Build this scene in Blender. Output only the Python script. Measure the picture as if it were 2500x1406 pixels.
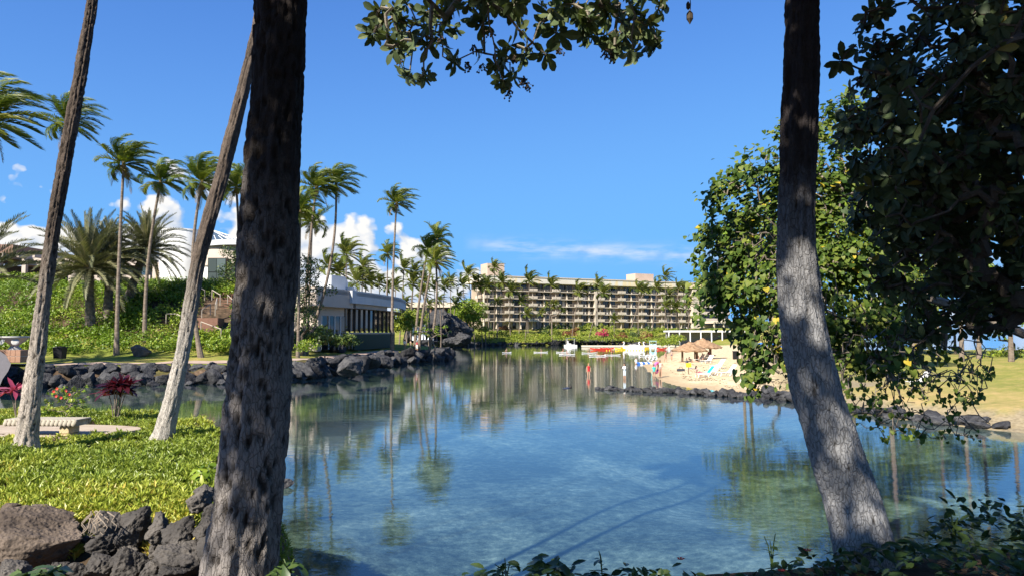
import bpy, math, random
import numpy as np
from mathutils import Vector, Matrix, Euler

random.seed(11)
RNG = np.random.default_rng(11)
scene = bpy.context.scene
for o in list(bpy.data.objects):
    bpy.data.objects.remove(o)

# ------------------------------------------------------------------ camera
F_PX, CAM_H, HORIZON = 1750.0, 4.65, 810.0
PITCH = math.atan((HORIZON - 703.0) / F_PX)
cam_data = bpy.data.cameras.new('camera')
cam_data.sensor_width = 36.0
cam_data.lens = 36.0 * F_PX / 2500.0
cam_data.clip_start = 0.05
cam_data.clip_end = 20000.0
camera = bpy.data.objects.new('camera', cam_data)
scene.collection.objects.link(camera)
camera.location = (0, 0, CAM_H)
camera.rotation_euler = (math.pi / 2 + PITCH, 0, 0)
scene.camera = camera

# ------------------------------------------------------------------ sun and sky
SUN_EL = math.radians(40)
SUN_H = Vector((-0.60, -0.80, 0)).normalized()
SUN = Vector((SUN_H.x * math.cos(SUN_EL), SUN_H.y * math.cos(SUN_EL), math.sin(SUN_EL)))
ld = bpy.data.lights.new('sun', 'SUN')
ld.energy = 5.0
ld.angle = math.radians(0.53)
ld.color = (1.0, 0.93, 0.82)
sun = bpy.data.objects.new('sun', ld)
scene.collection.objects.link(sun)
sun.rotation_euler = SUN.to_track_quat('Z', 'Y').to_euler()

world = bpy.data.worlds.new('World')
scene.world = world
world.use_nodes = True
wn, wl = world.node_tree.nodes, world.node_tree.links
wn.clear()


def wnode(t, **kw):
    n = wn.new(t)
    for k, v in kw.items():
        setattr(n, k, v)
    return n


def wmath(op, a, b=None, c=None, clamp=False):
    n = wn.new('ShaderNodeMath')
    n.operation = op
    n.use_clamp = clamp
    for i, v in enumerate((a, b, c)):
        if v is None:
            continue
        if isinstance(v, (int, float)):
            n.inputs[i].default_value = v
        else:
            wl.new(v, n.inputs[i])
    return n.outputs[0]


sky = wnode('ShaderNodeTexSky', sky_type='NISHITA')
sky.sun_disc = False
sky.sun_elevation = SUN_EL
sky.sun_rotation = math.atan2(SUN.x, SUN.y)
sky.altitude = 2500
sky.air_density = 1.0
sky.dust_density = 0.0
sky.ozone_density = 4.0
hsv = wnode('ShaderNodeHueSaturation')
hsv.inputs['Hue'].default_value = 0.511
hsv.inputs['Saturation'].default_value = 1.20
hsv.inputs['Value'].default_value = 1.0
wl.new(sky.outputs[0], hsv.inputs['Color'])
bg_sky = wnode('ShaderNodeBackground')
bg_sky.inputs['Strength'].default_value = 0.135
# one soft shoulder per channel over the whole sky, so that the bright horizon keeps its blue
srgb = wnode('ShaderNodeSeparateColor')
crgb = wnode('ShaderNodeCombineColor')
wl.new(hsv.outputs[0], srgb.inputs[0])
for _k, _a in enumerate((0.19, 0.54, 1.08)):
    _A = _a / (0.135 * 2 ** 1.1)
    _x = srgb.outputs[_k]
    _p = wmath('POWER', wmath('DIVIDE', _x, _A), 3.0)
    _y = wmath('DIVIDE', _x, wmath('POWER', wmath('ADD', _p, 1.0), 1 / 3.0))
    wl.new(_y, crgb.inputs[_k])
wl.new(crgb.outputs[0], bg_sky.inputs['Color'])
# clouds: cumulus bank low over the horizon and a thin streak of stratus
tc = wnode('ShaderNodeTexCoord')
sep = wnode('ShaderNodeSeparateXYZ')
wl.new(tc.outputs['Generated'], sep.inputs[0])
az = wmath('ARCTAN2', sep.outputs[0], sep.outputs[1])
el = wmath('ARCSINE', sep.outputs[2])
ramp = wnode('ShaderNodeValToRGB')
ramp.color_ramp.interpolation = 'B_SPLINE'
azn = wmath('MULTIPLY_ADD', az, 0.5, 0.5)
wl.new(azn, ramp.inputs[0])
cr = ramp.color_ramp
stops = [(0.0, .55), (.15, .6), (.19, .66), (.22, .60), (.245, .40), (.265, .78), (.285, .86), (.305, .74), (.325, .62),
         (.365, .76), (.385, .74), (.405, .50), (.425, .60), (.45, .56), (.470, .42), (.482, .06), (.50, 0.0), (.62, 0.0), (.8, .2), (1, .4)]
while len(cr.elements) > 1:
    cr.elements.remove(cr.elements[0])
cr.elements[0].position = stops[0][0]
cr.elements[0].color = (stops[0][1],) * 3 + (1,)
for p, v in stops[1:]:
    e = cr.elements.new(p)
    e.color = (v, v, v, 1)
comb = wnode('ShaderNodeCombineXYZ')
wl.new(az, comb.inputs[0])
wl.new(wmath('MULTIPLY', el, 1.25), comb.inputs[1])


def wadd(vec, off):
    n = wnode('ShaderNodeVectorMath')
    n.operation = 'ADD'
    wl.new(vec, n.inputs[0])
    n.inputs[1].default_value = off
    return n.outputs[0]


def wnoise(vec, scale, detail=8, rough=.55, w=0.0):
    n = wnode('ShaderNodeTexNoise')
    n.noise_dimensions = '2D'
    n.inputs['Scale'].default_value = scale
    n.inputs['Detail'].default_value = detail
    n.inputs['Roughness'].default_value = rough
    wl.new(wadd(vec, (w, w * 1.7, 0)), n.inputs['Vector'])
    return n.outputs[0]


envel = wmath('MULTIPLY', ramp.outputs[0], 0.225)


def puffs(vec):
    """billowing cloud field: broad noise plus rounded heads"""
    warp = wnode('ShaderNodeTexNoise', noise_dimensions='2D')
    warp.inputs['Scale'].default_value = 60
    warp.inputs['Detail'].default_value = 3
    wl.new(vec, warp.inputs['Vector'])
    wv = wnode('ShaderNodeVectorMath')
    wv.operation = 'MULTIPLY_ADD'
    wl.new(warp.outputs['Color'], wv.inputs[0])
    wv.inputs[1].default_value = (.012, .012, 0)
    wl.new(vec, wv.inputs[2])
    vo = wnode('ShaderNodeTexVoronoi', feature='SMOOTH_F1', voronoi_dimensions='2D')
    vo.inputs['Scale'].default_value = 17
    vo.inputs['Detail'].default_value = 2
    vo.inputs['Roughness'].default_value = .55
    vo.inputs['Smoothness'].default_value = .35
    wl.new(wv.outputs[0], vo.inputs['Vector'])
    heads = wmath('SUBTRACT', .42, vo.outputs['Distance'])
    broad = wmath('SUBTRACT', wnoise(vec, 9, 3, .5, 2.3), .5)
    return wmath('ADD', wmath('MULTIPLY', heads, 1.1), wmath('MULTIPLY', broad, 1.7))


na = puffs(comb.outputs[0])
nb = puffs(wadd(comb.outputs[0], (-.008, .011, 0)))
dens = wmath('MULTIPLY_ADD', wmath('SUBTRACT', envel, el), 11.0, na)
cmask = wmath('MULTIPLY', wmath('ADD', dens, 0.34), 4.0, clamp=True)
cmask = wmath('MULTIPLY', cmask, wmath('MULTIPLY', wmath('SUBTRACT', ramp.outputs[0], .05), 8, clamp=True))
cmask = wmath('MULTIPLY', cmask, wmath('MULTIPLY_ADD', el, 9.0, .45, clamp=True))
shade = wmath('MULTIPLY_ADD', wmath('SUBTRACT', na, nb), 1.5, 0.55, clamp=True)
shade = wmath('MULTIPLY', shade, wmath('MULTIPLY_ADD', el, 3.0, .62, clamp=True), clamp=True)
ccol = wnode('ShaderNodeMix', data_type='RGBA')
ccol.inputs['A'].default_value = (.50, .62, .82, 1)
ccol.inputs['B'].default_value = (1.0, .99, .97, 1)
wl.new(wmath('MULTIPLY_ADD', shade, 1.35, .06, clamp=True), ccol.inputs['Factor'])
# stratus streak
scomb = wnode('ShaderNodeCombineXYZ')
wl.new(az, scomb.inputs[0])
wl.new(wmath('MULTIPLY', el, 6.0), scomb.inputs[1])
sn = wnoise(scomb.outputs[0], 9, 5, .6, 7.7)
line = wmath('MULTIPLY_ADD', az, -0.062, 0.118)
dl = wmath('DIVIDE', wmath('SUBTRACT', el, line), 0.0115)
band = wmath('EXPONENT', wmath('MULTIPLY', wmath('MULTIPLY', dl, dl), -1.0))
smask = wmath('MULTIPLY', band, wmath('MULTIPLY', wmath('SUBTRACT', sn, .36), 3.2, clamp=True))
smask = wmath('MULTIPLY', smask, wmath('MULTIPLY', wmath('ADD', az, .07), 14, clamp=True))
smask = wmath('MULTIPLY', smask, 0.55)
mask = wmath('MAXIMUM', cmask, smask)
bg_c = wnode('ShaderNodeBackground')
bg_c.inputs['Strength'].default_value = 0.47
wl.new(ccol.outputs[2], bg_c.inputs['Color'])
mixs = wnode('ShaderNodeMixShader')
wl.new(mask, mixs.inputs[0])
wl.new(bg_sky.outputs[0], mixs.inputs[1])
wl.new(bg_c.outputs[0], mixs.inputs[2])
wout = wnode('ShaderNodeOutputWorld')
wl.new(mixs.outputs[0], wout.inputs[0])

world.cycles.sampling_method = 'MANUAL'
world.cycles.sample_map_resolution = 256
scene.view_settings.view_transform = 'Standard'
scene.view_settings.look = 'None'
scene.view_settings.exposure = 1.1
scene.view_settings.gamma = 1.0
scene.view_settings.use_curve_mapping = False
scene.cycles.max_bounces = 6
scene.cycles.diffuse_bounces = 3
scene.cycles.glossy_bounces = 3
scene.cycles.transmission_bounces = 4
scene.cycles.transparent_max_bounces = 8
scene.cycles.caustics_reflective = False
scene.cycles.caustics_refractive = False

# ------------------------------------------------------------------ measuring helpers
CF = Vector((0, math.cos(PITCH), math.sin(PITCH)))
CU = Vector((0, -math.sin(PITCH), math.cos(PITCH)))


def ray(px, py):
    d = CF + Vector((1, 0, 0)) * ((px - 1250) / F_PX) + CU * ((703 - py) / F_PX)
    return d


def P(px, py, depth):
    """world point at ground distance `depth` (y) seen at photo position px, py"""
    d = ray(px, py)
    return Vector((0, 0, CAM_H)) + d * (depth / d.y)


def G(px, py, z=0.0):
    d = ray(px, py)
    t = (z - CAM_H) / d.z
    p = Vector((0, 0, CAM_H)) + d * t
    return (p.x, p.y)


def PX(px, depth):
    return (px - 1250) / F_PX * depth * math.cos(PITCH) if False else P(px, 810, depth).x


# ------------------------------------------------------------------ mesh helpers
def npmesh(name, V, F, smooth=False, attrs=None):
    V = np.ascontiguousarray(V, dtype=np.float32)
    F = np.ascontiguousarray(F, dtype=np.int32)
    me = bpy.data.meshes.new(name)
    k = F.shape[1]
    me.vertices.add(len(V))
    me.vertices.foreach_set('co', V.ravel())
    me.loops.add(F.size)
    me.loops.foreach_set('vertex_index', F.ravel())
    me.polygons.add(len(F))
    me.polygons.foreach_set('loop_start', np.arange(0, F.size, k, dtype=np.int32))
    me.polygons.foreach_set('use_smooth', np.full(len(F), bool(smooth)))
    me.update(calc_edges=True)
    if attrs:
        for an, arr in attrs.items():
            a = me.attributes.new(an, 'FLOAT', 'POINT')
            a.data.foreach_set('value', np.ascontiguousarray(arr, dtype=np.float32))
    return me


def link(name, data, parent=None, loc=None, rot=None, scale=None, mat=None):
    o = bpy.data.objects.new(name, data)
    scene.collection.objects.link(o)
    if parent is not None:
        o.parent = parent
    if loc is not None:
        o.location = loc
    if rot is not None:
        o.rotation_euler = rot
    if scale is not None:
        o.scale = (scale,) * 3 if isinstance(scale, (int, float)) else scale
    if mat is not None and data is not None and not data.materials:
        data.materials.append(mat)
    return o


def tag(o, label=None, cat=None, group=None, kind=None):
    if label:
        o['label'] = label
    if cat:
        o['category'] = cat
    if group:
        o['group'] = group
    if kind:
        o['kind'] = kind
    return o


def thing(name, label, cat, loc=(0, 0, 0), rz=0.0, group=None):
    o = link(name, None, loc=loc, rot=(0, 0, rz))
    o.empty_display_size = .2
    return tag(o, label, cat, group)


class MB:
    """collects faces; build() links them as one mesh object"""

    def __init__(self):
        self.V, self.F = [], []

    def add(self, V, F):
        o = len(self.V)
        self.V.extend([tuple(v) for v in V])
        self.F.extend([tuple(i + o for i in f) for f in F])
        return self

    def box(self, x0, x1, y0, y1, z0, z1, m=None):
        V = [Vector((x, y, z)) for z in (z0, z1) for y in (y0, y1) for x in (x0, x1)]
        if m is not None:
            V = [m @ v for v in V]
        return self.add(V, [(0, 2, 3, 1), (4, 5, 7, 6), (0, 1, 5, 4), (2, 6, 7, 3), (0, 4, 6, 2), (1, 3, 7, 5)])

    def tube(self, pts, rad, n=8, caps=True, squash=None):
        pts = [Vector(p) for p in pts]
        if isinstance(rad, (int, float)):
            rad = [rad] * len(pts)
        V, F = [], []
        t0 = (pts[1] - pts[0]).normalized()
        ref = Vector((0, 0, 1)) if abs(t0.z) < .9 else Vector((1, 0, 0))
        a = t0.cross(ref).normalized()
        for i, p in enumerate(pts):
            t = (pts[min(i + 1, len(pts) - 1)] - pts[max(i - 1, 0)]).normalized()
            a = (a - t * a.dot(t)).normalized()
            b = t.cross(a)
            for k in range(n):
                th = 2 * math.pi * k / n
                V.append(p + (a * math.cos(th) + b * math.sin(th)) * rad[i])
        for i in range(len(pts) - 1):
            for k in range(n):
                k2 = (k + 1) % n
                F.append((i * n + k, i * n + k2, (i + 1) * n + k2, (i + 1) * n + k))
        if caps:
            F.append(tuple(range(n - 1, -1, -1)))
            F.append(tuple((len(pts) - 1) * n + k for k in range(n)))
        return self.add(V, F)

    def lathe(self, prof, n=20, c=(0, 0, 0), cap=True):
        V, F = [], []
        for r, z in prof:
            for k in range(n):
                th = 2 * math.pi * k / n
                V.append((c[0] + r * math.cos(th), c[1] + r * math.sin(th), c[2] + z))
        for i in range(len(prof) - 1):
            for k in range(n):
                k2 = (k + 1) % n
                F.append((i * n + k, i * n + k2, (i + 1) * n + k2, (i + 1) * n + k))
        if cap:
            F.append(tuple(range(n - 1, -1, -1)))
            F.append(tuple((len(prof) - 1) * n + k for k in range(n)))
        return self.add(V, F)

    def prism(self, poly, z0, z1):
        n = len(poly)
        V = [(x, y, z0) for x, y in poly] + [(x, y, z1) for x, y in poly]
        F = [tuple(range(n - 1, -1, -1)), tuple(range(n, 2 * n))]
        F += [(k, (k + 1) % n, n + (k + 1) % n, n + k) for k in range(n)]
        return self.add(V, F)

    def strip(self, pts, z0, z1, thick):
        """a wall of some thickness standing on an open plan polyline"""
        pts = [Vector((p[0], p[1], 0)) for p in pts]
        N = []
        for i in range(len(pts)):
            t = (pts[min(i + 1, len(pts) - 1)] - pts[max(i - 1, 0)]).normalized()
            N.append(Vector((-t.y, t.x, 0)))
        V, F = [], []
        for p, q in zip(pts, N):
            b = p + q * thick
            V += [(p.x, p.y, z0), (p.x, p.y, z1), (b.x, b.y, z1), (b.x, b.y, z0)]
        for i in range(len(pts) - 1):
            for k in range(4):
                k2 = (k + 1) % 4
                F.append((i * 4 + k, (i + 1) * 4 + k, (i + 1) * 4 + k2, i * 4 + k2))
        F += [(0, 1, 2, 3), tuple((len(pts) - 1) * 4 + k for k in (3, 2, 1, 0))]
        return self.add(V, F)

    def mesh(self, name, mat, smooth=False):
        me = bpy.data.meshes.new(name)
        me.from_pydata(self.V, [], self.F)
        if smooth:
            me.polygons.foreach_set('use_smooth', [True] * len(me.polygons))
        me.update()
        if smooth:
            me.set_sharp_from_angle(angle=math.radians(38))
        if mat:
            me.materials.append(mat)
        return me

    def build(self, name, mat, parent=None, smooth=False, bevel=0.0, **kw):
        o = link(name, self.mesh(name, mat, smooth), parent, **kw)
        if bevel:
            b = o.modifiers.new('bevel', 'BEVEL')
            b.width = bevel
            b.segments = 2
            b.limit_method = 'ANGLE'
        return o


# ------------------------------------------------------------------ noise
def _hash(ix, iy, iz):
    h = (ix.astype(np.int64) * 374761393 + iy.astype(np.int64) * 668265263 + iz.astype(np.int64) * 1274126177) & 0xffffffff
    h = ((h ^ (h >> 13)) * 1274126177) & 0xffffffff
    h = ((h ^ (h >> 16)) * 2246822519) & 0xffffffff
    return ((h ^ (h >> 15)) & 0xffffff) / float(0xffffff)


def vnoise(p):
    p = np.asarray(p, dtype=np.float64)
    i = np.floor(p).astype(np.int64)
    f = p - i
    f = f * f * f * (f * (f * 6 - 15) + 10)
    r = 0
    for dx in (0, 1):
        for dy in (0, 1):
            for dz in (0, 1):
                w = (f[:, 0] if dx else 1 - f[:, 0]) * (f[:, 1] if dy else 1 - f[:, 1]) * (f[:, 2] if dz else 1 - f[:, 2])
                r = r + w * _hash(i[:, 0] + dx, i[:, 1] + dy, i[:, 2] + dz)
    return r * 2 - 1


def fbm(p, octaves=4, gain=.5, lac=2.03):
    a, s, r = 1.0, 1.0, 0
    for k in range(octaves):
        r = r + a * vnoise(np.asarray(p) * s + 17.3 * k)
        a *= gain
        s *= lac
    return r


def sstep(a, b, x):
    t = np.clip((x - a) / (b - a), 0, 1)
    return t * t * (3 - 2 * t)

# ------------------------------------------------------------------ materials
def _mat(name):
    m = bpy.data.materials.new(name)
    m.use_nodes = True
    nt = m.node_tree
    nt.nodes.clear()
    out = nt.nodes.new('ShaderNodeOutputMaterial')
    return m, nt, out


def _n(nt, t, **kw):
    n = nt.nodes.new(t)
    for k, v in kw.items():
        if k.startswith('i_'):
            n.inputs[k[2:].replace('_', ' ')].default_value = v
        else:
            setattr(n, k, v)
    return n


def _ramp(nt, stops, fac=None, interp='LINEAR'):
    r = nt.nodes.new('ShaderNodeValToRGB')
    r.color_ramp.interpolation = interp
    e = r.color_ramp.elements
    while len(e) > 1:
        e.remove(e[0])
    e[0].position = stops[0][0]
    e[0].color = tuple(stops[0][1]) + (1,)
    for p, c in stops[1:]:
        k = e.new(p)
        k.color = tuple(c) + (1,)
    if fac is not None:
        nt.links.new(fac, r.inputs[0])
    return r.outputs[0]


def _m(nt, op, a, b=None, c=None, clamp=False):
    n = nt.nodes.new('ShaderNodeMath')
    n.operation = op
    n.use_clamp = clamp
    for i, v in enumerate((a, b, c)):
        if v is None:
            continue
        if isinstance(v, (int, float)):
            n.inputs[i].default_value = v
        else:
            nt.links.new(v, n.inputs[i])
    return n.outputs[0]


def _mix(nt, fac, a, b, mode='MIX'):
    n = nt.nodes.new('ShaderNodeMix')
    n.data_type = 'RGBA'
    n.blend_type = mode
    for s, v in (('Factor', fac), ('A', a), ('B', b)):
        if isinstance(v, (int, float)):
            n.inputs[s].default_value = v
        elif isinstance(v, tuple):
            n.inputs[s].default_value = v + (1,) if len(v) == 3 else v
        else:
            nt.links.new(v, n.inputs[s])
    return n.outputs[2]


def _coords(nt, kind='Object', scale=(1, 1, 1)):
    if kind == 'World':
        src = _n(nt, 'ShaderNodeNewGeometry').outputs['Position']
    else:
        src = _n(nt, 'ShaderNodeTexCoord').outputs[kind]
    mp = _n(nt, 'ShaderNodeMapping')
    mp.inputs['Scale'].default_value = scale
    nt.links.new(src, mp.inputs['Vector'])
    return mp.outputs[0]


def _noise(nt, vec, scale, detail=5, rough=.6, dist=0.0):
    n = _n(nt, 'ShaderNodeTexNoise')
    n.inputs['Scale'].default_value = scale
    n.inputs['Detail'].default_value = detail
    n.inputs['Roughness'].default_value = rough
    n.inputs['Distortion'].default_value = dist
    nt.links.new(vec, n.inputs['Vector'])
    return n.outputs[0]


def surf(name, stops, scale=3.0, rough=.7, bump=.15, bscale=None, stretch=(1, 1, 1), coord='Object', spec=.3, detail=6, rnd=0.0, metallic=0.0):
    """noise-coloured surface with fine relief"""
    m, nt, out = _mat(name)
    v = _coords(nt, coord, stretch)
    f = _noise(nt, v, scale, detail)
    if rnd:
        oi = _n(nt, 'ShaderNodeObjectInfo').outputs['Random']
        f = _m(nt, 'ADD', f, _m(nt, 'MULTIPLY', _m(nt, 'SUBTRACT', oi, .5), rnd))
    col = _ramp(nt, stops, f)
    b = _n(nt, 'ShaderNodeBsdfPrincipled')
    b.inputs['Roughness'].default_value = rough
    b.inputs['Specular IOR Level'].default_value = spec
    b.inputs['Metallic'].default_value = metallic
    nt.links.new(col, b.inputs['Base Color'])
    if bump:
        bf = _noise(nt, v, bscale or scale * 6, 5)
        bn = _n(nt, 'ShaderNodeBump')
        bn.inputs['Strength'].default_value = bump
        bn.inputs['Distance'].default_value = .05
        nt.links.new(bf, bn.inputs['Height'])
        nt.links.new(bn.outputs[0], b.inputs['Normal'])
    nt.links.new(b.outputs[0], out.inputs[0])
    return m


def plain(name, c, rough=.6, var=.12, scale=4, bump=.05, **kw):
    c = np.array(c)
    return surf(name, [(.3, tuple(c * (1 - var))), (.7, tuple(np.minimum(c * (1 + var), .9)))], scale, rough, bump, **kw)


def leafmat(name, stops, trans=.25, rough=.42, spec=.35, tint=(1.0, 1.1, .5)):
    """stops over a random number per leaf (attribute var plus object random)"""
    m, nt, out = _mat(name)
    at = _n(nt, 'ShaderNodeAttribute', attribute_name='var').outputs['Fac']
    oi = _n(nt, 'ShaderNodeObjectInfo').outputs['Random']
    f = _m(nt, 'ADD', at, _m(nt, 'MULTIPLY', oi, _m(nt, 'LESS_THAN', at, 1e-6)))
    col = _ramp(nt, stops, f)
    v = _coords(nt, 'Object')
    fine = _noise(nt, v, 14, 3)
    col = _mix(nt, .35, col, _ramp(nt, [(.3, (.55, .55, .5)), (.7, (1.3, 1.3, 1.2))], fine), 'MULTIPLY')
    b = _n(nt, 'ShaderNodeBsdfPrincipled')
    b.inputs['Roughness'].default_value = rough
    b.inputs['Specular IOR Level'].default_value = spec
    nt.links.new(col, b.inputs['Base Color'])
    tr = _n(nt, 'ShaderNodeBsdfTranslucent')
    nt.links.new(_mix(nt, 1.0, col, tint, 'MULTIPLY'), tr.inputs['Color'])
    mx = _n(nt, 'ShaderNodeMixShader')
    mx.inputs[0].default_value = trans
    nt.links.new(b.outputs[0], mx.inputs[1])
    nt.links.new(tr.outputs[0], mx.inputs[2])
    nt.links.new(mx.outputs[0], out.inputs[0])
    return m


def barkmat(name, dark, light, z0, z1, ring=0.0, fiss=1.0):
    """palm bark: paler, lichen-bleached foot, darker stem; scars from the attribute scar"""
    m, nt, out = _mat(name)
    v = _coords(nt, 'Object', (1, 1, 1))
    sp = _n(nt, 'ShaderNodeSeparateXYZ')
    nt.links.new(_n(nt, 'ShaderNodeTexCoord').outputs['Object'], sp.inputs[0])
    n1 = _noise(nt, _coords(nt, 'Object', (1, 1, .6)), 9, 9, .72)
    hz = _m(nt, 'DIVIDE', _m(nt, 'SUBTRACT', sp.outputs[2], z0), z1 - z0)
    hz = _m(nt, 'ADD', hz, _m(nt, 'MULTIPLY', _m(nt, 'SUBTRACT', n1, .5), 1.5), clamp=True)
    lo = _ramp(nt, [(.25, tuple(np.array(light) * .55)), (.5, light), (.75, tuple(np.array(light) * 1.25))], n1)
    hi = _ramp(nt, [(.25, tuple(np.array(dark) * .5)), (.55, dark), (.8, tuple(np.array(dark) * 1.7))], n1)
    col = _mix(nt, hz, lo, hi)
    sc = _n(nt, 'ShaderNodeAttribute', attribute_name='scar').outputs['Fac']
    col = _mix(nt, sc, col, (.022, .017, .013))
    crk = _n(nt, 'ShaderNodeTexVoronoi', feature='DISTANCE_TO_EDGE')
    crk.inputs['Scale'].default_value = 34
    wv = _n(nt, 'ShaderNodeVectorMath', operation='MULTIPLY_ADD')
    nzz = _n(nt, 'ShaderNodeTexNoise')
    nzz.inputs['Scale'].default_value = 14
    nt.links.new(v, nzz.inputs['Vector'])
    nt.links.new(nzz.outputs['Color'], wv.inputs[0])
    wv.inputs[1].default_value = (.05, .05, .05)
    nt.links.new(_coords(nt, 'Object', (1.3, 1.3, .38)), wv.inputs[2])
    nt.links.new(wv.outputs[0], crk.inputs['Vector'])
    ck = _m(nt, 'MULTIPLY', crk.outputs['Distance'], 9, clamp=True)
    col = _mix(nt, _m(nt, 'MULTIPLY', _m(nt, 'SUBTRACT', 1.0, ck), .55), col, (.03, .025, .02))
    b = _n(nt, 'ShaderNodeBsdfPrincipled')
    b.inputs['Roughness'].default_value = .85
    b.inputs['Specular IOR Level'].default_value = .15
    nt.links.new(col, b.inputs['Base Color'])
    hgt = _m(nt, 'ADD', _m(nt, 'MULTIPLY', ck, .4), _noise(nt, v, 60, 5, .7))
    bn = _n(nt, 'ShaderNodeBump')
    bn.inputs['Strength'].default_value = .8 * fiss
    bn.inputs['Distance'].default_value = .016
    nt.links.new(hgt, bn.inputs['Height'])
    nt.links.new(bn.outputs[0], b.inputs['Normal'])
    nt.links.new(b.outputs[0], out.inputs[0])
    return m


def lavamat(name, c0, c1, c2, vs=26):
    m, nt, out = _mat(name)
    v = _coords(nt, 'World')
    n1 = _noise(nt, v, 2.2, 7, .65)
    oi = _n(nt, 'ShaderNodeObjectInfo').outputs['Random']
    col = _ramp(nt, [(.3, c0), (.52, c1), (.72, c2)], _m(nt, 'ADD', n1, _m(nt, 'MULTIPLY', _m(nt, 'SUBTRACT', oi, .5), .22)))
    vo = _n(nt, 'ShaderNodeTexVoronoi')
    vo.inputs['Scale'].default_value = vs
    nt.links.new(v, vo.inputs['Vector'])
    hole = _m(nt, 'MULTIPLY', vo.outputs['Distance'], 1.6, clamp=True)
    b = _n(nt, 'ShaderNodeBsdfPrincipled')
    b.inputs['Roughness'].default_value = .9
    b.inputs['Specular IOR Level'].default_value = .2
    nt.links.new(col, b.inputs['Base Color'])
    h = _m(nt, 'ADD', _m(nt, 'MULTIPLY', hole, .5), _noise(nt, v, vs * .5, 8, .7))
    bn = _n(nt, 'ShaderNodeBump')
    bn.inputs['Strength'].default_value = .8
    bn.inputs['Distance'].default_value = .9 / vs
    nt.links.new(h, bn.inputs['Height'])
    nt.links.new(bn.outputs[0], b.inputs['Normal'])
    nt.links.new(b.outputs[0], out.inputs[0])
    return m


def glassmat(name, c=(.012, .016, .018), rough=.04):
    m, nt, out = _mat(name)
    b = _n(nt, 'ShaderNodeBsdfPrincipled')
    oi = _n(nt, 'ShaderNodeObjectInfo').outputs['Random']
    nt.links.new(_ramp(nt, [(0, tuple(np.array(c) * .5)), (1, tuple(np.array(c) * 2.2))], oi), b.inputs['Base Color'])
    b.inputs['Roughness'].default_value = rough
    b.inputs['Specular IOR Level'].default_value = .6
    bn = _n(nt, 'ShaderNodeBump')
    bn.inputs['Strength'].default_value = .03
    nt.links.new(_noise(nt, _coords(nt, 'Object'), .8, 2), bn.inputs['Height'])
    nt.links.new(bn.outputs[0], b.inputs['Normal'])
    nt.links.new(b.outputs[0], out.inputs[0])
    return m


MT = {}
MT['lava'] = lavamat('lava_rock', (.020, .020, .022), (.048, .048, .051), (.10, .098, .096), 9)
MT['lava_near'] = lavamat('lava_rock_near', (.028, .026, .025), (.075, .068, .062), (.155, .138, .12), 34)
MT['brown_rock'] = lavamat('brown_rock', (.05, .038, .030), (.135, .105, .082), (.22, .17, .13), 30)
MT['coco_leaf'] = leafmat('coconut_leaf', [(0, (.065, .10, .018)), (.45, (.135, .18, .028)), (.8, (.25, .26, .04)), (.95, (.38, .34, .06)), (1, (.36, .28, .07))], .4, .42)
MT['coco_far'] = leafmat('coconut_leaf_far', [(0, (.065, .095, .022)), (.5, (.13, .16, .03)), (.85, (.22, .22, .045)), (1, (.30, .25, .06))], .35, .5)
MT['date_leaf'] = leafmat('date_leaf', [(0, (.085, .095, .05)), (.5, (.16, .165, .085)), (.85, (.25, .235, .12)), (1, (.36, .30, .16))], .15, .5)
MT['dry_leaf'] = leafmat('dry_leaf', [(0, (.14, .10, .05)), (1, (.28, .21, .11))], .15, .7)
MT['rachis'] = plain('frond_stem', (.17, .15, .05), .5)
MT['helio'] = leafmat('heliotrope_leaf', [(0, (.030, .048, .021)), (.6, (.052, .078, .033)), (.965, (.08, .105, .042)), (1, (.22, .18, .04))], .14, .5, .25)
MT['helio_sun'] = leafmat('heliotrope_leaf_sunlit', [(0, (.055, .08, .034)), (.6, (.10, .135, .058)), (.965, (.15, .18, .075)), (1, (.3, .25, .06))], .2, .5, .25)  # lighter copy of the heliotrope leaf, the bough's sunlight put into its colour
MT['hau'] = leafmat('hibiscus_leaf', [(0, (.03, .065, .011)), (.5, (.08, .13, .021)), (.82, (.15, .195, .034)), (.98, (.20, .23, .045)), (.985, (.48, .36, .03)), (1, (.55, .42, .05))], .34, .5, .2)
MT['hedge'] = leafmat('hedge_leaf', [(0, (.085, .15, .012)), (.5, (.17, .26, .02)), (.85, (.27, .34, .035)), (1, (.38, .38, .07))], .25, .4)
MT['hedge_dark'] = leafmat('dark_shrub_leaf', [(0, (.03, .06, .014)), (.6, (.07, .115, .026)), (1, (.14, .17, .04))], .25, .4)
MT['hedge_far'] = leafmat('far_hedge_leaf', [(0, (.12, .18, .018)), (.5, (.22, .28, .028)), (1, (.34, .36, .05))], .25, .5)
MT['succ'] = leafmat('succulent_leaf', [(0, (.13, .195, .03)), (.5, (.26, .32, .042)), (.85, (.38, .415, .064)), (.97, (.50, .47, .085)), (1, (.50, .40, .08))], .22, .4)
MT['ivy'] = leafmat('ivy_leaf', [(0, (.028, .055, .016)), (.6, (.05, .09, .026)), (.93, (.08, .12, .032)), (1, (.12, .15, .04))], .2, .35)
MT['ti_red'] = leafmat('red_ti_leaf', [(0, (.035, .007, .010)), (.7, (.07, .011, .018)), (1, (.13, .02, .03))], .3, .35, tint=(1.3, .5, .6))
MT['ti_pink'] = leafmat('pink_ti_leaf', [(0, (.30, .05, .10)), (.7, (.45, .10, .16)), (1, (.55, .2, .25))], .3, .4, tint=(1.2, .6, .7))
MT['croton'] = leafmat('croton_leaf', [(0, (.10, .035, .02)), (.5, (.2, .07, .03)), (1, (.28, .16, .05))], .2, .5, tint=(1.2, .7, .5))
MT['flower_red'] = plain('red_petal', (.62, .06, .04), .6)
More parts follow.
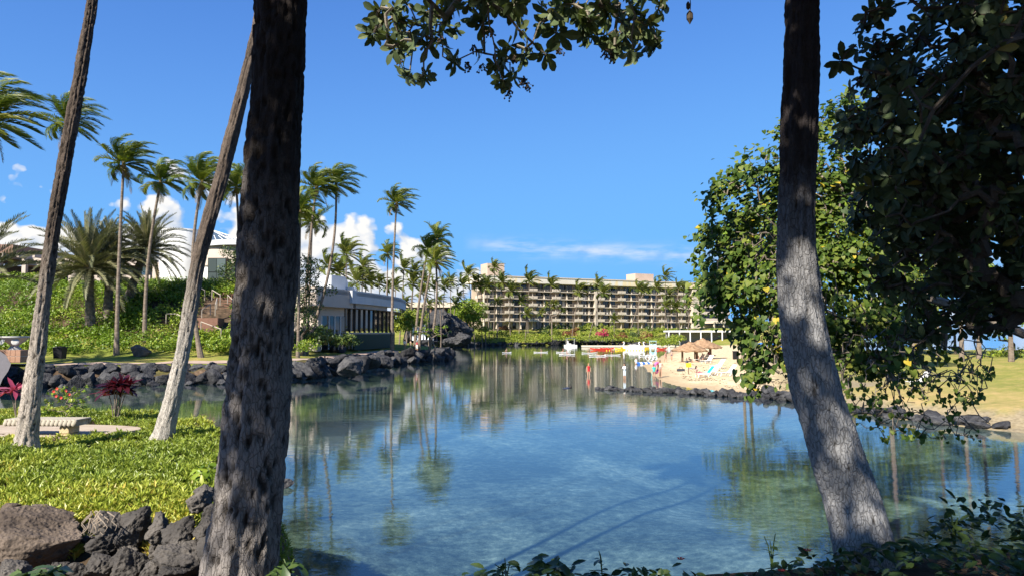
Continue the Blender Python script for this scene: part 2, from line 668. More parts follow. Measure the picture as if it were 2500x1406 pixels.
MT['flower_mag'] = leafmat('magenta_bract', [(0, (.38, .03, .08)), (1, (.6, .06, .16))], .3, .6, tint=(1.2, .5, .7))
MT['twig'] = surf('twig_bark', [(.3, (.10, .08, .062)), (.7, (.26, .215, .17))], 9, .8, .3)
MT['limb'] = surf('limb_bark', [(.3, (.035, .028, .022)), (.7, (.11, .09, .07))], 6, .85, .5)
MT['helio_twig'] = surf('heliotrope_twig', [(.3, (.10, .085, .06)), (.7, (.24, .21, .16))], 10, .8, .3)
MT['pod'] = plain('dry_seed_head', (.06, .045, .03), .9)
MT['trunk_far'] = surf('palm_trunk', [(.3, (.10, .075, .055)), (.7, (.25, .20, .155))], 2.0, .85, .5, 9, (1, 1, 2.5))
MT['date_trunk'] = surf('date_trunk', [(.3, (.06, .048, .035)), (.7, (.22, .185, .145))], 3, .9, .8, 7)
MT['concrete'] = plain('pale_concrete', (.52, .47, .40), .8, .1, 1.2)
MT['white'] = plain('white_paint', (.76, .75, .72), .5, .05, 2)
MT['white_wall'] = plain('white_render', (.74, .735, .72), .8, .06, .7)
MT['tan_wall'] = plain('tan_render', (.47, .40, .34), .85, .07, .6)
MT['hotel_wall'] = plain('hotel_beige_render', (.37, .295, .22), .85, .08, .35, 0)
MT['hotel_pale'] = plain('hotel_cream_concrete', (.50, .435, .35), .8, .06, .3, 0)
MT['hotel_fascia'] = surf('hotel_fascia', [(.36, (.60, .55, .45)), (.5, (.62, .58, .50)), (.58, (.64, .52, .30)), (.64, (.60, .58, .52))], .16, .8, 0, stretch=(1, 1, .2), coord='World', detail=2)
MT['pink_wall'] = plain('salmon_render', (.47, .36, .28), .85, .08, .4, 0)
MT['grey_wall'] = plain('pale_grey_fascia', (.50, .52, .54), .8, .07, .8)
MT['glass'] = glassmat('dark_glass')
MT['glass_sky'] = glassmat('grey_skylight_glass', (.05, .065, .065), .12)
MT['frame'] = plain('bronze_frame', (.05, .038, .028), .5)
MT['metal'] = plain('handrail_metal', (.36, .31, .25), .45)
MT['green_wall'] = plain('green_glass_screen', (.018, .04, .028), .8)
MT['brick'] = plain('terracotta_block', (.33, .19, .125), .85, .15, 5, .2)
MT['step'] = plain('red_brown_step', (.18, .095, .065), .85, .15, 4, .2)
MT['black'] = plain('black_plastic', (.012, .012, .014), .4)
MT['stone_urn'] = plain('cast_stone', (.46, .45, .41), .85, .12, 6, .15)
MT['bench'] = surf('bench_stone', [(.3, (.30, .26, .195)), (.7, (.45, .40, .32))], 9, .85, .25)
MT['bench_leg'] = surf('bench_leg_stone', [(.3, (.38, .29, .15)), (.7, (.55, .44, .26))], 7, .85, .3)
MT['pale_patio'] = surf('sandy_patio', [(.3, (.33, .26, .19)), (.7, (.46, .38, .29))], 3, .9, .1, 30)
MT['path'] = surf('paved_path', [(.3, (.34, .245, .185)), (.7, (.48, .36, .28))], .8, .85, .1, 9, coord='World')
MT['thatch'] = surf('dry_thatch', [(.3, (.17, .10, .055)), (.7, (.42, .27, .16))], 2.0, .95, .9, 14, (1, 1, 3))
MT['wood'] = surf('post_wood', [(.3, (.10, .065, .04)), (.7, (.2, .13, .085))], 6, .8, .3)
MT['dock'] = plain('cream_dock', (.62, .55, .42), .7)
MT['yellow'] = plain('yellow_plastic', (.68, .48, .03), .4)
MT['red'] = plain('red_plastic', (.62, .05, .03), .4)
MT['lightblue'] = plain('pale_blue_plastic', (.42, .66, .74), .4)
MT['navy'] = plain('navy_canvas', (.02, .05, .16), .7)
MT['blue'] = plain('blue_canvas', (.03, .15, .5), .7)
MT['teal'] = plain('teal_towel', (.02, .42, .50), .8)
MT['green_pl'] = plain('green_plastic', (.12, .5, .06), .5)
MT['stem'] = plain('green_stem', (.07, .11, .03), .6)
MT['soil'] = plain('brown_soil', (.10, .062, .04), .95, .3, 8, .5)
MT['root'] = plain('bleached_root', (.27, .22, .17), .9, .2, 9)
MT['fall'] = plain('falling_water', (.80, .83, .85), .3, .05)
MT['door'] = plain('ochre_door', (.36, .26, .13), .7)
MT['roof_red'] = plain('brown_roof', (.24, .15, .11), .9, .15, 1)
MT['skin'] = plain('skin', (.46, .27, .18), .6, .04, 5, 0)
MT['hair_dark'] = plain('dark_hair', (.018, .012, .009), .6)
MT['hair_blond'] = plain('fair_hair', (.34, .2, .08), .6)


def cloth(rgb, cache={}):
    if rgb not in cache:
        cache[rgb] = plain('cloth_%d' % len(cache), rgb, .85, .06, 8)
    return cache[rgb]

# ------------------------------------------------------------------ terrain
# outline of the lagoon, each point with (bank height, bank width, slope behind, cap, bed slope)
LB = (1.6, 2.2, .05, 2.25, .35)
PR = (1.45, 1.8, .05, 2.3, .35)
WF = (1.2, 3.0, .08, 5.0, .3)
FS = (1.25, 3.0, .17, 6.1, .25)
BE = (.45, 9.0, .045, 1.7, .045)
RB = (.8, 3.2, .04, 1.7, .16)
RN = (1.1, 3.5, .05, 1.9, .18)
NB = (3.08, 2.0, 0.0, 3.1, .45)
HL = (2.90, 1.5, .01, 2.93, .45)
SH = [((-140, 66), LB), ((-70, 62), LB), (G(-60, 948), LB), (G(100, 946), LB), (G(250, 941), LB), (G(400, 938), LB), (G(560, 935), LB),
      (G(650, 931), LB), (G(735, 926), LB), (G(800, 917), LB), (G(855, 904), PR), (G(920, 892), PR), (G(1000, 887), PR), (G(1060, 882), PR),
      (G(1088, 875), PR), (G(1094, 867), PR), (G(1060, 860), PR), (G(1010, 855), PR), (G(985, 851), WF), (G(1010, 848.5), WF), (G(1060, 847), WF),
      (G(1110, 845), WF), (G(1150, 843.5), FS), (G(1200, 843), FS), (G(1300, 842.5), FS), (G(1400, 842), FS), (G(1500, 842), FS), (G(1590, 843), FS),
      (G(1640, 846), FS), (G(1655, 851), BE), (G(1640, 858), BE), (G(1612, 868), BE), (G(1590, 882), BE), (G(1568, 890), BE), (G(1572, 899), BE),
      (G(1588, 914), BE), (G(1615, 932), BE), (G(1660, 944), BE), (G(1760, 955), BE), (G(1880, 963), BE), (G(1940, 974), RB), (G(2000, 990), RB),
      (G(2100, 1010), RB), (G(2300, 1036), RB), (G(2500, 1058), RB), ((27, 27), RN), ((21, 19), RN), ((15.5, 13.5), RN), ((10.5, 9.9), NB),
      ((7, 8.2), NB), ((4, 7.4), NB), ((2, 6.9), NB), ((0, 6.5), NB), ((-.9, 6.3), NB), ((-1.6, 7.0), HL), ((-1.9, 8.2), HL), ((-2.3, 9.8), HL),
      ((-3.2, 12.6), HL), ((-4.9, 15.0), HL), ((-7.4, 16.8), HL), ((-12, 18), HL), ((-20, 19), HL), ((-60, 21), HL), ((-140, 24), HL)]
SHP = np.array([p for p, _ in SH])
SHV = np.array([v for _, v in SH])


def shore_sd(x, y):
    """distance to the shoreline, positive on land, and the bank numbers of the nearest point"""
    n = len(x)
    best = np.full(n, 1e18)
    val = np.zeros((n, 5))
    inside = np.zeros(n, bool)
    m = len(SHP)
    for i in range(m):
        a, b = SHP[i], SHP[(i + 1) % m]
        va, vb = SHV[i], SHV[(i + 1) % m]
        ab = b - a
        t = np.clip(((x - a[0]) * ab[0] + (y - a[1]) * ab[1]) / (ab @ ab), 0, 1)
        d2 = (x - a[0] - t * ab[0]) ** 2 + (y - a[1] - t * ab[1]) ** 2
        k = d2 < best
        best[k] = d2[k]
        val[k] = va + t[k, None] * (vb - va)
        cond = ((a[1] > y) != (b[1] > y))
        with np.errstate(divide='ignore', invalid='ignore'):
            xi = a[0] + (y - a[1]) / (ab[1] if ab[1] != 0 else 1e-12) * ab[0]
        inside ^= cond & (x < xi)
    d = np.sqrt(best)
    return np.where(inside, -d, d), val


def terrain(x, y, raw=False):
    x = np.atleast_1d(np.asarray(x, float)).ravel()
    y = np.atleast_1d(np.asarray(y, float)).ravel()
    s, v = shore_sd(x, y)
    q = np.stack([x, y, x * 0], 1)
    wob = fbm(q * .9, 3) * np.clip(np.hypot(x, y) / 40, .1, 1) * .35
    s2 = s + np.where(s > 0, wob * np.clip(s, 0, 1), 0)
    up = v[:, 0] * sstep(0, 1, s2 / v[:, 1]) + v[:, 2] * np.clip(s2 - v[:, 1], 0, None)
    up = np.minimum(up, v[:, 3])
    dn = -np.minimum(np.abs(s) * v[:, 4] * 1.2, 1.25 + .35 * fbm(q * .11, 2))
    z = np.where(s > 0, up, dn)
    u = x / np.maximum(y, 1)
    # hill behind the left bank
    foot = 75 + 3 * fbm(q * .04 + 9, 2)
    hill = 8.4 * sstep(0, 1, (y - foot) / 25.0) * sstep(-.30, -.385, u) * (s > 0)
    z = z + np.where(y > 60, hill, 0)
    # rocky gully in front of the headland
    gl = np.exp(-((y - (4.9 - .12 * (x + 3))) / 1.0) ** 2) * sstep(-1.9, -2.8, x) * (y < 9)
    z = z - 1.15 * gl * (s > 0)
    # open sea beyond the right-hand lawn and far beyond everything
    sea = sstep(118, 150, y) * sstep(.46, .52, u) + sstep(900, 1100, np.hypot(x, y))
    z = z - np.clip(sea, 0, 1) * np.where(s > 0, 6 + z, 0)
    fine = fbm(q * .35 + 31, 4) * .10
    z = z + np.where(s > .5, fine * np.clip((s - .5) / 4, 0, 1) * np.where(y > 25, 1.0, .4), 0)
    if raw:
        return z, s, v
    return z


def tz(x, y):
    return float(terrain(np.array([x]), np.array([y]))[0])


_az = np.concatenate([np.linspace(-180, -52, 34)[:-1], np.arange(-52, 52, .36), np.linspace(52, 180, 34)])
_rr = 0.6 * 1.0195 ** np.arange(0, 465)
_A, _R = np.meshgrid(np.radians(_az), _rr)
GX, GY = (_R * np.sin(_A)), (_R * np.cos(_A))
gz, gs, gv = terrain(GX.ravel(), GY.ravel(), True)
nr, na_ = _A.shape
idx = np.arange(nr * na_).reshape(nr, na_)
Fq = np.stack([idx[:-1, :-1], idx[:-1, 1:], idx[1:, 1:], idx[1:, :-1]], -1).reshape(-1, 4)
gx, gy = GX.ravel(), GY.ravel()
gu = gx / np.maximum(gy, 1)
beach = sstep(.10, .06, gv[:, 4]) * sstep(22, 16, gs) * (gs > -30) * (gy > 35)
# sand colour runs up the beach, then lawn
sandm = np.clip(beach * sstep(.405, .35, gu) * sstep(1.25, .95, gz + .25 * fbm(np.stack([gx, gy, gx * 0], 1) * .2, 3)), 0, 1)
grav = np.clip((sstep(.22, .18, gv[:, 4]) - sandm) * sstep(.85, .6, gz + .2 * fbm(np.stack([gx, gy, gx * 0], 1) * .3, 3)) * (gs > -6) * (gy > 15), 0, 1)
soilm = np.clip(sstep(.28, .33, gv[:, 4]) * sstep(2.6, 1.9, gs) * (gs > -3) + sstep(1.5, 2.6, gz - 2.25) * (gu < -.28) * (gy > 60) + (gy < 30) * (gs > -2) * (gz > .2), 0, 1)
V = np.stack([gx, gy, gz], 1)
ground_me = npmesh('ground', V, Fq, True, {'sand': sandm, 'gravel': grav, 'soil': soilm, 'dry': np.clip(sstep(.33, .38, gu) * sstep(13, 3, gs) + .35 * (gu > .33), 0, 1) * (gs > 0)})


def groundmat():
    m, nt, out = _mat('ground_surface')
    v = _coords(nt, 'World')
    at = lambda a: _n(nt, 'ShaderNodeAttribute', attribute_name=a).outputs['Fac']
    sp = _n(nt, 'ShaderNodeSeparateXYZ')
    nt.links.new(_n(nt, 'ShaderNodeNewGeometry').outputs['Position'], sp.inputs[0])
    z = sp.outputs[2]
    n1 = _noise(nt, v, .18, 6, .6)
    n2 = _noise(nt, v, 1.6, 6, .65)
    n3 = _noise(nt, v, 9, 5, .6)
    grass = _ramp(nt, [(.33, (.11, .155, .026)), (.5, (.19, .21, .038)), (.60, (.30, .25, .075)), (.70, (.40, .28, .13))], _m(nt, 'ADD', _m(nt, 'MULTIPLY', n1, .62), _m(nt, 'MULTIPLY', n2, .38)))
    grass = _mix(nt, .5, grass, _ramp(nt, [(.3, (.6, .6, .6)), (.7, (1.3, 1.3, 1.3))], n3), 'MULTIPLY')
    grass = _mix(nt, _m(nt, 'MULTIPLY', _m(nt, 'MULTIPLY', at('dry'), 1.1), _m(nt, 'MULTIPLY_ADD', n2, 1.6, -.25, clamp=True)), grass, _mix(nt, n1, (.40, .30, .11), (.46, .30, .15)))
    sand = _ramp(nt, [(.30, (.36, .27, .16)), (.45, (.55, .43, .26)), (.7, (.70, .57, .37))], n2)
    deb = _m(nt, 'MULTIPLY', _m(nt, 'SUBTRACT', _noise(nt, _coords(nt, 'World', (.8, 1.5, 1)), 1.3, 9, .75), .56), 12, clamp=True)
    sand = _mix(nt, _m(nt, 'MULTIPLY', deb, .7), sand, (.13, .09, .05))
    wet = _m(nt, 'MULTIPLY', _m(nt, 'SUBTRACT', .14, z), 7, clamp=True)
    sand = _mix(nt, _m(nt, 'MULTIPLY', wet, .6), sand, (.30, .21, .12))
    peb = _n(nt, 'ShaderNodeTexVoronoi')
    peb.inputs['Scale'].default_value = 5.5
    nt.links.new(v, peb.inputs['Vector'])
    gravel = _mix(nt, n2, _ramp(nt, [(.2, (.07, .06, .05)), (.8, (.26, .22, .16))], peb.outputs['Distance']), (.34, .27, .15))
    soil = _ramp(nt, [(.35, (.035, .026, .016)), (.55, (.10, .067, .042)), (.7, (.19, .13, .085))], n2)
    col = _mix(nt, at('sand'), grass, sand)
    col = _mix(nt, at('gravel'), col, gravel)
    col = _mix(nt, at('soil'), col, soil)
    # lagoon bed: pale sand with patches of weed and turf
    b1 = _noise(nt, _coords(nt, 'World', (1, .8, 1)), .22, 5, .6, .6)
    b2 = _noise(nt, v, 2.8, 9, .78)
    bf = _m(nt, 'ADD', _m(nt, 'MULTIPLY', b1, .46), _m(nt, 'MULTIPLY', b2, .54))
    bed = _ramp(nt, [(.40, (.03, .036, .022)), (.46, (.07, .082, .058)), (.515, (.13, .15, .11)), (.575, (.24, .26, .195)), (.64, (.42, .42, .30))], bf)
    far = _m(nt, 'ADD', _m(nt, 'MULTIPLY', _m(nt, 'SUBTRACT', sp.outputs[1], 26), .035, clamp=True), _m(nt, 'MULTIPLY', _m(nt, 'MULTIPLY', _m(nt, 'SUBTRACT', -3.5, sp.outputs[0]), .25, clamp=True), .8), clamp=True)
    bed = _mix(nt, _m(nt, 'MULTIPLY', far, .8), bed, _mix(nt, 1.0, bed, (.85, .72, .36), 'MULTIPLY'))  # olive tint: weed at left, far algae, plus the shore's green reflection painted in
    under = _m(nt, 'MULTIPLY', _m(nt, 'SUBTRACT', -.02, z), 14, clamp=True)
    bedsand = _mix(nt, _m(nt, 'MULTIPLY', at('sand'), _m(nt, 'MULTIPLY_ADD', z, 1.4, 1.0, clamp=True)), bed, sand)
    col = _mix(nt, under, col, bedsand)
    b = _n(nt, 'ShaderNodeBsdfPrincipled')
    b.inputs['Roughness'].default_value = .95
    b.inputs['Specular IOR Level'].default_value = .1
    nt.links.new(col, b.inputs['Base Color'])
    bn = _n(nt, 'ShaderNodeBump')
    bn.inputs['Strength'].default_value = .5
    bn.inputs['Distance'].default_value = .08
    nt.links.new(_m(nt, 'ADD', n3, n2), bn.inputs['Height'])
    nt.links.new(bn.outputs[0], b.inputs['Normal'])
    nt.links.new(b.outputs[0], out.inputs[0])
    return m


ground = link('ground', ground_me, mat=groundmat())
tag(ground, 'lawns, sandy beach and bed of the lagoon', None, None, 'structure')


# ------------------------------------------------------------------ water
def watermat():
    m, nt, out = _mat('lagoon_water')
    geo = _n(nt, 'ShaderNodeNewGeometry').outputs['Position']
    w1 = _noise(nt, _coords(nt, 'World', (.42, 1.0, 1)), 1.9, 3, .5, .5)
    w2 = _noise(nt, _coords(nt, 'World', (.55, 1.0, 1)), 6.5, 3, .55, .3)
    w0 = _noise(nt, _coords(nt, 'World', (.7, 1.0, 1)), .28, 2, .5, .8)
    calm = _m(nt, 'MULTIPLY_ADD', _m(nt, 'SUBTRACT', _noise(nt, _coords(nt, 'World', (.5, 1, 1)), .045, 3), .38), 4.2, .15, clamp=True)
    h = _m(nt, 'ADD', _m(nt, 'MULTIPLY', w1, .055), _m(nt, 'MULTIPLY', w2, .013))
    h = _m(nt, 'ADD', _m(nt, 'MULTIPLY', h, _m(nt, 'MULTIPLY_ADD', calm, .75, .25)), _m(nt, 'MULTIPLY', w0, .06))
    bn = _n(nt, 'ShaderNodeBump')
    bn.inputs['Strength'].default_value = 1.0
    bn.inputs['Distance'].default_value = .10
    nt.links.new(h, bn.inputs['Height'])
    # Schlick reflectance, the same from above and from below the surface
    dt = _n(nt, 'ShaderNodeVectorMath', operation='DOT_PRODUCT')
    nt.links.new(bn.outputs[0], dt.inputs[0])
    nt.links.new(_n(nt, 'ShaderNodeNewGeometry').outputs['Incoming'], dt.inputs[1])
    cosv = _m(nt, 'SUBTRACT', 1.0, _m(nt, 'ABSOLUTE', dt.outputs['Value']), clamp=True)
    fr = _m(nt, 'MULTIPLY_ADD', _m(nt, 'POWER', cosv, 5.0), .98, .02, clamp=True)
    gl = _n(nt, 'ShaderNodeBsdfGlossy')
    gl.inputs['Roughness'].default_value = .03
    gl.inputs['Color'].default_value = (.97, .98, 1, 1)
    nt.links.new(bn.outputs[0], gl.inputs['Normal'])
    tr = _n(nt, 'ShaderNodeBsdfTransparent')
    tr.inputs['Color'].default_value = (.60, .73, .79, 1)
    sc = _n(nt, 'ShaderNodeBsdfDiffuse')
    sc.inputs['Color'].default_value = (.05, .16, .30, 1)
    body = _n(nt, 'ShaderNodeMixShader')
    body.inputs[0].default_value = .06
    nt.links.new(tr.outputs[0], body.inputs[1])
    nt.links.new(sc.outputs[0], body.inputs[2])
    mx = _n(nt, 'ShaderNodeMixShader')
    nt.links.new(fr, mx.inputs[0])
    nt.links.new(body.outputs[0], mx.inputs[1])
    nt.links.new(gl.outputs[0], mx.inputs[2])
    nt.links.new(mx.outputs[0], out.inputs[0])
    return m


_wr = np.array([0, 60, 200, 600, 2000, 9000.0])
_wa = np.radians(np.arange(0, 360, 6))
wv = [(0, 0, 0)]
wf = []
for r in _wr[1:]:
    for a in _wa:
        wv.append((r * math.sin(a), r * math.cos(a), 0))
na6 = len(_wa)
for k in range(na6):
    wf.append((0, 1 + (k + 1) % na6, 1 + k))
for j in range(len(_wr) - 2):
    for k in range(na6):
        a, b = 1 + j * na6 + k, 1 + j * na6 + (k + 1) % na6
        wf.append((a, b, b + na6, a + na6))
wb = MB().add(wv, wf)
water = wb.build('water', watermat())
tag(water, 'clear rippled lagoon water', None, None, 'structure')

# path along the left bank and the patio round the bench
def ground_strip(name, line, width, mat, lift=.03, label=None):
    pts = [Vector((p[0], p[1], 0)) for p in line]
    fine = []
    for a, b in zip(pts[:-1], pts[1:]):
        k = max(2, int((b - a).length / 1.0))
        fine += [a.lerp(b, i / k) for i in range(k)]
    fine.append(pts[-1])
    V, F = [], []
    nw = 4
    for i, p in enumerate(fine):
        t = (fine[min(i + 1, len(fine) - 1)] - fine[max(i - 1, 0)]).normalized()
        n = Vector((-t.y, t.x, 0))
        for j in range(nw + 1):
            q = p + n * width * (j / nw - .5)
            V.append((q.x, q.y, tz(q.x, q.y) + lift))
    for i in range(len(fine) - 1):
        for j in range(nw):
            a = i * (nw + 1) + j
            F.append((a, a + 1, a + nw + 2, a + nw + 1))
    return tag(MB().add(V, F).build(name, mat, smooth=True), label, None, None, 'structure')


ground_strip('path', [G(-80, 878, 2.2), G(150, 876, 2.2), G(420, 873, 2.2), G(600, 871, 2.2), G(700, 867, 2.2), G(770, 863, 2.2), G(815, 857, 2.2), G(880, 853, 2.2), G(960, 848, 2.2)], 2.6,
             MT['path'], .05, 'reddish paved footpath along the left bank')

# ------------------------------------------------------------------ rocks
def ico(sub):
    t = (1 + 5 ** .5) / 2
    V = [(-1, t, 0), (1, t, 0), (-1, -t, 0), (1, -t, 0), (0, -1, t), (0, 1, t), (0, -1, -t), (0, 1, -t), (t, 0, -1), (t, 0, 1), (-t, 0, -1), (-t, 0, 1)]
    F = [(0, 11, 5), (0, 5, 1), (0, 1, 7), (0, 7, 10), (0, 10, 11), (1, 5, 9), (5, 11, 4), (11, 10, 2), (10, 7, 6), (7, 1, 8), (3, 9, 4), (3, 4, 2), (3, 2, 6), (3, 6, 8), (3, 8, 9), (4, 9, 5), (2, 4, 11), (6, 2, 10), (8, 6, 7), (9, 8, 1)]
    V = [Vector(v).normalized() for v in V]
    for _ in range(sub):
        mid, NF = {}, []

        def mp(a, b):
            k = (min(a, b), max(a, b))
            if k not in mid:
                V.append(((V[a] + V[b]) / 2).normalized())
                mid[k] = len(V) - 1
            return mid[k]
        for a, b, c in F:
            ab, bc, ca = mp(a, b), mp(b, c), mp(c, a)
            NF += [(a, ab, ca), (b, bc, ab), (c, ca, bc), (ab, bc, ca)]
        F = NF
    return np.array([tuple(v) for v in V]), np.array(F)


ICO = {k: ico(k) for k in (2, 3, 4, 5)}


def rock_mesh(name, sub, seed, mat, rough=.1, facets=9):
    """angular lump: a sphere cut by random planes, then roughened"""
    r = np.random.default_rng(seed)
    V, F = ICO[sub]
    V = V.copy()
    for _ in range(facets):
        n = r.normal(size=3)
        n /= np.linalg.norm(n)
        d = r.uniform(.38, .8)
        over = V @ n - d
        V = V - np.outer(np.clip(over, 0, None), n) * .93
    nrm = V / np.linalg.norm(V, axis=1)[:, None]
    V = V + nrm * (fbm(V * 1.6 + seed * 3.1, 3) * .06 + fbm(V * 6 + seed, 5, .6) * rough)[:, None]
    V *= 1.0 / np.abs(V).max(axis=0)
    me = npmesh(name, V * .5, F, True)
    me.materials.append(mat)
    return me


ROCKS = [rock_mesh('rock', 3, 100 + k, MT['lava'], .07) for k in range(9)]
ROCKS_SMALL = [rock_mesh('rock', 2, 200 + k, MT['lava'], .08) for k in range(7)]
ROCKS_NEAR = [rock_mesh('rock', 4, 300 + k, MT['lava_near'], .075, 11) for k in range(8)]


def put_rock(parent, meshes, p, size, name='rock', rnd=random):
    me = rnd.choice(meshes) if isinstance(meshes, list) else meshes
    return link(name, me, parent, loc=p, rot=(rnd.uniform(-.25, .25), rnd.uniform(-.25, .25), rnd.uniform(0, 6.28)), scale=size)


def along(line, step):
    pts = [Vector((p[0], p[1], 0)) for p in line]
    out = []
    carry = 0.0
    for a, b in zip(pts[:-1], pts[1:]):
        L = (b - a).length
        t = carry
        n = Vector((-(b - a).y, (b - a).x, 0)).normalized()
        while t < L:
            out.append((a.lerp(b, t / L), n))
            t += step * random.uniform(.75, 1.25)
        carry = t - L
    return out


# revetment along the left bank
rev = thing('rock_revetment', 'black lava boulders edging the left bank below the lawn', 'rocks', (0, 0, 0))
lineL = [p for p, v in SH[2:10]]
for q, n in along(lineL, 1.15):
    s = random.uniform(1.5, 2.6)
    put_rock(rev, ROCKS, (q.x, q.y + .3, .35), (s * 1.15, s, s * random.uniform(.75, 1.0)))
for q, n in along(lineL, 1.3):
    s = random.uniform(1.2, 2.3)
    put_rock(rev, ROCKS, (q.x, q.y + 1.7 + random.uniform(0, .5), random.uniform(1.1, 1.4)), (s * 1.15, s, s * random.uniform(.6, .85)))
for q, n in along(lineL, 3.2):
    s = random.uniform(.6, 1.1)
    put_rock(rev, ROCKS_SMALL, (q.x, q.y - .8 - random.uniform(0, .5), .1), (s * 1.2, s, s * .7))
rev2 = thing('rock_revetment', 'dark lava boulders edging the grassy promontory', 'rocks', (0, 0, 0))
lineP = [p for p, v in SH[9:18]]
for q, n in along(lineP, 1.7):
    s = random.uniform(1.6, 3.3)
    put_rock(rev2, ROCKS, (q.x, q.y + .4, .35), (s * 1.1, s, s * random.uniform(.6, .95)))
for q, n in along(lineP[:6], 1.9):
    s = random.uniform(1.4, 2.6)
    put_rock(rev2, ROCKS, (q.x, q.y + 2.0 + random.uniform(0, .8), random.uniform(1.0, 1.35)), (s * 1.2, s, s * .75))
for px, py, s in ((858, 893, 2.6), (878, 884, 3.0), (846, 884, 2.4), (905, 882, 2.2), (938, 880, 2.4)):
    x, y = G(px, py, 1.2)
    put_rock(rev2, ROCKS, (x, y, 1.15), (s * 1.1, s, s * .8))

# breakwater of piled stones across the shallows
gro = thing('rock_breakwater', 'low line of dark stones running from the beach into the lagoon', 'rocks', (0, 0, 0))
x0, y0 = G(1455, 950)
x1, y1 = G(1955, 975)
for k in range(150):
    t = random.random() ** .75
    wd = .25 + 1.1 * t
    s = random.uniform(.35, .62) + .38 * t * random.random()
    yy = y0 + (y1 - y0) * t + math.sin(t * 5) * .4
    dy = random.uniform(-wd, wd)
    put_rock(gro, ROCKS_SMALL, (x0 + (x1 - x0) * t, yy + dy, .06 + (.16 + .34 * t) * (1 - abs(dy) / wd) * random.random()), (s * 1.2, s, s * .85))
# scattered stones of the right bank
rbk = thing('shore_rocks', 'scattered dark stones along the gravel shore under the right-hand trees', 'rocks', (0, 0, 0))
for q, n in along([G(1930, 970), G(2000, 988), G(2100, 1008), G(2300, 1034), G(2530, 1058)], .55):
    for _ in range(2):
        o = random.uniform(-.3, 2.6)
        s = random.uniform(.45, 1.5)
        x, y = q.x - .25 * o, q.y + o
        put_rock(rbk, ROCKS_SMALL, (x, y, tz(x, y) + .05), (s * 1.4, s, s * .6))
put_rock(rbk, ROCKS_SMALL, (*G(2398, 1066), .0), (.7, .5, .25))
for px, py, z, s in ((1945, 925, .9, .9), (1870, 938, .6, 1.3), (1920, 955, .4, 1.1), (1880, 932, .7, .8)):
    x, y = G(px, py, z)
    put_rock(rbk, ROCKS, (x, y, tz(x, y) + .1), (s * 1.4, s, s * .7))
# far shore
fsr = thing('rock_revetment', 'line of black rocks along the far shore below the hotel hedges', 'rocks', (0, 0, 0))
for q, n in along([p for p, v in SH[21:29]], 2.0):
    s = random.uniform(1.6, 3.0)
    put_rock(fsr, ROCKS_SMALL, (q.x, q.y + .5, .55), (s * 1.3, s, s * .8))
for px in np.arange(1330, 1600, 9):
    x, y = G(px, 842.3)
    s = random.uniform(1.5, 2.6)
    put_rock(fsr, ROCKS_SMALL, (x, y + 2.0, 1.5), (s * 1.3, s, s * .75))

# near headland: the large stones of the rocky slope
hr = thing('rock_slope', 'tumbled grey and brown lava boulders at the foot of the near headland', 'rocks', (0, 0, 0))
BIG = rock_mesh('rock', 5, 411, MT['brown_rock'], .05, 7)


def nearrock(px, py, d, w, h, dep=None, me=None, rz=None):
    p = P(px, py, d)
    o = link('rock', me or random.choice(ROCKS_NEAR), hr, loc=p, rot=(random.uniform(-.2, .2), random.uniform(-.2, .2), random.uniform(0, 6.28) if rz is None else rz))
    wm, hm = w / F_PX * d, h / F_PX * d
    o.scale = (wm, dep or (wm + hm) * .55, hm)
    return o


nearrock(70, 1325, 6.3, 290, 190, .75, BIG, .3)
nearrock(60, 1290, 6.55, 180, 110, .6, BIG, 2.0)
for a in ((325, 1283, 6.35, 100, 110), (268, 1290, 6.3, 95, 90), (392, 1290, 6.3, 70, 80), (440, 1303, 6.1, 95, 90), (455, 1355, 5.95, 150, 105), (320, 1378, 5.9, 85, 95),
          (232, 1388, 5.9, 75, 75), (282, 1370, 5.95, 45, 40), (20, 1398, 5.7, 120, 60), (90, 1402, 5.6, 90, 50), (370, 1395, 5.8, 60, 50), (430, 1398, 5.7, 90, 40),
          (500, 1300, 6.1, 60, 80), (520, 1270, 6.3, 60, 70), (480, 1225, 6.7, 80, 55), (505, 1200, 7.0, 70, 50), (525, 1330, 5.9, 80, 90), (560, 1390, 5.7, 90, 60),
          (190, 1395, 5.8, 60, 50), (140, 1385, 5.85, 60, 50), (-40, 1340, 6.2, 120, 120), (540, 1240, 6.6, 70, 60), (580, 1290, 6.2, 90, 80), (620, 1340, 6.0, 90, 90),
          (250, 1335, 6.25, 70, 60), (400, 1345, 6.05, 60, 55)):
    nearrock(*a)
for a in ((62, 1252, 6.75, 42, 30), (142, 1275, 6.55, 42, 30), (20, 1262, 6.7, 40, 32), (95, 1240, 6.9, 45, 28), (350, 1258, 6.6, 30, 26), (10, 1290, 6.5, 40, 34), (165, 1262, 6.65, 30, 24), (30, 1236, 6.9, 46, 26),
          (120, 1255, 6.7, 30, 20), (75, 1268, 6.6, 34, 22)):
    nearrock(*a, me=random.choice([BIG, BIG, ROCKS_NEAR[0]]))
for _ in range(70):
    px, d = random.uniform(-30, 560), random.uniform(5.75, 6.6)
    x = P(px, 810, d).x
    s = random.uniform(.10, .24)
    link('rock', random.choice(ROCKS_NEAR), hr, loc=(x, d, tz(x, d) + s * .2), rot=(random.uniform(0, 3), random.uniform(0, 3), random.uniform(0, 6)), scale=(s * 1.2, s, s))
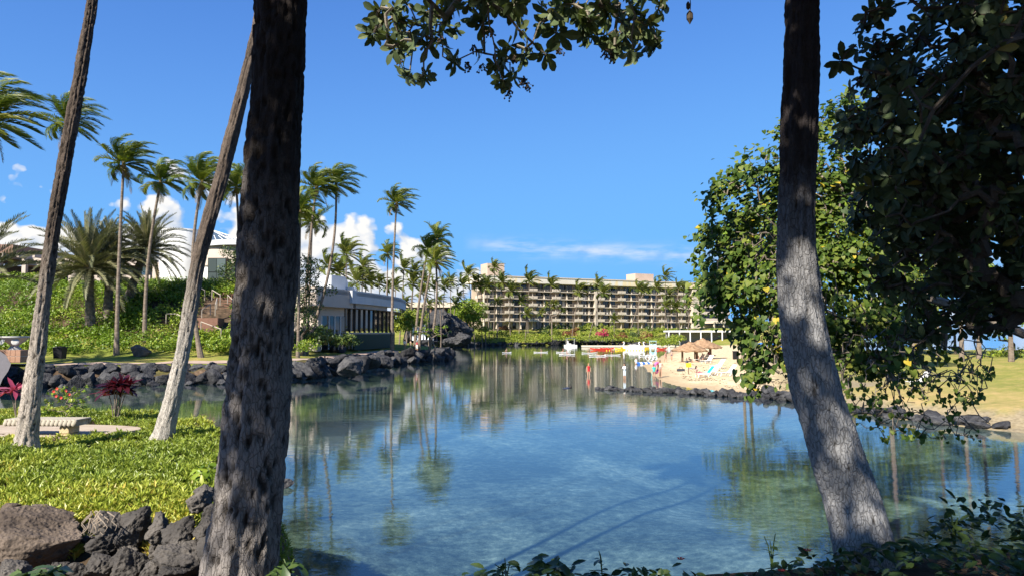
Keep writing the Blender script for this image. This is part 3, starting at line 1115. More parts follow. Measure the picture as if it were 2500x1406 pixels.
# lone stones
x, y = G(340, 868, 2.2)
o = link('boulder', rock_mesh('boulder', 4, 81, MT['brown_rock'], .03, 12), loc=(x, y, 2.75), rot=(0, .05, .2), scale=(2.5, 1.8, 1.5))
tag(o, 'big brown block of stone beside the footpath under the hillside shrubs', 'boulder')
x, y = G(826, 852, 2.2)
o = link('boulder', rock_mesh('boulder', 3, 78, MT['lava'], .05, 5), loc=(x, y, 2.3), scale=(3.0, 2.0, 1.5))
tag(o, 'low rounded dark boulder on the grass beside the couple', 'boulder')
x, y = G(698, 1188)
o = link('boulder', rock_mesh('boulder', 3, 79, MT['lava'], .06, 5), loc=(x, y, .08), scale=(.5, .4, .34))
tag(o, 'small dark rock standing out of the water just right of the large palm trunk', 'boulder')

# waterfall rock
wfr = thing('waterfall_rock', 'big black lava rock with white waterfalls pouring from its face', 'waterfall', P(1065, 845, 222))
wb0 = wfr.location.copy()
wfr.location.z = 0


def wfl(px, py, d):
    p = P(px, py, d)
    return Vector((p.x - wfr.location.x, p.y - wfr.location.y, p.z))


for k, (px, py, d, w, h, dep) in enumerate([(1085, 800, 228, 110, 82, 12), (1120, 803, 226, 62, 66, 9), (1030, 800, 226, 70, 74, 9), (1062, 776, 233, 100, 34, 9), (1005, 820, 220, 44, 60, 7), (1100, 832, 219, 60, 26, 6), (1045, 835, 218, 60, 18, 5), (1128, 826, 218, 44, 34, 6), (1075, 800, 232, 90, 60, 8)]):
    o = link('rock', rock_mesh('rock', 4, 500 + k, MT['lava'], .09, 10), wfr, loc=wfl(px, py, d), rot=(0, 0, random.uniform(-.3, .3)))
    o.scale = (w / F_PX * d * 1.1, dep, h / F_PX * d * 1.15)
for px, w, y0_, y1_ in ((1029, 7, 786, 838), (1037, 5, 792, 838), (1009, 4, 790, 830), (1047, 5, 812, 838), (1056, 5, 815, 838), (1020, 3, 795, 838)):
    b = MB()
    d = 217.5
    ww = w / F_PX * d / 2
    p0, p1 = wfl(px, y0_, d), wfl(px, y1_, d)
    V_, F_ = [], []
    for i in range(9):
        p = p0.lerp(p1, i / 8)
        o_ = random.uniform(-.12, .12)
        off = -.5 * math.sin(min(i, 4) / 4 * 1.57)
        V_ += [(p.x - ww + o_, p.y + off, p.z), (p.x + ww + o_, p.y + off - .1, p.z), (p.x + ww + o_, p.y + off + .3, p.z), (p.x - ww + o_, p.y + off + .3, p.z)]
    for i in range(8):
        for k in range(4):
            k2 = (k + 1) % 4
            F_.append((i * 4 + k, i * 4 + k2, (i + 1) * 4 + k2, (i + 1) * 4 + k))
    b.add(V_, F_).build('falling_water', MT['fall'], wfr, True)

# ------------------------------------------------------------------ palms
def frames(path):
    """tangent, side and up along a polyline"""
    T = np.gradient(path, axis=0)
    T /= np.linalg.norm(T, axis=1)[:, None]
    return T


def frond(az_, el_, L, rng, nl=34, wind=(1.0, .15, 0), wk=.55, grav=.9, ll=.95, lw=.055, droop=.55, stiff=0.0, vee=.25, base_bare=.12):
    """one pinnate frond from the origin; returns vertices, triangles and a random number per vertex"""
    n = 22
    d = np.array([math.cos(az_) * math.cos(el_), math.sin(az_) * math.cos(el_), math.sin(el_)])
    p = np.zeros(3)
    path = [p.copy()]
    W = np.array(wind)
    for i in range(n):
        t = (i + 1) / n
        d = d + (W * wk * t * .12 + np.array([0, 0, -grav * .10 * t]) * (1 - stiff))
        d /= np.linalg.norm(d)
        p = p + d * L / n
        path.append(p.copy())
    path = np.array(path)
    T = frames(path)
    V, F, A = [], [], []

    def tri(a, b, c, r):
        k = len(V)
        V.extend((a, b, c))
        F.append((k, k + 1, k + 2))
        A.extend((r,) * 3)
    base_r = rng.uniform(0, .75)
    rw = .035 + .010 * L / 4
    # stem as a thin three-sided rod
    up0 = np.array([0, 0, 1.0])
    ring = []
    for i in range(0, n + 1, 3):
        s = np.cross(T[i], up0)
        s /= (np.linalg.norm(s) + 1e-6)
        u = np.cross(s, T[i])
        w = rw * (1 - .85 * i / n)
        ring.append((path[i] + s * w, path[i] - s * w, path[i] - u * w * .8))
    for a, b in zip(ring[:-1], ring[1:]):
        for k in range(3):
            k2 = (k + 1) % 3
            tri(a[k], a[k2], b[k2], .93)
            tri(a[k], b[k2], b[k], .93)
    for i in range(nl):
        t = base_bare + (1 - base_bare) * (i + .5) / nl
        f = t * n
        j = min(int(f), n - 1)
        q = path[j] + (path[j + 1] - path[j]) * (f - j)
        tt = T[j]
        s = np.cross(tt, up0)
        s /= (np.linalg.norm(s) + 1e-6)
        u = np.cross(s, tt)
        ln = ll * (.35 + .65 * math.sin(math.pi * min(1, (t - base_bare) / (1 - base_bare) * .88 + .1))) * rng.uniform(.85, 1.1)
        for sg in (-1, 1):
            dr = s * sg * (.85 - .35 * t) + tt * (.55 + .5 * t) + u * (vee + rng.normal(0, .10)) + W * wk * .22
            dr /= np.linalg.norm(dr)
            m = q + dr * ln * .5
            d2 = dr + np.array([0, 0, -droop]) + W * wk * .35 + rng.normal(0, .08, 3)
            d2 /= np.linalg.norm(d2)
            e = m + d2 * ln * .5
            w = tt * lw * .5
            r = min(.999, max(0, base_r + rng.uniform(-.12, .25)))
            tri(q - w * .6, q + w * .6, m + w, r)
            tri(q - w * .6, m + w, m - w, r)
            tri(m - w, m + w, e, r)
    return np.array(V), np.array(F), np.array(A)


def crown_set(seed, nf, L, kind='coco', wk=.55, far=False):
    rng = np.random.default_rng(seed)
    out = []
    for i in range(nf):
        a = i * 2.399963 + rng.uniform(-.25, .25)
        t = (i + .5) / nf
        if kind == 'coco':
            e = math.radians(82 - 108 * t ** 1.05 + rng.uniform(-8, 8))
            l = L * rng.uniform(.82, 1.08) * (.72 + .28 * math.sin(math.pi * min(1, t * 1.3 + .15)))
            out.append(frond(a, e, l, rng, 46 if not far else 26, wk=wk * rng.uniform(.8, 1.5), grav=rng.uniform(.75, 1.25), ll=.27 * L, lw=.10 if not far else .18, droop=.55))
        else:
            e = math.radians(84 - 112 * t ** 1.0 + rng.uniform(-7, 7))
            l = L * rng.uniform(.85, 1.06)
            out.append(frond(a, e, l, rng, 50, wk=wk, grav=rng.uniform(.6, 1.05), ll=.56, lw=.07, droop=.14, vee=.42, base_bare=.10))
    return out


def crown_meshes(sets, name, mat):
    ms = []
    for V_, F_, A_ in sets:
        me = npmesh(name, V_, F_, False, {'var': A_})
        me.materials.append(mat)
        ms.append(me)
    return ms


COCO = [crown_meshes(crown_set(30 + k, 28, 4.3, wk=1.05 + .2 * k), 'frond', MT['coco_leaf']) for k in range(4)]
DATE = [crown_meshes(crown_set(60 + k, 84, 4.2, 'date', .12), 'frond', MT['date_leaf']) for k in range(2)]


DRYF = crown_meshes([frond(0.3 * k, math.radians(-35 - 12 * k), 3.2, np.random.default_rng(700 + k), 30, wk=.2, grav=2.2, ll=.8, lw=.07, droop=1.2) for k in range(3)], 'dry_frond', MT['dry_leaf'])


def joined(sets):
    V_, F_, A_ = [], [], []
    o = 0
    for v, f, a in sets:
        V_.append(v)
        F_.append(f + o)
        A_.append(a)
        o += len(v)
    return np.concatenate(V_), np.concatenate(F_), np.concatenate(A_)


FARC = []
for k in range(7):
    v, f, a = joined(crown_set(90 + k, 17, 3.6, wk=.6 + .14 * k, far=True))
    me = npmesh('crown', v, f, False, {'var': a})
    me.materials.append(MT['coco_far'])
    FARC.append(me)

nut_me = MB()
for k in range(9):
    a = k * 2.4
    c = Vector((math.cos(a) * .24, math.sin(a) * .24, -.22 - .13 * (k % 3)))
    nut_me.lathe([(.01, -.15), (.085, -.10), (.11, 0), (.085, .10), (.01, .14)], 7, c)
NUTS = nut_me.mesh('coconuts', plain('coconut_husk', (.22, .17, .06), .6), True)
boot = MB().lathe([(.17, -.55), (.24, -.3), (.27, -.1), (.20, .12), (.08, .5), (.02, .8)], 9)
BOOT = boot.mesh('crownshaft', plain('frond_base_fibre', (.24, .17, .09), .9), True)


def bez(p0, p1, p2, n):
    return [p0 * (1 - t) ** 2 + p1 * 2 * t * (1 - t) + p2 * t * t for t in [i / n for i in range(n + 1)]]


def simple_trunk(base, top, bend, r0, r1, n=14, sides=9):
    mid = base.lerp(top, .5) + bend
    pts = bez(base, mid, top, n)
    rad = []
    for i in range(n + 1):
        t = i / n
        r = r0 + (r1 - r0) * t
        r += r0 * .55 * math.exp(-t * n * .9)
        rad.append(r * (1 + .05 * ((i % 2) - .5)))
    return MB().tube(pts, rad, sides)


def coco_palm(label, cpx, cpy, bpx, bpy_, d, scale=1.0, bend=(0, 0, 0), rz=0.0, var=0, r0=.17, r1=.12, nuts=True, db=None, zb=None, group=None):
    db = db or d
    bx = P(bpx, bpy_, db)
    z0 = tz(bx.x, bx.y) if zb is None else zb
    top = P(cpx, cpy, d)
    root = thing('coconut_palm', label, 'palm', (bx.x, bx.y, z0 - .1), 0, group)
    t = top - root.location
    tr = simple_trunk(Vector((0, 0, 0)), t, Vector(bend), r0, r1).build('trunk', MT['trunk_far'], root, True)
    cs = link('crownshaft', BOOT, root, loc=t, scale=scale)
    if nuts:
        link('coconuts', NUTS, cs)
    for me in COCO[var % len(COCO)]:
        link('frond', me, root, loc=t + Vector((0, 0, .15)), rot=(0, 0, rz), scale=scale)
    for k in range(random.randint(1, 3)):
        link('dry_frond', random.choice(DRYF), root, loc=t, rot=(0, 0, random.uniform(0, 6.28)), scale=scale * random.uniform(.7, .95))
    return root


def far_palm(label, cpx, cpy, bpx, d, scale=1.0, bend=(0, 0, 0), group=None, r0=.16):
    bx = P(bpx, 810, d)
    z0 = tz(bx.x, d)
    top = P(cpx, cpy, d + random.uniform(-2, 2))
    root = thing('coconut_palm', label, 'palm', (bx.x, d, z0 - .2), 0, group)
    t = top - root.location
    simple_trunk(Vector((0, 0, 0)), t, Vector(bend), r0, r0 * .75, 8, 7).build('trunk', MT['trunk_far'], root, True)
    me = random.choice(FARC)
    link('crown', me, root, loc=t, rot=(0, 0, random.uniform(-.5, .5)), scale=1.22 * scale * random.uniform(.9, 1.1))
    return root


# palms of the left bank
coco_palm('wind-blown coconut palm whose crown alone enters at the left edge of the picture', -28, 300, -60, 900, 46, 1.05, (0, 0, 0), .2, 1)
coco_palm('slim coconut palm behind the dark leaning trunk at far left', 165, 305, 92, 862, 68, .95, (.6, 0, 0), .6, 0, .24, .14)
coco_palm('coconut palm with straight pale stem in front of the date palms', 302, 405, 285, 850, 75, 1.0, (-.2, 0, 0), 0, 2, .22, .13)
coco_palm('coconut palm with curved stem just right of the straight-stemmed one', 392, 448, 354, 822, 80, .98, (-1.0, 0, 0), 1.1, 3, .22, .13)
coco_palm('coconut palm with crown left of the pale leaning trunk top', 493, 450, 491, 878, 74, .98, (-1.9, 0, 0), .3, 0, .22, .13)
coco_palm('coconut palm with kinked thin stem close left of the big dark trunk', 577, 462, 568, 840, 78, .92, (.9, 0, 0), 1.8, 1, .19, .12)
coco_palm('upper coconut palm standing close right of the big dark trunk', 772, 462, 742, 820, 90, 1.0, (-.6, 0, 0), .1, 2, .22, .13)
coco_palm('tall coconut palm with strongly curved dark stem beside the restaurant', 820, 455, 738, 825, 92, 1.0, (2.6, 0, 0), .7, 3, .22, .13)
coco_palm('low coconut palm crown cut by the right edge of the big dark trunk', 733, 520, 728, 822, 84, .95, (0, 0, 0), 1.4, 0)
coco_palm('blue-green coconut palm crown below the two upper ones beside the restaurant', 762, 548, 750, 822, 95, .92, (0, 0, 0), 2.4, 1)
coco_palm('lone very tall coconut palm with straight stem at the corner of the restaurant', 968, 500, 957, 846, 112, 1.0, (-.4, 0, 0), 0, 2, .24, .13, zb=None)
coco_palm('leaning coconut palm on the promontory, left of the clump of three', 1044, 612, 1012, 842, 118, .95, (-.6, 0, 0), .5, 3, .24, .15)
coco_palm('highest crown of the three leaning palms on the promontory', 1068, 588, 1022, 842, 121, .95, (-.8, 0, 0), 1.2, 0, .24, .15)
coco_palm('coconut palm with bowed pale stem at the tip of the promontory', 1064, 642, 1042, 858, 113, .98, (1.4, 0, 0), .2, 1, .22, .14)
coco_palm('thin coconut palm rising from behind the restaurant roof, left of the lone tall palm', 947, 622, 941, 830, 150, .95, (0, 0, 0), .9, 2)

# palms behind the restaurant and towards the hotel
names = ['first', 'second', 'third', 'fourth', 'fifth', 'sixth', 'seventh', 'eighth', 'ninth', 'tenth', 'eleventh', 'twelfth', 'thirteenth', 'fourteenth', 'fifteenth', 'sixteenth', 'seventeenth', 'eighteenth', 'nineteenth', 'twentieth',
         'twenty-first', 'twenty-second', 'twenty-third', 'twenty-fourth', 'twenty-fifth', 'twenty-sixth']
g1 = sorted([(802, 652, 800, 165, 1.2), (828, 668, 826, 165, 1.2), (846, 622, 843, 150, 1.2), (872, 690, 872, 160, 1.1), (886, 652, 880, 160, 1.05), (893, 680, 892, 165, 1.0)])
for k, (cx, cy, bx, d, s) in enumerate(g1):
    far_palm('%s from left of the palms above the restaurant roof' % names[k].capitalize(), cx, cy, bx, d, s, group='palms behind the restaurant')
g2 = sorted([(906, 690, 905, 205, 1.05), (926, 692, 922, 210, 1.0), (948, 702, 945, 215, .95), (986, 658, 975, 190, 1.1), (1012, 664, 1003, 195, 1.1), (1008, 694, 985, 190, 1.15), (1036, 690, 1052, 215, 1.05),
             (966, 700, 962, 205, 1.0), (1032, 716, 1050, 180, 1.0), (1060, 698, 1068, 220, 1.0), (1086, 700, 1080, 225, 1.0), (1101, 690, 1106, 235, 1.0), (1120, 725, 1124, 240, .9), (1143, 672, 1160, 240, 1.15), (1160, 688, 1178, 245, 1.05), (1130, 696, 1144, 240, 1.0), (1172, 700, 1186, 246, 1.0), (1072, 735, 1076, 215, .8), (1112, 745, 1108, 230, .8), (990, 740, 992, 210, .85), (1048, 745, 1046, 215, .8)])
for k, (cx, cy, bx, d, s) in enumerate(g2):
    far_palm('%s from left in the dense palm grove between restaurant and hotel' % names[k].capitalize(), cx, cy, bx, d, s, (random.uniform(-1, 1), 0, 0), 'palm grove')
g3 = sorted([(1188, 700, 1195, 256, 1.15), (1207, 655, 1205, 262, 1.15), (1225, 690, 1214, 258, 1.15), (1213, 738, 1212, 256, .9), (1248, 712, 1247, 256, 1.1), (1273, 738, 1266, 256, 1.1), (1293, 688, 1290, 260, 1.35), (1286, 768, 1281, 254, .9), (1346, 696, 1343, 268, 1.25),
             (1415, 712, 1394, 256, 1.2), (1460, 695, 1457, 262, 1.15), (1472, 716, 1434, 256, 1.2), (1560, 706, 1558, 258, 1.15), (1575, 708, 1537, 270, 1.0), (1604, 704, 1588, 258, 1.15), (1624, 676, 1622, 275, 1.1), (1634, 722, 1636, 262, 1.0), (1656, 704, 1652, 260, 1.0), (1625, 748, 1634, 256, 1.0), (1650, 752, 1662, 256, 1.0), (1680, 742, 1677, 258, 1.0), (1668, 704, 1690, 262, 1.05), (1712, 692, 1716, 275, 1.0), (1500, 780, 1500, 256, .7)])
for k, (cx, cy, bx, d, s) in enumerate(g3):
    far_palm('%s from left in the row of palms before the hotel front' % names[k].capitalize(), cx, cy, bx, d, s, (random.uniform(-1.2, 1.2), 0, 0), 'palms before the hotel')


# date palms on the slope
def date_palm(label, cpx, cpy, bpx, bpy_, d, scale, var, bend=(0, 0, 0), rz=0, r=.48, skip=None, n=84):
    b = P(bpx, bpy_, d)
    z0 = tz(b.x, d) if bpx > -20 else b.z
    top = P(cpx, cpy, d)
    root = thing('date_palm', label, 'palm', (b.x, d, min(z0, b.z) - .1))
    t = top - root.location
    nn = 20
    pts = bez(Vector((0, 0, 0)), t * .5 + Vector(bend), t, nn)
    m = MB()
    rad = [r * (1.15 - .3 * min(1, i / nn * 1.6) + (.5 * max(0, i / nn - .7))) * (1 + .14 * (i % 2)) for i in range(nn + 1)]
    m.tube(pts, rad, 14)
    m.build('trunk', MT['date_trunk'], root)
    # stubs of cut frond bases in spirals up the stem
    st = MB()
    for k in range(90):
        f = .25 + .75 * k / 90
        q = pts[min(nn - 1, int(f * nn))].lerp(pts[min(nn, int(f * nn) + 1)], f * nn % 1)
        a = k * 2.4
        o = Vector((math.cos(a), math.sin(a), 0))
        rr = r * (.9 + .5 * max(0, f - .7))
        st.tube([q + o * rr * .7, q + o * (rr * 1.12) + Vector((0, 0, .16 + .1 * f))], [.11, .05], 4)
    st.build('frond_stubs', MT['date_trunk'], root)
    for me in DATE[var][:n]:
        link('frond', me, root, loc=t, rot=(0, 0, rz), scale=scale)
    return root


date_palm('grey-green date palm with the fullest crown, straight trunk on the hedge slope', 217, 655, 222, 800, 82, 1.72, 0, (0, 0, 0), .2)
date_palm('shaded date palm with trunk between the other two on the slope', 268, 628, 262, 770, 86, 1.2, 1, (.1, 0, 0), 1.0)
date_palm('date palm with leaning trunk and drooping dark fronds before the white tower', 355, 612, 308, 735, 90, 1.42, 0, (-.2, 0, 0), 2.2)
date_palm('date palm at the left edge with only its arching fronds in view', -75, 690, -90, 840, 62, 1.75, 1, (0, 0, 0), .8, n=50)


# ------------------------------------------------------------------ the four near palm trunks
def near_trunk(label, line, rads, seed, mat, nu=110, nv=520, pits=520, pit_depth=.016, ring=.004, ring_len=.045, topfr=None, scar_zone=None, pit_sz=(.10, .045)):
    """trunk through photo positions (px, py, depth); rads in metres at the same stations"""
    r = np.random.default_rng(seed)
    pts = np.array([tuple(P(a, b, c)) for a, b, c in line])
    seg = np.concatenate([[0], np.cumsum(np.linalg.norm(np.diff(pts, axis=0), axis=1))])
    s = np.linspace(0, seg[-1], nv)
    # smooth interpolation through the stations
    def cub(vals):
        vals = np.asarray(vals, float)
        m = np.gradient(vals, seg, axis=0)
        k = np.clip(np.searchsorted(seg, s) - 1, 0, len(seg) - 2)
        h = seg[k + 1] - seg[k]
        t = (s - seg[k]) / h
        if vals.ndim > 1:
            t = t[:, None]
            h = h[:, None]
        return (2 * t**3 - 3 * t**2 + 1) * vals[k] + (t**3 - 2 * t**2 + t) * h * m[k] + (-2 * t**3 + 3 * t**2) * vals[k + 1] + (t**3 - t**2) * h * m[k + 1]
    C = cub(pts)
    Rr = cub(rads)
    T = np.gradient(C, axis=0)
    T /= np.linalg.norm(T, axis=1)[:, None]
    A_ = np.cross(T, np.array([0, 1.0, 0]))
    A_ /= np.linalg.norm(A_, axis=1)[:, None]
    B_ = np.cross(T, A_)
    th = np.linspace(0, 2 * math.pi, nu, endpoint=False)
    ct, sn = np.cos(th), np.sin(th)
    dirv = A_[:, None, :] * ct[None, :, None] + B_[:, None, :] * sn[None, :, None]
    S, TH = np.meshgrid(s, th, indexing='ij')
    q = np.stack([ct[None, :] * 2.0 + 0 * S, sn[None, :] * 2.0 + 0 * S, S * 1.1], -1).reshape(-1, 3)
    lump = (fbm(q * 1.6 + seed, 3) * .017).reshape(S.shape)
    qf = np.stack([ct[None, :] * 9 + 0 * S, sn[None, :] * 9 + 0 * S, S * 7], -1).reshape(-1, 3)
    fine = (fbm(qf + seed, 4, .6) * .0045).reshape(S.shape)
    wob = (fbm(np.stack([ct[None, :] * 1.2 + 0 * S, sn[None, :] * 1.2 + 0 * S, S * 1.4], -1).reshape(-1, 3) + 5, 2) * .35).reshape(S.shape)
    ph = ((S / ring_len + wob) % 1.0)
    rg = -ring * (ph ** 2.2)
    disp = lump + fine + rg
    scar = np.zeros(S.shape)
    for _ in range(pits):
        s0 = r.uniform(0, seg[-1])
        t0 = r.uniform(0, 2 * math.pi)
        if scar_zone is not None and r.random() > scar_zone(s0 / seg[-1], t0):
            continue
        hs = r.uniform(.3, 1.0) * pit_sz[0]
        ws = r.uniform(.35, 1.0) * pit_sz[1]
        i0, i1 = np.searchsorted(s, [s0 - hs * 1.5, s0 + hs * 1.5])
        if i1 <= i0:
            continue
        ds = (S[i0:i1] - s0) / hs
        dt = ((TH[i0:i1] - t0 + math.pi) % (2 * math.pi) - math.pi) * Rr[i0:i1, None] / ws
        dt = dt + .35 * ds * r.uniform(-1, 1)
        rr2 = ds**2 + dt**2 + .35 * fine[i0:i1] / .0045
        g = np.clip(1.15 - rr2, 0, 1)
        g = g * g * (3 - 2 * g)
        disp[i0:i1] -= g * pit_depth * r.uniform(.5, 1.2)
        scar[i0:i1] = np.maximum(scar[i0:i1], g * r.uniform(.55, 1.0))
    Vv = C[:, None, :] + dirv * (Rr[:, None] + disp)[:, :, None]
    base = C[0].copy()
    Vv = (Vv - base).reshape(-1, 3)
    ii = np.arange(nv * nu).reshape(nv, nu)
    jj = np.roll(ii, -1, axis=1)
    F_ = np.stack([ii[:-1], jj[:-1], jj[1:], ii[1:]], -1).reshape(-1, 4)
    root = thing('coconut_palm', label, 'palm', tuple(base))
    me = npmesh('trunk', Vv, F_, True, {'scar': scar.ravel()})
    link('trunk', me, root, mat=mat)
    if topfr is not None:
        t = Vector(C[-1] - base)
        link('crownshaft', BOOT, root, loc=t, scale=1.0)
        for me in COCO[topfr]:
            link('frond', me, root, loc=t, scale=1.05)
    return root


Z = P
near_trunk('big dark pitted palm trunk filling the picture height left of centre',
           [(572, 1560, 4.25), (583, 1400, 4.28), (602, 1250, 4.3), (628, 1000, 4.35), (650, 700, 4.4), (664, 450, 4.45), (676, 200, 4.5), (686, 0, 4.55), (700, -500, 4.75), (712, -1300, 5.2), (715, -2100, 5.8), (715, -3000, 6.6)],
           [.245, .212, .196, .185, .176, .170, .165, .162, .15, .135, .12, .11], 5,
           barkmat('bark_near_a', (.030, .024, .022), (.235, .212, .195), 1.5, 2.9), 120, 760, 4600, .018, .004, .06, 0, lambda f, t: 1.0 if math.sin(t * 1.0 + 5.6) > -.55 else .3, (.05, .024))
near_trunk('dark bowed palm trunk leaning out of the ivy on the right',
           [(2150, 1480, 5.0), (2118, 1365, 5.05), (2085, 1240, 5.1), (2040, 1100, 5.1), (1995, 960, 5.1), (1960, 800, 5.1), (1945, 640, 5.1), (1948, 450, 5.15), (1953, 200, 5.2), (1959, 0, 5.25), (1970, -500, 5.4), (1965, -1300, 5.8), (1960, -1900, 6.2), (1960, -3000, 6.8)],
           [.26, .215, .19, .172, .158, .145, .135, .128, .120, .113, .11, .105, .1, .1], 6,
           barkmat('bark_near_b', (.034, .028, .028), (.30, .30, .305), 1.9, 3.1), 104, 660, 2200, .013, .006, .05, 1,
           lambda f, t: 1.0 if abs((t - 4.9 + math.pi) % (2 * math.pi) - math.pi) < .95 else .25, (.04, .018))
near_trunk('sunlit pale-footed palm trunk leaning right beside the stone bench',
           [(62, 1100, 10.6), (65, 1070, 10.6), (73, 1000, 10.6), (88, 880, 10.65), (105, 740, 10.7), (130, 560, 10.8), (165, 360, 10.9), (197, 180, 11.0), (226, 0, 11.1), (262, -300, 11.3), (290, -620, 11.5), (320, -1300, 12)],
           [.20, .16, .132, .11, .096, .094, .094, .088, .08, .08, .08, .08], 8,
           barkmat('bark_near_c', (.105, .08, .062), (.40, .35, .295), 1.2, 3.2), 64, 480, 1900, .014, .006, .055, 2, None, (.04, .024))
near_trunk('white-footed palm trunk curving out of the succulents by the water',
           [(392, 1090, 11.6), (400, 1060, 11.6), (424, 960, 11.6), (445, 860, 11.6), (466, 745, 11.65), (490, 620, 11.7), (530, 470, 11.8), (566, 330, 11.9), (598, 200, 12.0), (625, 80, 12.1), (640, -100, 12.3), (660, -420, 12.6), (690, -1100, 13.2)],
           [.21, .168, .122, .104, .106, .11, .112, .105, .09, .082, .08, .08, .08], 9,
           barkmat('bark_near_d', (.13, .10, .078), (.43, .395, .345), 1.6, 3.0), 60, 460, 800, .012, .005, .05, 3, None, (.03, .02))

# ------------------------------------------------------------------ hotel
hA, hB = P(1183, 810, 272), P(1706, 810, 314)
hu = Vector((hB.x - hA.x, hB.y - hA.y, 0))
HLEN = hu.length
hang = math.atan2(hu.y, hu.x)
HZ = 5.95
hotel = thing('hotel', 'long six-storey beige hotel with balconies behind the palms', 'building', (hA.x, hA.y, HZ), hang)
# local: x along the front, -y towards the lagoon, z up
FH = 2.93
NF = 6
NU = 19
UW = 5.12
FRONT_L = NU * UW
b = MB()
b.box(0, FRONT_L + 22, 1.62, 14, -3, NF * FH)
b.build('wall', MT['hotel_wall'], hotel)
for f in range(NF + 1):
    if f:
        s = MB().box(-.2, FRONT_L, -.25, 1.62, f * FH - .26, f * FH)
        s.build('floor_slab', MT['hotel_pale'], hotel)
r = MB().box(-2.2, FRONT_L + 24, -1.3, 16, NF * FH + .003, NF * FH + 2.15)
roof = r.build('roof', MT['hotel_fascia'], hotel)
MB().box(-2.4, FRONT_L + 24.2, -1.5, 16.2, NF * FH + 2.153, NF * FH + 2.55).build('parapet_cap', MT['hotel_pale'], roof)
px0 = .9
for (xx, yy, w, h, m) in ((3.2, 5, 7.2, 5.2, 'pink_wall'), (72.5, 6, 9.5, 3.6, 'pink_wall')):
    MB().box(xx, xx + w, yy, yy + 7, NF * FH + 2.556, NF * FH + 2.556 + h).build('lift_house', MT[m], roof)
win_me = MB().box(0, 2.75, 1.50, 1.60, .02, FH - .32).mesh('window', MT['glass'])
frm = MB()
for x in (0, 1.34, 2.69):
    frm.box(x, x + .07, 1.43, 1.497, .02, FH - .32)
frm.box(.073, 2.687, 1.44, 1.495, .02, .09)
frm.box(.073, 2.687, 1.44, 1.495, FH - .42, FH - .323)
frm_me = frm.mesh('frame', MT['frame'])
cur_me = [MB().box(a, c, 1.455, 1.485, .1, FH - .43).mesh('curtain', plain('curtain_%d' % k, (.42, .40, .37), .9)) for k, (a, c) in enumerate(((.1, .7), (1.45, 2.6), (.75, 1.3)))]
rail = MB()
rail.box(0, 2.5, -.10, -.05, .95, 1.02)
for k in range(9):
    rail.box(.1 + k * .28, .125 + k * .28, -.09, -.06, .0, .947)
rail_me = rail.mesh('railing', MT['metal'])
fin_s = MB().add([(0, -.18, 0), (.16, -.18, 0), (.16, 1.6, 0), (0, 1.6, 0), (0, .75, FH - .264), (.16, .75, FH - .264), (.16, 1.6, FH - .264), (0, 1.6, FH - .264)],
                 [(0, 3, 2, 1), (4, 5, 6, 7), (0, 1, 5, 4), (1, 2, 6, 5), (2, 3, 7, 6), (3, 0, 4, 7)]).mesh('slanted_fin', MT['hotel_pale'])
fin_t = MB().box(0, .12, .2, 1.615, 0, FH - .264).mesh('partition', MT['hotel_pale'])
para = MB().box(0, 1.75, -.38, .02, .003, 1.02).mesh('balcony_parapet', MT['hotel_pale'])
furn = []
for k in range(3):
    m = MB().box(.0, .45, .5, .95, .38, .43).box(.0, .05, .5, .95, .433, .9)
    for a in (0.01, .4):
        for c in (.51, .9):
            m.box(a, a + .04, c, c + .04, 0.002, .377)
    furn.append(m.mesh('chair', MT['white']))
for u in range(NU):
    mir = u % 2 == 1
    for f in range(NF):
        z = f * FH + .004
        x0 = u * UW
        big = (u == 9)
        wx = x0 + .15 if mir else x0 + UW - 2.95
        o = link('window', win_me, hotel, loc=(wx, 0, z))
        link('frame', frm_me, o)
        if random.random() < .4:
            link('curtain', cur_me[random.randint(0, 2)], o)
        if f and random.random() < .85:
            link('railing', rail_me, hotel, loc=(wx - (.0 if mir else .2), 0, z))
        # slanted fin where two windows meet, thin partition where two parapets meet
        if not mir:
            link('slanted_fin', fin_s, hotel, loc=(x0 + UW - .1, 0, z))
            link('partition', fin_t, hotel, loc=(x0 - .06, 0, z))
        if f:
            link('balcony_parapet', para, hotel, loc=((x0 + UW - 1.85) if mir else x0 + .1, 0, z))
        if random.random() < .3:
            link('balcony_chair', random.choice(furn), hotel, loc=(wx + random.uniform(.2, 1.6), 0, z), rot=(0, 0, 0))
MB().box(9.55 * UW - .5, 9.55 * UW + .75, -.45, 1.615, -.5, (NF - 1) * FH + .5).build('pier', MT['hotel_pale'], hotel)
# rounded east wing with solid balcony bands
MB().box(FRONT_L, FRONT_L + 3.2, -1.4, 1.615, -2, NF * FH - .5).build('wing_pier', MT['hotel_pale'], hotel)
MB().box(FRONT_L + 3.2, FRONT_L + 20, .8, 1.615, -2, NF * FH - .3).build('wing_glass', MT['glass'], hotel)
for f in range(NF):
    MB().box(FRONT_L + 3.2, FRONT_L + 20, -1.8, .797, f * FH + .6, f * FH + 1.75).build('balcony_band', MT['hotel_pale'], hotel)
MB().box(FRONT_L + 4, FRONT_L + 22, -9.5, -1.81, 2.4, 3.0).build('canopy', MT['hotel_pale'], hotel)
for k in range(13):
    MB().box(FRONT_L + 4.3 + k * 1.35, FRONT_L + 4.7 + k * 1.35, -10.2, -2, 3.004, 3.4).build('pergola_beam', MT['hotel_pale'], hotel)
for k in range(4):
    MB().box(FRONT_L + 4.5 + k * 5.2, FRONT_L + 5 + k * 5.2, -9.3, -8.8, -3, 2.397).build('post', MT['hotel_pale'], hotel)
# west end balconies
for f in range(1, NF):
    MB().box(-1.5, -.21, 1.7, 6, f * FH - .2, f * FH + .85).build('end_balcony', MT['hotel_pale'], hotel)

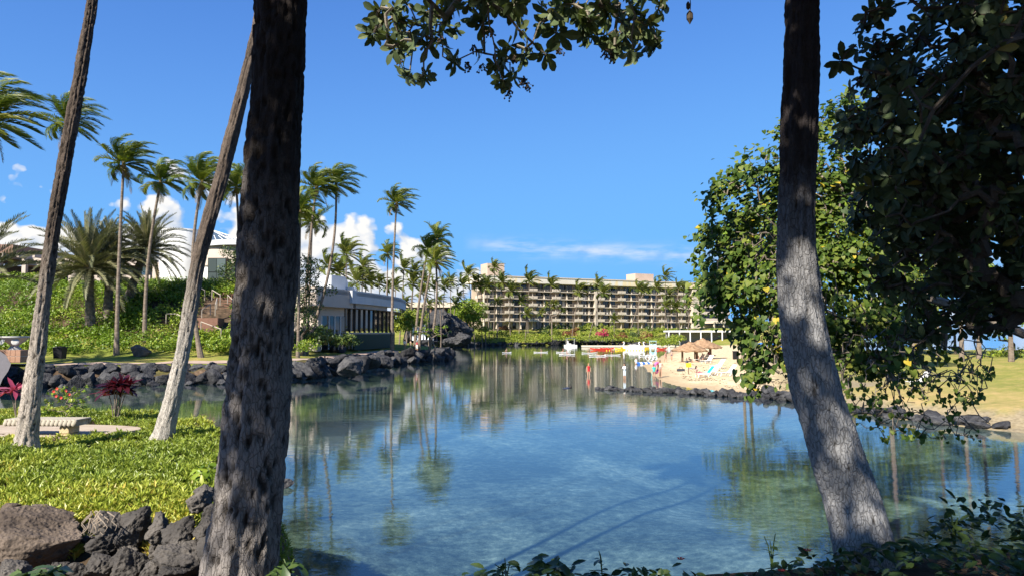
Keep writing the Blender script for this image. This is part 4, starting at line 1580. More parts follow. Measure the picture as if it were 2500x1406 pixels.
# low buildings behind the grove
low = thing('low_building', 'long low tan-roofed building glimpsed behind the grove and waterfall rock', 'building', P(975, 800, 292))
low.location.z = 2
MB().box(0, 42, 0, 10, 0, 9.5).build('wall', MT['roof_red'], low)
MB().box(-2, 44, -2.5, 11, 12.6, 14.6).build('roof', MT['hotel_pale'], low)
for k in range(8):
    MB().box(1 + k * 5.6, 1.9 + k * 5.6, -1.5, -.7, 0, 12.597).build('post', MT['roof_red'], low)
MB().box(0, 42, .1, 10, 9.504, 12.59).build('clerestory', MT['glass'], low)

# ------------------------------------------------------------------ restaurant
rest = thing('restaurant', 'curved flat-roofed restaurant with tall windows beside the palm stems', 'building', (0, 0, 0))


def XY(px, d):
    p = P(px, 810, d)
    return (p.x, p.y)


def arcpts(a, b, c, n=10):
    a, b, c = Vector(a), Vector(b), Vector(c)
    return [tuple(a * (1 - t)**2 + b * 2 * t * (1 - t) + c * t * t) for t in [i / n for i in range(n + 1)]]


planA = arcpts(XY(700, 110), XY(745, 93), XY(782, 97), 12) + [XY(820, 101.5), XY(862, 106)]
MB().strip(planA, 8.2, 10.75, .5).build('fascia', MT['tan_wall'], rest, True)
planB = arcpts(XY(859, 104.8), XY(925, 113), XY(978, 128), 14)
fb = MB().strip(planB, 8.85, 10.72, .5).build('blue_grey_fascia', MT['grey_wall'], rest, True)
fb['label'] = 'pale blue-grey curved fascia in shade'
planB2 = planB[-1:] + [XY(990, 140), XY(985, 160)]
MB().strip(planB2, 8.85, 10.72, .5).build('fascia', MT['grey_wall'], rest)
planS = arcpts(XY(868, 107), XY(915, 113.5), XY(944, 121), 10)
MB().strip(planS, 8.25, 8.847, .6).build('soffit_beam', MT['tan_wall'], rest, True)
roofpoly = planA + planB[1:] + [XY(990, 140), XY(985, 160), XY(720, 150)]
MB().prism(roofpoly, 10.0, 10.5).build('roof', MT['grey_wall'], rest)
MB().prism([XY(700, 112)] + planA[4:] + planB[1:] + [XY(980, 150), XY(720, 148)], 8.15, 8.195).build('soffit', MT['tan_wall'], rest)
drum = arcpts(XY(768, 118), XY(786, 105), XY(812, 107), 10) + [XY(841, 110), XY(848, 122)]
MB().strip(drum, 10.5, 13.1, .4).build('roof_drum', MT['grey_wall'], rest, True)
lou = MB()
for k in range(9):
    x, y = XY(842 + k * 2.6, 112)
    lou.box(x, x + .1, y, y + 1.5, 10.75, 11.6)
lou.build('louvres', MT['white'], rest)
# walls below the fascia
MB().strip(arcpts(XY(700, 113), XY(745, 97), XY(784, 100), 10), 2.0, 8.197, .4).build('lower_wall', MT['tan_wall'], rest, True)
MB().strip([XY(784, 100), XY(840, 105.5)], 6.95, 8.197, .4).build('lintel', MT['tan_wall'], rest)
glz = [XY(784.5, 100.2), XY(803, 102), XY(817, 103.4), XY(831, 104.8), XY(841, 105.8)]
for a, c in zip(glz[:-1], glz[1:]):
    pn = MB().strip([a, c], 2.2, 6.947, .08).build('pane', MT['glass'], rest)
    MB().box(a[0] - .09, a[0] + .09, a[1] - .14, a[1] - .02, 2.2, 6.947).build('mullion', MT['white'], pn)
gl2 = arcpts(XY(841, 106.5), XY(908, 112), XY(962, 127), 11)
for i, (a, c) in enumerate(zip(gl2[:-1], gl2[1:])):
    MB().strip([a, c], 4.75, 8.147, .08).build('pane', MT['glass'], rest)
    MB().box(a[0] - .14, a[0] + .14, a[1] - .3, a[1] - .02, 4.5, 8.147).build('mullion', MT['frame'], rest)
MB().strip(arcpts(XY(848, 105.2), XY(908, 111), XY(964, 126), 11), 4.35, 4.6, .25).build('sill', MT['metal'], rest, True)
MB().strip(arcpts(XY(866, 106.6), XY(912, 111.8), XY(964, 126.2), 11), 2.0, 4.347, .25).build('green_base', MT['green_wall'], rest, True)
tr = MB()
tl = arcpts(XY(818, 100), XY(845, 103), XY(868, 106.5), 6)
for a, c in zip(tl[:-1], tl[1:]):
    tr.tube([(a[0], a[1], 4.55), (c[0], c[1], 4.55)], .04, 5)
    tr.tube([(a[0], a[1], 2.2), (a[0], a[1], 4.55)], .04, 5)
tr.build('terrace_rail', MT['metal'], rest)

# ------------------------------------------------------------------ hilltop building, left
hb = thing('hilltop_building', 'white round tower and grey wing with a glass pyramid roof above the hedge', 'building', (0, 0, 0))
tc_ = P(447, 690, 106)
zt = P(447, 558, 103).z
tw = MB()
tw.lathe([(3.3, 9.5), (3.3, zt - .25), (3.38, zt - .25), (3.38, zt)], 40, (tc_.x, 106, 0))
tw.build('tower', MT['white_wall'], hb, True)
wz = P(540, 592, 102).z
MB().strip(arcpts(XY(470, 108), XY(500, 100), XY(600, 103), 12) + [XY(640, 106)], 9.5, wz - 1.3, .4).build('wing_wall', MT['white_wall'], hb, True)
MB().strip(arcpts(XY(474, 107), XY(505, 99.3), XY(604, 102), 12) + [XY(640, 105)], wz - 3.2, wz - .5, .5).build('upper_wall', MT['tan_wall'], hb, True)
MB().strip(arcpts(XY(470, 106), XY(505, 98.6), XY(604, 101.2), 12) + [XY(645, 104)], wz - .497, wz + .25, 2.5).build('cornice', MT['grey_wall'], hb, True)
ap = P(517, 562, 110)
ring = [P(505, 590, 103), P(580, 596, 103.5), P(625, 597, 108), P(560, 592, 118), P(480, 590, 115)]
for i in range(5):
    a, c = ring[i], ring[(i + 1) % 5]
    pyr = MB().add([a, c, ap], [(0, 1, 2)]).build('skylight_pane', MT['glass_sky'], hb)
    MB().tube([a, ap], .09, 5).build('skylight_bar', MT['white'], hb)
    for t in (.33, .66):
        MB().tube([a.lerp(c, t), ap.lerp(a.lerp(c, t), .45)], .05, 4).build('skylight_bar', MT['white'], hb)
wz0, wz1 = P(520, 698, 101).z, P(520, 633, 101).z
for (p0_, p1_) in ((506, 526), (527, 548)):
    for (q0, q1) in ((wz0, (wz0 + wz1) / 2 - .05), ((wz0 + wz1) / 2 + .05, wz1)):
        x0_, x1_ = P(p0_, 810, 100.6).x, P(p1_, 810, 100.6).x
        w = MB().box(x0_, x1_, 100.35, 100.45, q0, q1).build('window', MT['glass_sky'], hb)
x0_, x1_ = P(504, 810, 100.6).x, P(550, 810, 100.6).x
fr_ = MB().box(x0_, x1_, 100.46, 101.5, wz0 - .1, wz1 + .12)
fr_.build('window_surround', MT['frame'], hb)
MB().box(P(388, 0, 104).x, P(422, 0, 104).x, 104.5, 110, 9.5, P(0, 640, 104).z).build('door_wall', MT['tan_wall'], hb)
MB().box(P(398, 0, 104).x, P(412, 0, 104).x, 104.35, 104.49, 9.5, P(0, 657, 104).z).build('door', MT['door'], hb)
# terrace wing and brown-roofed pavilion to its left
tp = thing('hillside_pavilion', 'brown flat-roofed open pavilion behind the date palms at far left', 'building', (0, 0, 0))
xa, xb = P(-120, 0, 112).x, P(395, 0, 112).x
MB().box(xa, P(100, 0, 112).x, 108, 124, P(0, 618, 108).z, P(0, 597, 108).z).build('roof', MT['roof_red'], tp)
MB().box(P(100, 0, 112).x + .01, xb, 110, 124, P(0, 648, 110).z, P(0, 630, 110).z).build('roof', MT['tan_wall'], tp)
for k in range(9):
    x = xa + 1 + k * 2.4
    MB().box(x, x + .35, 107.5, 120, P(0, 618, 108).z - .7, P(0, 618, 108).z - .01).build('beam', MT['tan_wall'], tp)
MB().box(xa, xb, 119, 119.5, 9, P(0, 640, 112).z).build('back_wall', MT['frame'], tp)
MB().box(P(200, 0, 112).x, xb, 111, 111.3, 9.0, P(0, 672, 111).z).build('parapet', MT['tan_wall'], tp)
for k in range(11):
    x = P(230, 0, 111).x + k * 1.05
    MB().box(x, x + .97, 112, 112.08, P(0, 672, 111).z, P(0, 649, 111).z).build('window', MT['lightblue'] if k in (3, 4, 8) else MT['glass'], tp)
    MB().box(x - .08, x, 111.9, 112.1, P(0, 672, 111).z, P(0, 649, 111).z).build('mullion', MT['frame'], tp)
for k in range(4):
    x = P(20 + k * 60, 0, 109).x
    MB().box(x, x + .6, 109, 109.6, 9, P(0, 618, 108).z - .71).build('post', MT['tan_wall'], tp)
    
# stairs with handrails climbing the slope
st = thing('garden_steps', 'red-brown garden steps with metal handrails climbing through the hedge', 'steps', (0, 0, 0))
for k in range(16):
    d = 86 + k * .75
    z = P(540, 792, 86).z + k * .36
    x0_, x1_ = P(528 + k * 1.5, 0, d).x, P(572 + k * 1.2, 0, d).x
    MB().box(x0_, x1_, d, d + 1.2, z - 1.2, z).build('step', MT['step'], st)
MB().box(P(470, 0, 85).x, P(560, 0, 85).x, 84.2, 85.9, P(0, 806, 85).z, P(0, 776, 85).z).build('retaining_wall', MT['step'], st)


def rail_line(pts):
    m = MB()
    pp = [P(*p) for p in pts]
    m.tube(pp, .06, 5)
    for p in pp:
        m.tube([p, p - Vector((0, 0, 1.3))], .055, 5)
    m.build('handrail', MT['metal'], st)


rail_line([(493, 756, 85), (514, 742, 86)])
rail_line([(518, 708, 90), (538, 720, 88)])
rail_line([(526, 744, 84.5), (530, 728, 86)])
rail_line([(556, 720, 92), (568, 732, 88)])
rail_line([(491, 785, 82), (540, 803, 80)])
rail_line([(406, 766, 84), (432, 766, 84), (448, 775, 83)])
rail_line([(488, 702, 93), (500, 709, 92)])

# far-left bridge wall, urn, bin
br = thing('bridge_wall', 'smooth lilac-grey flank of a bridge at the left edge of the water', 'wall', (0, 0, 0))
lilac = plain('lilac_render', (.15, .14, .15), .85)
pw = [P(-160, 940, 57), P(-160, 830, 57), P(-60, 838, 57), P(-10, 850, 57), P(14, 866, 57), P(27, 888, 57), P(20, 905, 57), P(6, 925, 57), P(0, 940, 57)]
V_ = [p + Vector((-.8 * dy, dy, 0)) for dy in (0, 4) for p in pw]
nn = len(pw)
MB().add(V_, [tuple(range(nn - 1, -1, -1)), tuple(range(nn, 2 * nn))] + [(k, (k + 1) % nn, nn + (k + 1) % nn, nn + k) for k in range(nn)]).build('flank', lilac, br)
x, y = G(72, 890, 2.1)
y = 63.5
x = P(72, 0, y).x
ur = thing('urn_planter', 'grey stone bowl planter on a terracotta block pedestal by the path', 'planter', (x, y, 2.0))
zz = P(72, 853, y).z - 2.0
for k in range(6):
    for j in range(2):
        MB().box(-1.32 + k * .445, -.89 + k * .445, -1.2, 1.2, .02 + j * (zz / 2), (j + 1) * (zz / 2) - .012).build('block', MT['brick'], ur, bevel=.02)
MB().box(-1.30, 1.32, -1.17, 1.17, 0, zz - .02).build('mortar_core', MT['concrete'], ur)
hh = P(72, 820, y).z - P(72, 853, y).z
MB().lathe([(.55, 0), (.45, .15), (.28, .3), (.35, .42), (.8, hh * .62), (1.08, hh * .86), (1.18, hh * .9), (1.18, hh), (1.02, hh), (.95, hh * .88)], 28, (0, 0, zz)).build('bowl', MT['stone_urn'], ur, True)
for sgn in (-1, 1):
    MB().lathe([(.25, 0), (.3, .04), (.2, .08)], 14).build('boss', MT['stone_urn'], ur, loc=(sgn * .55, -.78, zz + hh * .6), rot=(1.25, 0, sgn * .4))
y = 66
p = P(146, 872, y)
bn_ = thing('litter_bin', 'black square litter bin with rimmed top on the path edge', 'bin', (p.x, y, p.z - .1))
MB().add([(-.36, -.36, 0), (.36, -.36, 0), (.36, .36, 0), (-.36, .36, 0), (-.42, -.42, .95), (.42, -.42, .95), (.42, .42, .95), (-.42, .42, .95)], [(0, 3, 2, 1), (4, 5, 6, 7), (0, 1, 5, 4), (1, 2, 6, 5), (2, 3, 7, 6), (3, 0, 4, 7)]).build('body', MT['black'], bn_)
MB().box(-.45, .45, -.45, .45, .953, 1.06).build('rim', MT['black'], bn_, bevel=.02)
MB().box(-.3, .3, -.3, .3, 1.063, 1.12).build('lid', MT['frame'], bn_)

# ------------------------------------------------------------------ stone bench on its patio
bp = P(150, 1050, 11.9)
y = 12.0
x0_, x1_ = P(70, 0, y).x, P(244, 0, y).x
bx = (x0_ + x1_) / 2
gz_ = tz(bx, y)
pat = []
for k in range(40):
    a = 2 * math.pi * k / 40
    pat.append((P(130, 0, 12.3).x + 1.55 * math.cos(a) * (1 + .1 * math.sin(2 * a)) - .6 * (math.cos(a) < 0), 12.5 + .82 * math.sin(a)))
MB().prism(pat, 2.6, gz_ + .012).build('patio', MT['pale_patio'])
tag(bpy.data.objects['patio'], 'pale sandy patio under the stone bench', None, None, 'structure')
be = thing('stone_bench', 'pale stone bench with a scalloped edge on the sandy patio', 'bench', (bx, y, gz_ + .012), -.05)
L_ = x1_ - x0_
zt_ = P(150, 1020, y).z - gz_ - .012
ln = MB().box(-L_ / 2, L_ / 2, -.19, .19, zt_ - .03, zt_)
ln.build('seat', MT['bench'], be, bevel=.012)
ns = 17
for k in range(ns):
    x = -L_ / 2 + (k + .5) * L_ / ns
    for s in (-1, 1):
        MB().lathe([(.001, -.055), (.03, -.05), (.041, -.02), (.042, .02), (.03, .05), (.001, .055)], 10).build('scallop', MT['bench'], be, True, loc=(x, s * .185, zt_ - .055), rot=(math.pi / 2 * 0, .5, 0), scale=(.95, .6, 1.0))
MB().box(-L_ / 2 + .03, L_ / 2 - .03, -.17, .17, zt_ - .11, zt_ - .033).build('seat_slab', MT['bench'], be)
for s in (-1, 1):
    xx = s * L_ * .30 + .01
    lg = MB()
    lg.box(xx - .085, xx + .085, -.14, .14, .03, zt_ - .114)
    lg = lg.build('leg', MT['bench_leg'], be, bevel=.02)
    MB().box(xx - .098, xx + .098, -.155, .155, .002, .028).build('foot', MT['bench_leg'], lg, bevel=.012)

# ------------------------------------------------------------------ leaves
def leaf_blade(widths, fold=.22, curl=.18):
    """leaf along +Y of length 1; widths = [(t, half width)]"""
    V = [(0, 0, 0)]
    for t, w in widths:
        z = -curl * t * t
        V += [(-w, t, z + fold * w), (0, t, z), (w, t, z + fold * w)]
    V.append((0, 1, -curl))
    n = len(widths)
    F = [(0, 2, 1), (0, 3, 2)]
    for i in range(n - 1):
        a = 1 + i * 3
        for k in (0, 1):
            F += [(a + k, a + k + 1, a + k + 4), (a + k, a + k + 4, a + k + 3)]
    a = 1 + (n - 1) * 3
    e = len(V) - 1
    F += [(a, a + 1, e), (a + 1, a + 2, e)]
    return np.array(V, float), np.array(F)


LF_OBO = leaf_blade([(.28, .10), (.62, .205), (.85, .16)])
LF_LITE = leaf_blade([(.6, .22)])
LF_ELL = leaf_blade([(.25, .19), (.55, .25), (.8, .16)])
LF_NARROW = leaf_blade([(.35, .07), (.7, .065)], .3, .25)
LF_FINGER = leaf_blade([(.55, .115)], .7, -.15)
LF_QUAD = leaf_blade([(.5, .36)], .25, .1)
_h = [(0, .0), (.14, -.10), (.34, -.13), (.48, .0), (.50, .22), (.40, .48), (.22, .74), (0, 1.0)]
_hv = [(0, .28, .0)] + [(x, y, .10 * abs(x) - .12 * max(0, y) ** 2) for x, y in _h] + [(-x, y, .10 * abs(x) - .12 * max(0, y) ** 2) for x, y in _h[-2:0:-1]]
LF_HEART = (np.array(_hv, float), np.array([(0, k, k % (len(_hv) - 1) + 1) for k in range(1, len(_hv))]))


def unit(a):
    return a / (np.linalg.norm(a, axis=-1, keepdims=True) + 1e-9)


def orient(dirs, nrm):
    Y = unit(dirs)
    Zv = unit(nrm - Y * np.sum(nrm * Y, -1, keepdims=True))
    X = np.cross(Y, Zv)
    return np.stack([X, Y, Zv], -1)


def scatter(proto, R, T, S, var=None):
    V0, F0 = proto
    N = len(T)
    S = np.asarray(S, float)
    if S.ndim == 1:
        S = np.repeat(S[:, None], 3, 1)
    V_ = np.einsum('nij,nkj->nki', R, V0[None] * S[:, None, :]) + T[:, None, :]
    F_ = (F0[None] + (np.arange(N) * len(V0))[:, None, None]).reshape(-1, 3)
    if var is None:
        var = RNG.random(N)
    return V_.reshape(-1, 3), F_, np.repeat(var, len(V0))


def foliage(name, batches, mat, parent=None, stuff=True):
    V_, F_, A_ = [], [], []
    o = 0
    for v, f, a in batches:
        V_.append(v)
        F_.append(f + o)
        A_.append(a)
        o += len(v)
    me = npmesh(name, np.concatenate(V_), np.concatenate(F_), False, {'var': np.concatenate(A_)})
    ob = link(name, me, parent, mat=mat)
    if stuff:
        ob['kind'] = 'stuff'
    return ob


def leaf_objects(proto, mat, parent, R, T, S, name='leaf'):
    me = npmesh(name, proto[0], proto[1], True)
    me.materials.append(mat)
    S = np.asarray(S, float)
    for i in range(len(T)):
        s = S[i] if S.ndim > 1 else (S[i],) * 3
        m = Matrix.Identity(4)
        for a in range(3):
            for c in range(3):
                m[a][c] = R[i][a][c] * s[c]
            m[a][3] = T[i][a]
        o = link(name, me, parent)
        o.matrix_local = m


def randdirs(n):
    v = RNG.normal(size=(n, 3))
    return unit(v)


class Skeleton:
    def __init__(self, start):
        self.N = [Vector(p) for p in start]
        self.chains = [(list(range(len(start))), None)]
        self.par = [-1] + list(range(len(start) - 1))

    def grow(self, targets, step=.25, jit=.06, arc=.1, root_dist=True):
        t0 = self.N[0]
        for t in sorted([Vector(t) for t in targets], key=lambda t: (t - t0).length if root_dist else 0):
            arr = np.array([tuple(n) for n in self.N])
            dv = arr - np.array(t)
            k = int(np.argmin((dv ** 2).sum(1)))
            a = self.N[k]
            L = (t - a).length
            n = max(2, int(L / step))
            ch = [k]
            for i in range(1, n + 1):
                f = i / n
                p = a.lerp(t, f)
                if i < n:
                    p += Vector(np.random.default_rng(len(self.N)).normal(0, jit, 3)) + Vector((0, 0, arc * math.sin(math.pi * f)))
                self.N.append(p)
                self.par.append(ch[-1])
                ch.append(len(self.N) - 1)
            self.chains.append((ch, None))

    def build(self, name, mat, parent, tip=.006, power=.42, sides=6, rmax=1.0, r_root=None):
        cnt = np.zeros(len(self.N))
        kids = np.zeros(len(self.N), int)
        for i, p in enumerate(self.par):
            if p >= 0:
                kids[p] += 1
        cnt[kids == 0] = 1
        for i in range(len(self.N) - 1, 0, -1):
            cnt[self.par[i]] += cnt[i]
        rad = np.minimum(tip * np.maximum(cnt, 1) ** power, rmax)
        m = MB()
        for ch, _ in self.chains:
            r = [float(rad[i]) for i in ch]
            if len(ch) > 1:
                r[0] = min(r[0], r[1] * 1.15)
                m.tube([self.N[i] for i in ch], r, sides if max(r) > .03 else max(4, sides - 2), caps=False)
        return m.build(name, mat, parent, True)


def rosette_leaves(points, axes, nl, L, rng, th=(35, 105), droop=.25):
    """leaf directions, normals, positions and lengths for rosettes at branch tips"""
    D, Nn, T, S = [], [], [], []
    for p, a in zip(points, axes):
        a = unit(np.asarray(a, float))
        ref = np.array([1.0, 0, 0]) if abs(a[0]) < .8 else np.array([0, 1.0, 0])
        e1 = unit(np.cross(a, ref))
        e2 = np.cross(a, e1)
        n = int(nl * rng.uniform(.75, 1.25))
        ph = rng.uniform(0, 6.28)
        Lr = L * rng.uniform(.8, 1.2)
        for k in range(n):
            f = ph + k * 2.4
            q = math.radians(th[0] + (th[1] - th[0]) * (k + .5) / n + rng.uniform(-10, 10))
            rdl = e1 * math.cos(f) + e2 * math.sin(f)
            d = a * math.cos(q) + rdl * math.sin(q) + np.array([0, 0, -droop * rng.uniform(.3, 1.3)])
            nn_ = a * math.sin(q) - rdl * math.cos(q)
            D.append(d)
            Nn.append(nn_ + rng.normal(0, .18, 3))
            T.append(np.asarray(p) - a * .05 * (1 - k / n) * 2)
            S.append(Lr * rng.uniform(.7, 1.1) * (.75 + .35 * k / n))
    return np.array(D), np.array(Nn), np.array(T), np.array(S)


def blob_points(blobs, dens, rng, hollow=.45, minn=3):
    out = []
    for px, py, d, r in blobs:
        c = np.array(P(px, py, d))
        rm = r / F_PX * d
        n = max(minn, int(dens * rm ** 2))
        v = rng.normal(size=(n, 3))
        v = v / np.linalg.norm(v, axis=1)[:, None] * (rng.uniform(hollow, 1, n) ** .6)[:, None] * rm
        v[:, 1] *= .85
        out.append(c + v)
    return np.concatenate(out)


# ------------------------------------------------------------------ sea hibiscus tree, right
rg = np.random.default_rng(21)
hau = thing('sea_hibiscus_tree', 'sunlit heart-leaved tree with tangled twigs hanging over the water, behind the bowed trunk', 'tree', (0, 0, 0))
hau_blobs = [(1812, 768, 13, 64), (1790, 690, 13, 85), (1775, 590, 13.2, 62), (1800, 500, 13.2, 72), (1845, 405, 13.4, 52), (1865, 640, 13.5, 120), (1890, 820, 13, 100), (1870, 480, 13.6, 70), (1960, 500, 14, 105), (2040, 400, 14.3, 85), (2010, 330, 14.5, 40),
             (2070, 560, 13.5, 120), (2050, 720, 13, 120), (2130, 830, 12.5, 80), (1985, 880, 12.6, 55), (1735, 735, 13, 34), (1760, 690, 12.6, 40), (1850, 925, 12.4, 22), (1905, 360, 13.8, 40), (2150, 700, 13.5, 110), (2230, 800, 13.5, 90), (1745, 640, 13.0, 30), (1800, 440, 13.2, 34), (2050, 300, 14.2, 60), (2020, 480, 13.8, 90), (2100, 620, 13.4, 90), (2100, 460, 14, 90)]
tips = blob_points(hau_blobs, 70, rg, .5)
sk = Skeleton([(11.2, 11.4, 2.6), (11.0, 11.5, 4.0), (9.6, 11.8, 4.7), tuple(P(2500, 815, 11.6)), tuple(P(2420, 780, 11.8)), tuple(P(2330, 745, 12.2)), tuple(P(2240, 720, 12.8)), tuple(P(2150, 690, 13.2)), tuple(P(2060, 650, 13.6)), tuple(P(1980, 620, 13.7)), tuple(P(1900, 640, 13.5))])
sk.grow(tips, .22, .05, .08)
# hanging vines
vine_tips = []
for k in range(150):
    px = rg.uniform(2045, 2420) if k > 18 else rg.uniform(1900, 2060)
    py = rg.uniform(880, 1075) if px > 2040 else rg.uniform(850, 960)
    if px > 2040 and py > 1010 and rg.random() < .35:
        py -= 90
    vine_tips.append(tuple(P(px, py, rg.uniform(11.6, 13.2))))
sk.build('branches', MT['twig'], hau, .0085, .38, 6, .19)
for _k in range(6):
    x0, x1 = 1880 + _k * 90, 1990 + _k * 90
    vt = [t for t in vine_tips if x0 - 30 < 1250 + F_PX * t[0] / t[1] < x1 + 30 and len(vine_tips) and hash(round(t[0] * 997)) % 6 != 0]
    vk = Skeleton([tuple(P(x0 + 70, 690 + 12 * _k, 13.0)), tuple(P(x0 + 62, 760 + 8 * _k, 12.9)), tuple(P(x0 + 48, 815 + 4 * _k, 12.7))])
    for dx in (-40, 10, 55):
        vk.grow([P(x0 + 48 + dx, 850 + rg.uniform(-15, 20), rg.uniform(12.2, 12.9))], .15, .05, .03)
    vk.grow(vt, .12, .04, .07)
    vk.build('hanging_vines', MT['twig'], hau, .0075, .16, 5, .022)
tg = Skeleton([tuple(P(2150, 690, 13.2)), tuple(P(2000, 640, 13.5)), tuple(P(1880, 660, 13.4)), tuple(P(1860, 760, 13.2)), tuple(P(1840, 850, 13))])
tg.grow(blob_points([(1880, 740, 13.1, 130), (1960, 800, 12.9, 120), (1900, 860, 12.8, 90), (1840, 600, 13.2, 90), (2020, 450, 14, 90), (2100, 850, 12.6, 120), (2200, 880, 12.6, 120)], 130, rg, .1), .16, .07, .0)
tg.build('bare_twigs', MT['twig'], hau, .007, .3, 4, .05)
wt = rg.random(len(tips)) ** 2.2
lt = np.concatenate([tips[rg.choice(len(tips), 13000, p=wt / wt.sum())] + rg.normal(0, .13, (13000, 3)), np.array(vine_tips)[rg.integers(0, len(vine_tips), 480)] + rg.normal(0, .05, (480, 3))])
nL = len(lt)
cen = np.array(P(2000, 640, 13.6))
out_ = unit(lt - cen) * .7 + np.array([-.25, -.45, .35])
D = np.array([0, 0, -1.0]) * .75 + out_ * .55 + rg.normal(0, .35, (nL, 3))
Nn = out_ + np.array([-.3, -.4, .5]) + rg.normal(0, .45, (nL, 3))
S = .06 + .075 * rg.random(nL) ** 1.4
S[13000:] *= .75
R = orient(D, Nn)
order = np.argsort(lt[:, 1] + rg.normal(0, .3, nL))
leaf_objects(LF_HEART, MT['hau'], hau, R[order[:300]], lt[order[:300]], S[order[:300]])
foliage('foliage', [scatter(LF_HEART, R[order[300:]], lt[order[300:]], S[order[300:]])], MT['hau'], hau)

# ------------------------------------------------------------------ heliotrope trees in the foreground
def helio_tree(root, tips, axes, n_leaf, L, rng, near=300, big=None):
    D, Nn, T, S = rosette_leaves(tips, axes, n_leaf, L, rng)
    R = orient(D, Nn)
    o = np.argsort(np.linalg.norm(T - np.array([0, 0, CAM_H]), axis=1) + rng.normal(0, .25, len(T)))
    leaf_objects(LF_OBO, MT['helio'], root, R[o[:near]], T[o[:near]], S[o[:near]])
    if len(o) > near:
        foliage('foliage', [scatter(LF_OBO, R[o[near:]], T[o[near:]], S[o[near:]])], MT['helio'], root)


rg = np.random.default_rng(33)
shade = thing('heliotrope_tree', 'dark large-leaved tree in deep shade filling the right edge', 'tree', (0, 0, 0))
blobs = [(2310, 130, 6.6, 190), (2460, 130, 6.0, 190), (2150, 300, 7, 80), (2260, 380, 6.6, 160), (2430, 380, 6.4, 190), (2230, 560, 7, 120), (2400, 600, 7, 170), (2190, 700, 7.4, 80), (2350, 740, 7.4, 110), (2490, 720, 7, 100), (2160, 190, 6.6, 50), (2480, 20, 5.6, 120),
         (2330, 10, 6, 70), (2240, 460, 6.8, 140), (2100, 420, 7.4, 60), (2120, 540, 7.4, 60), (2330, 480, 7.6, 160), (2450, 260, 7.4, 180), (2300, 280, 7.6, 160), (2230, 800, 7.4, 50), (2180, 620, 7.2, 70), (2420, 700, 7.8, 140), (2115, 230, 7, 65), (2125, 330, 7, 80), (2080, 300, 7.2, 40), (2125, 450, 7.2, 75), (2150, 130, 6.8, 50)]
tips = blob_points(blobs, 130, rg, .2, 8)
extra = np.array([tuple(P(px, py, d)) for px, py, d in ((2055, 150, 6.6), (2110, 60, 6.4), (2150, 20, 6.3), (2230, 870, 7.2), (2095, 60, 6.5), (2120, 35, 6.4), (2195, 230, 5.4), (2250, 300, 5.2), (2245, 345, 5.1), (2090, 110, 6.6), (2045, 340, 7.2), (2300, 5, 6.2), (2165, 10, 6.3), (2430, 120, 4.9), (2440, 60, 4.9))])
tips = np.concatenate([tips, extra])
sk = Skeleton([(7.6, 4.6, 3.0), (7.4, 4.9, 4.2), (6.9, 5.4, 5.4), tuple(P(2700, 420, 6.2)), tuple(P(2520, 330, 6.6)), tuple(P(2400, 290, 6.8)), tuple(P(2290, 280, 6.9))])
sk.N += [P(2700, 600, 6.4), P(2520, 560, 6.8), P(2380, 560, 7.0)]
sk.par += [2, len(sk.N) - 3, len(sk.N) - 2]
sk.chains.append(([2, len(sk.N) - 3, len(sk.N) - 2, len(sk.N) - 1], None))
sk.grow(tips, .2, .05, .03)
sk.build('branches', MT['limb'], shade, .010, .42, 6, .16)
axes = tips - np.array(P(2420, 420, 7.4))
axes = unit(axes) * .6 + np.array([-.35, -.3, .15]) + rg.normal(0, .35, axes.shape)
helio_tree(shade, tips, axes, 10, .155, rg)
tg = Skeleton([tuple(P(2500, 330, 7.0)), tuple(P(2350, 400, 7.2)), tuple(P(2300, 560, 7.4)), tuple(P(2350, 700, 7.6))])
tg.grow(blob_points([(2350, 450, 7.4, 190), (2400, 650, 7.5, 170), (2450, 300, 7.3, 190), (2280, 650, 7.5, 130)], 60, rg, .1), .14, .06, 0)
tg.build('bare_twigs', MT['limb'], shade, .006, .3, 4, .05)

over = thing('heliotrope_tree', 'leafy bough with rosettes of leaves hanging into the top of the picture', 'tree', (0, 0, 0))
zo = lambda x, y: (880 + x / 2.976, y / 2.976)
ros = [(125, 90), (100, 240), (160, 180), (230, 60), (240, 340), (300, 540), (350, 590), (430, 300), (330, 290), (510, 330), (600, 350), (660, 450), (460, 550), (670, 230), (860, 140), (890, 190), (1000, 30), (1150, 220), (900, 390), (1110, 340), (1050, 450), (1040, 590), (1090, 560),
       (1210, 420), (1350, 400), (1420, 250), (1330, 170), (1390, 120), (1450, 60), (1590, 110), (1660, 160), (1690, 290), (1850, 330), (1800, 250), (1990, 400), (2060, 330), (2150, 290), (2010, 190), (1900, 180), (2080, 190), (2200, 50), (1980, 80), (1830, 70), (1740, 40), (590, 60), (700, 20), (480, 90), (350, 40), (420, 190),
       (1250, 380), (1640, 200), (1760, 350), (1930, 290), (2120, 350), (1870, 110), (2050, 120), (1300, 60), (1100, 60), (780, 60), (270, 230), (380, 360), (570, 260), (980, 470), (1010, 400), (700, 440), (230, 130), (300, 160), (520, 190), (640, 120), (1500, 30), (1700, 110), (1560, 50), (940, 60), (200, 290), (120, 150)]
tips = np.array([tuple(P(*zo(x, y), rg.uniform(6.0, 6.9))) for x, y in ros])
fill = np.array([tuple(P(rg.uniform(900, 1640), rg.uniform(-260, 10), rg.uniform(5.6, 7.0))) for _ in range(90)])
axes_v = np.zeros_like(tips)
axes_v[:, 2] = -.25
axes_v[:, :2] = rg.normal(0, .6, (len(tips), 2))
axes_v[:, 1] -= .25
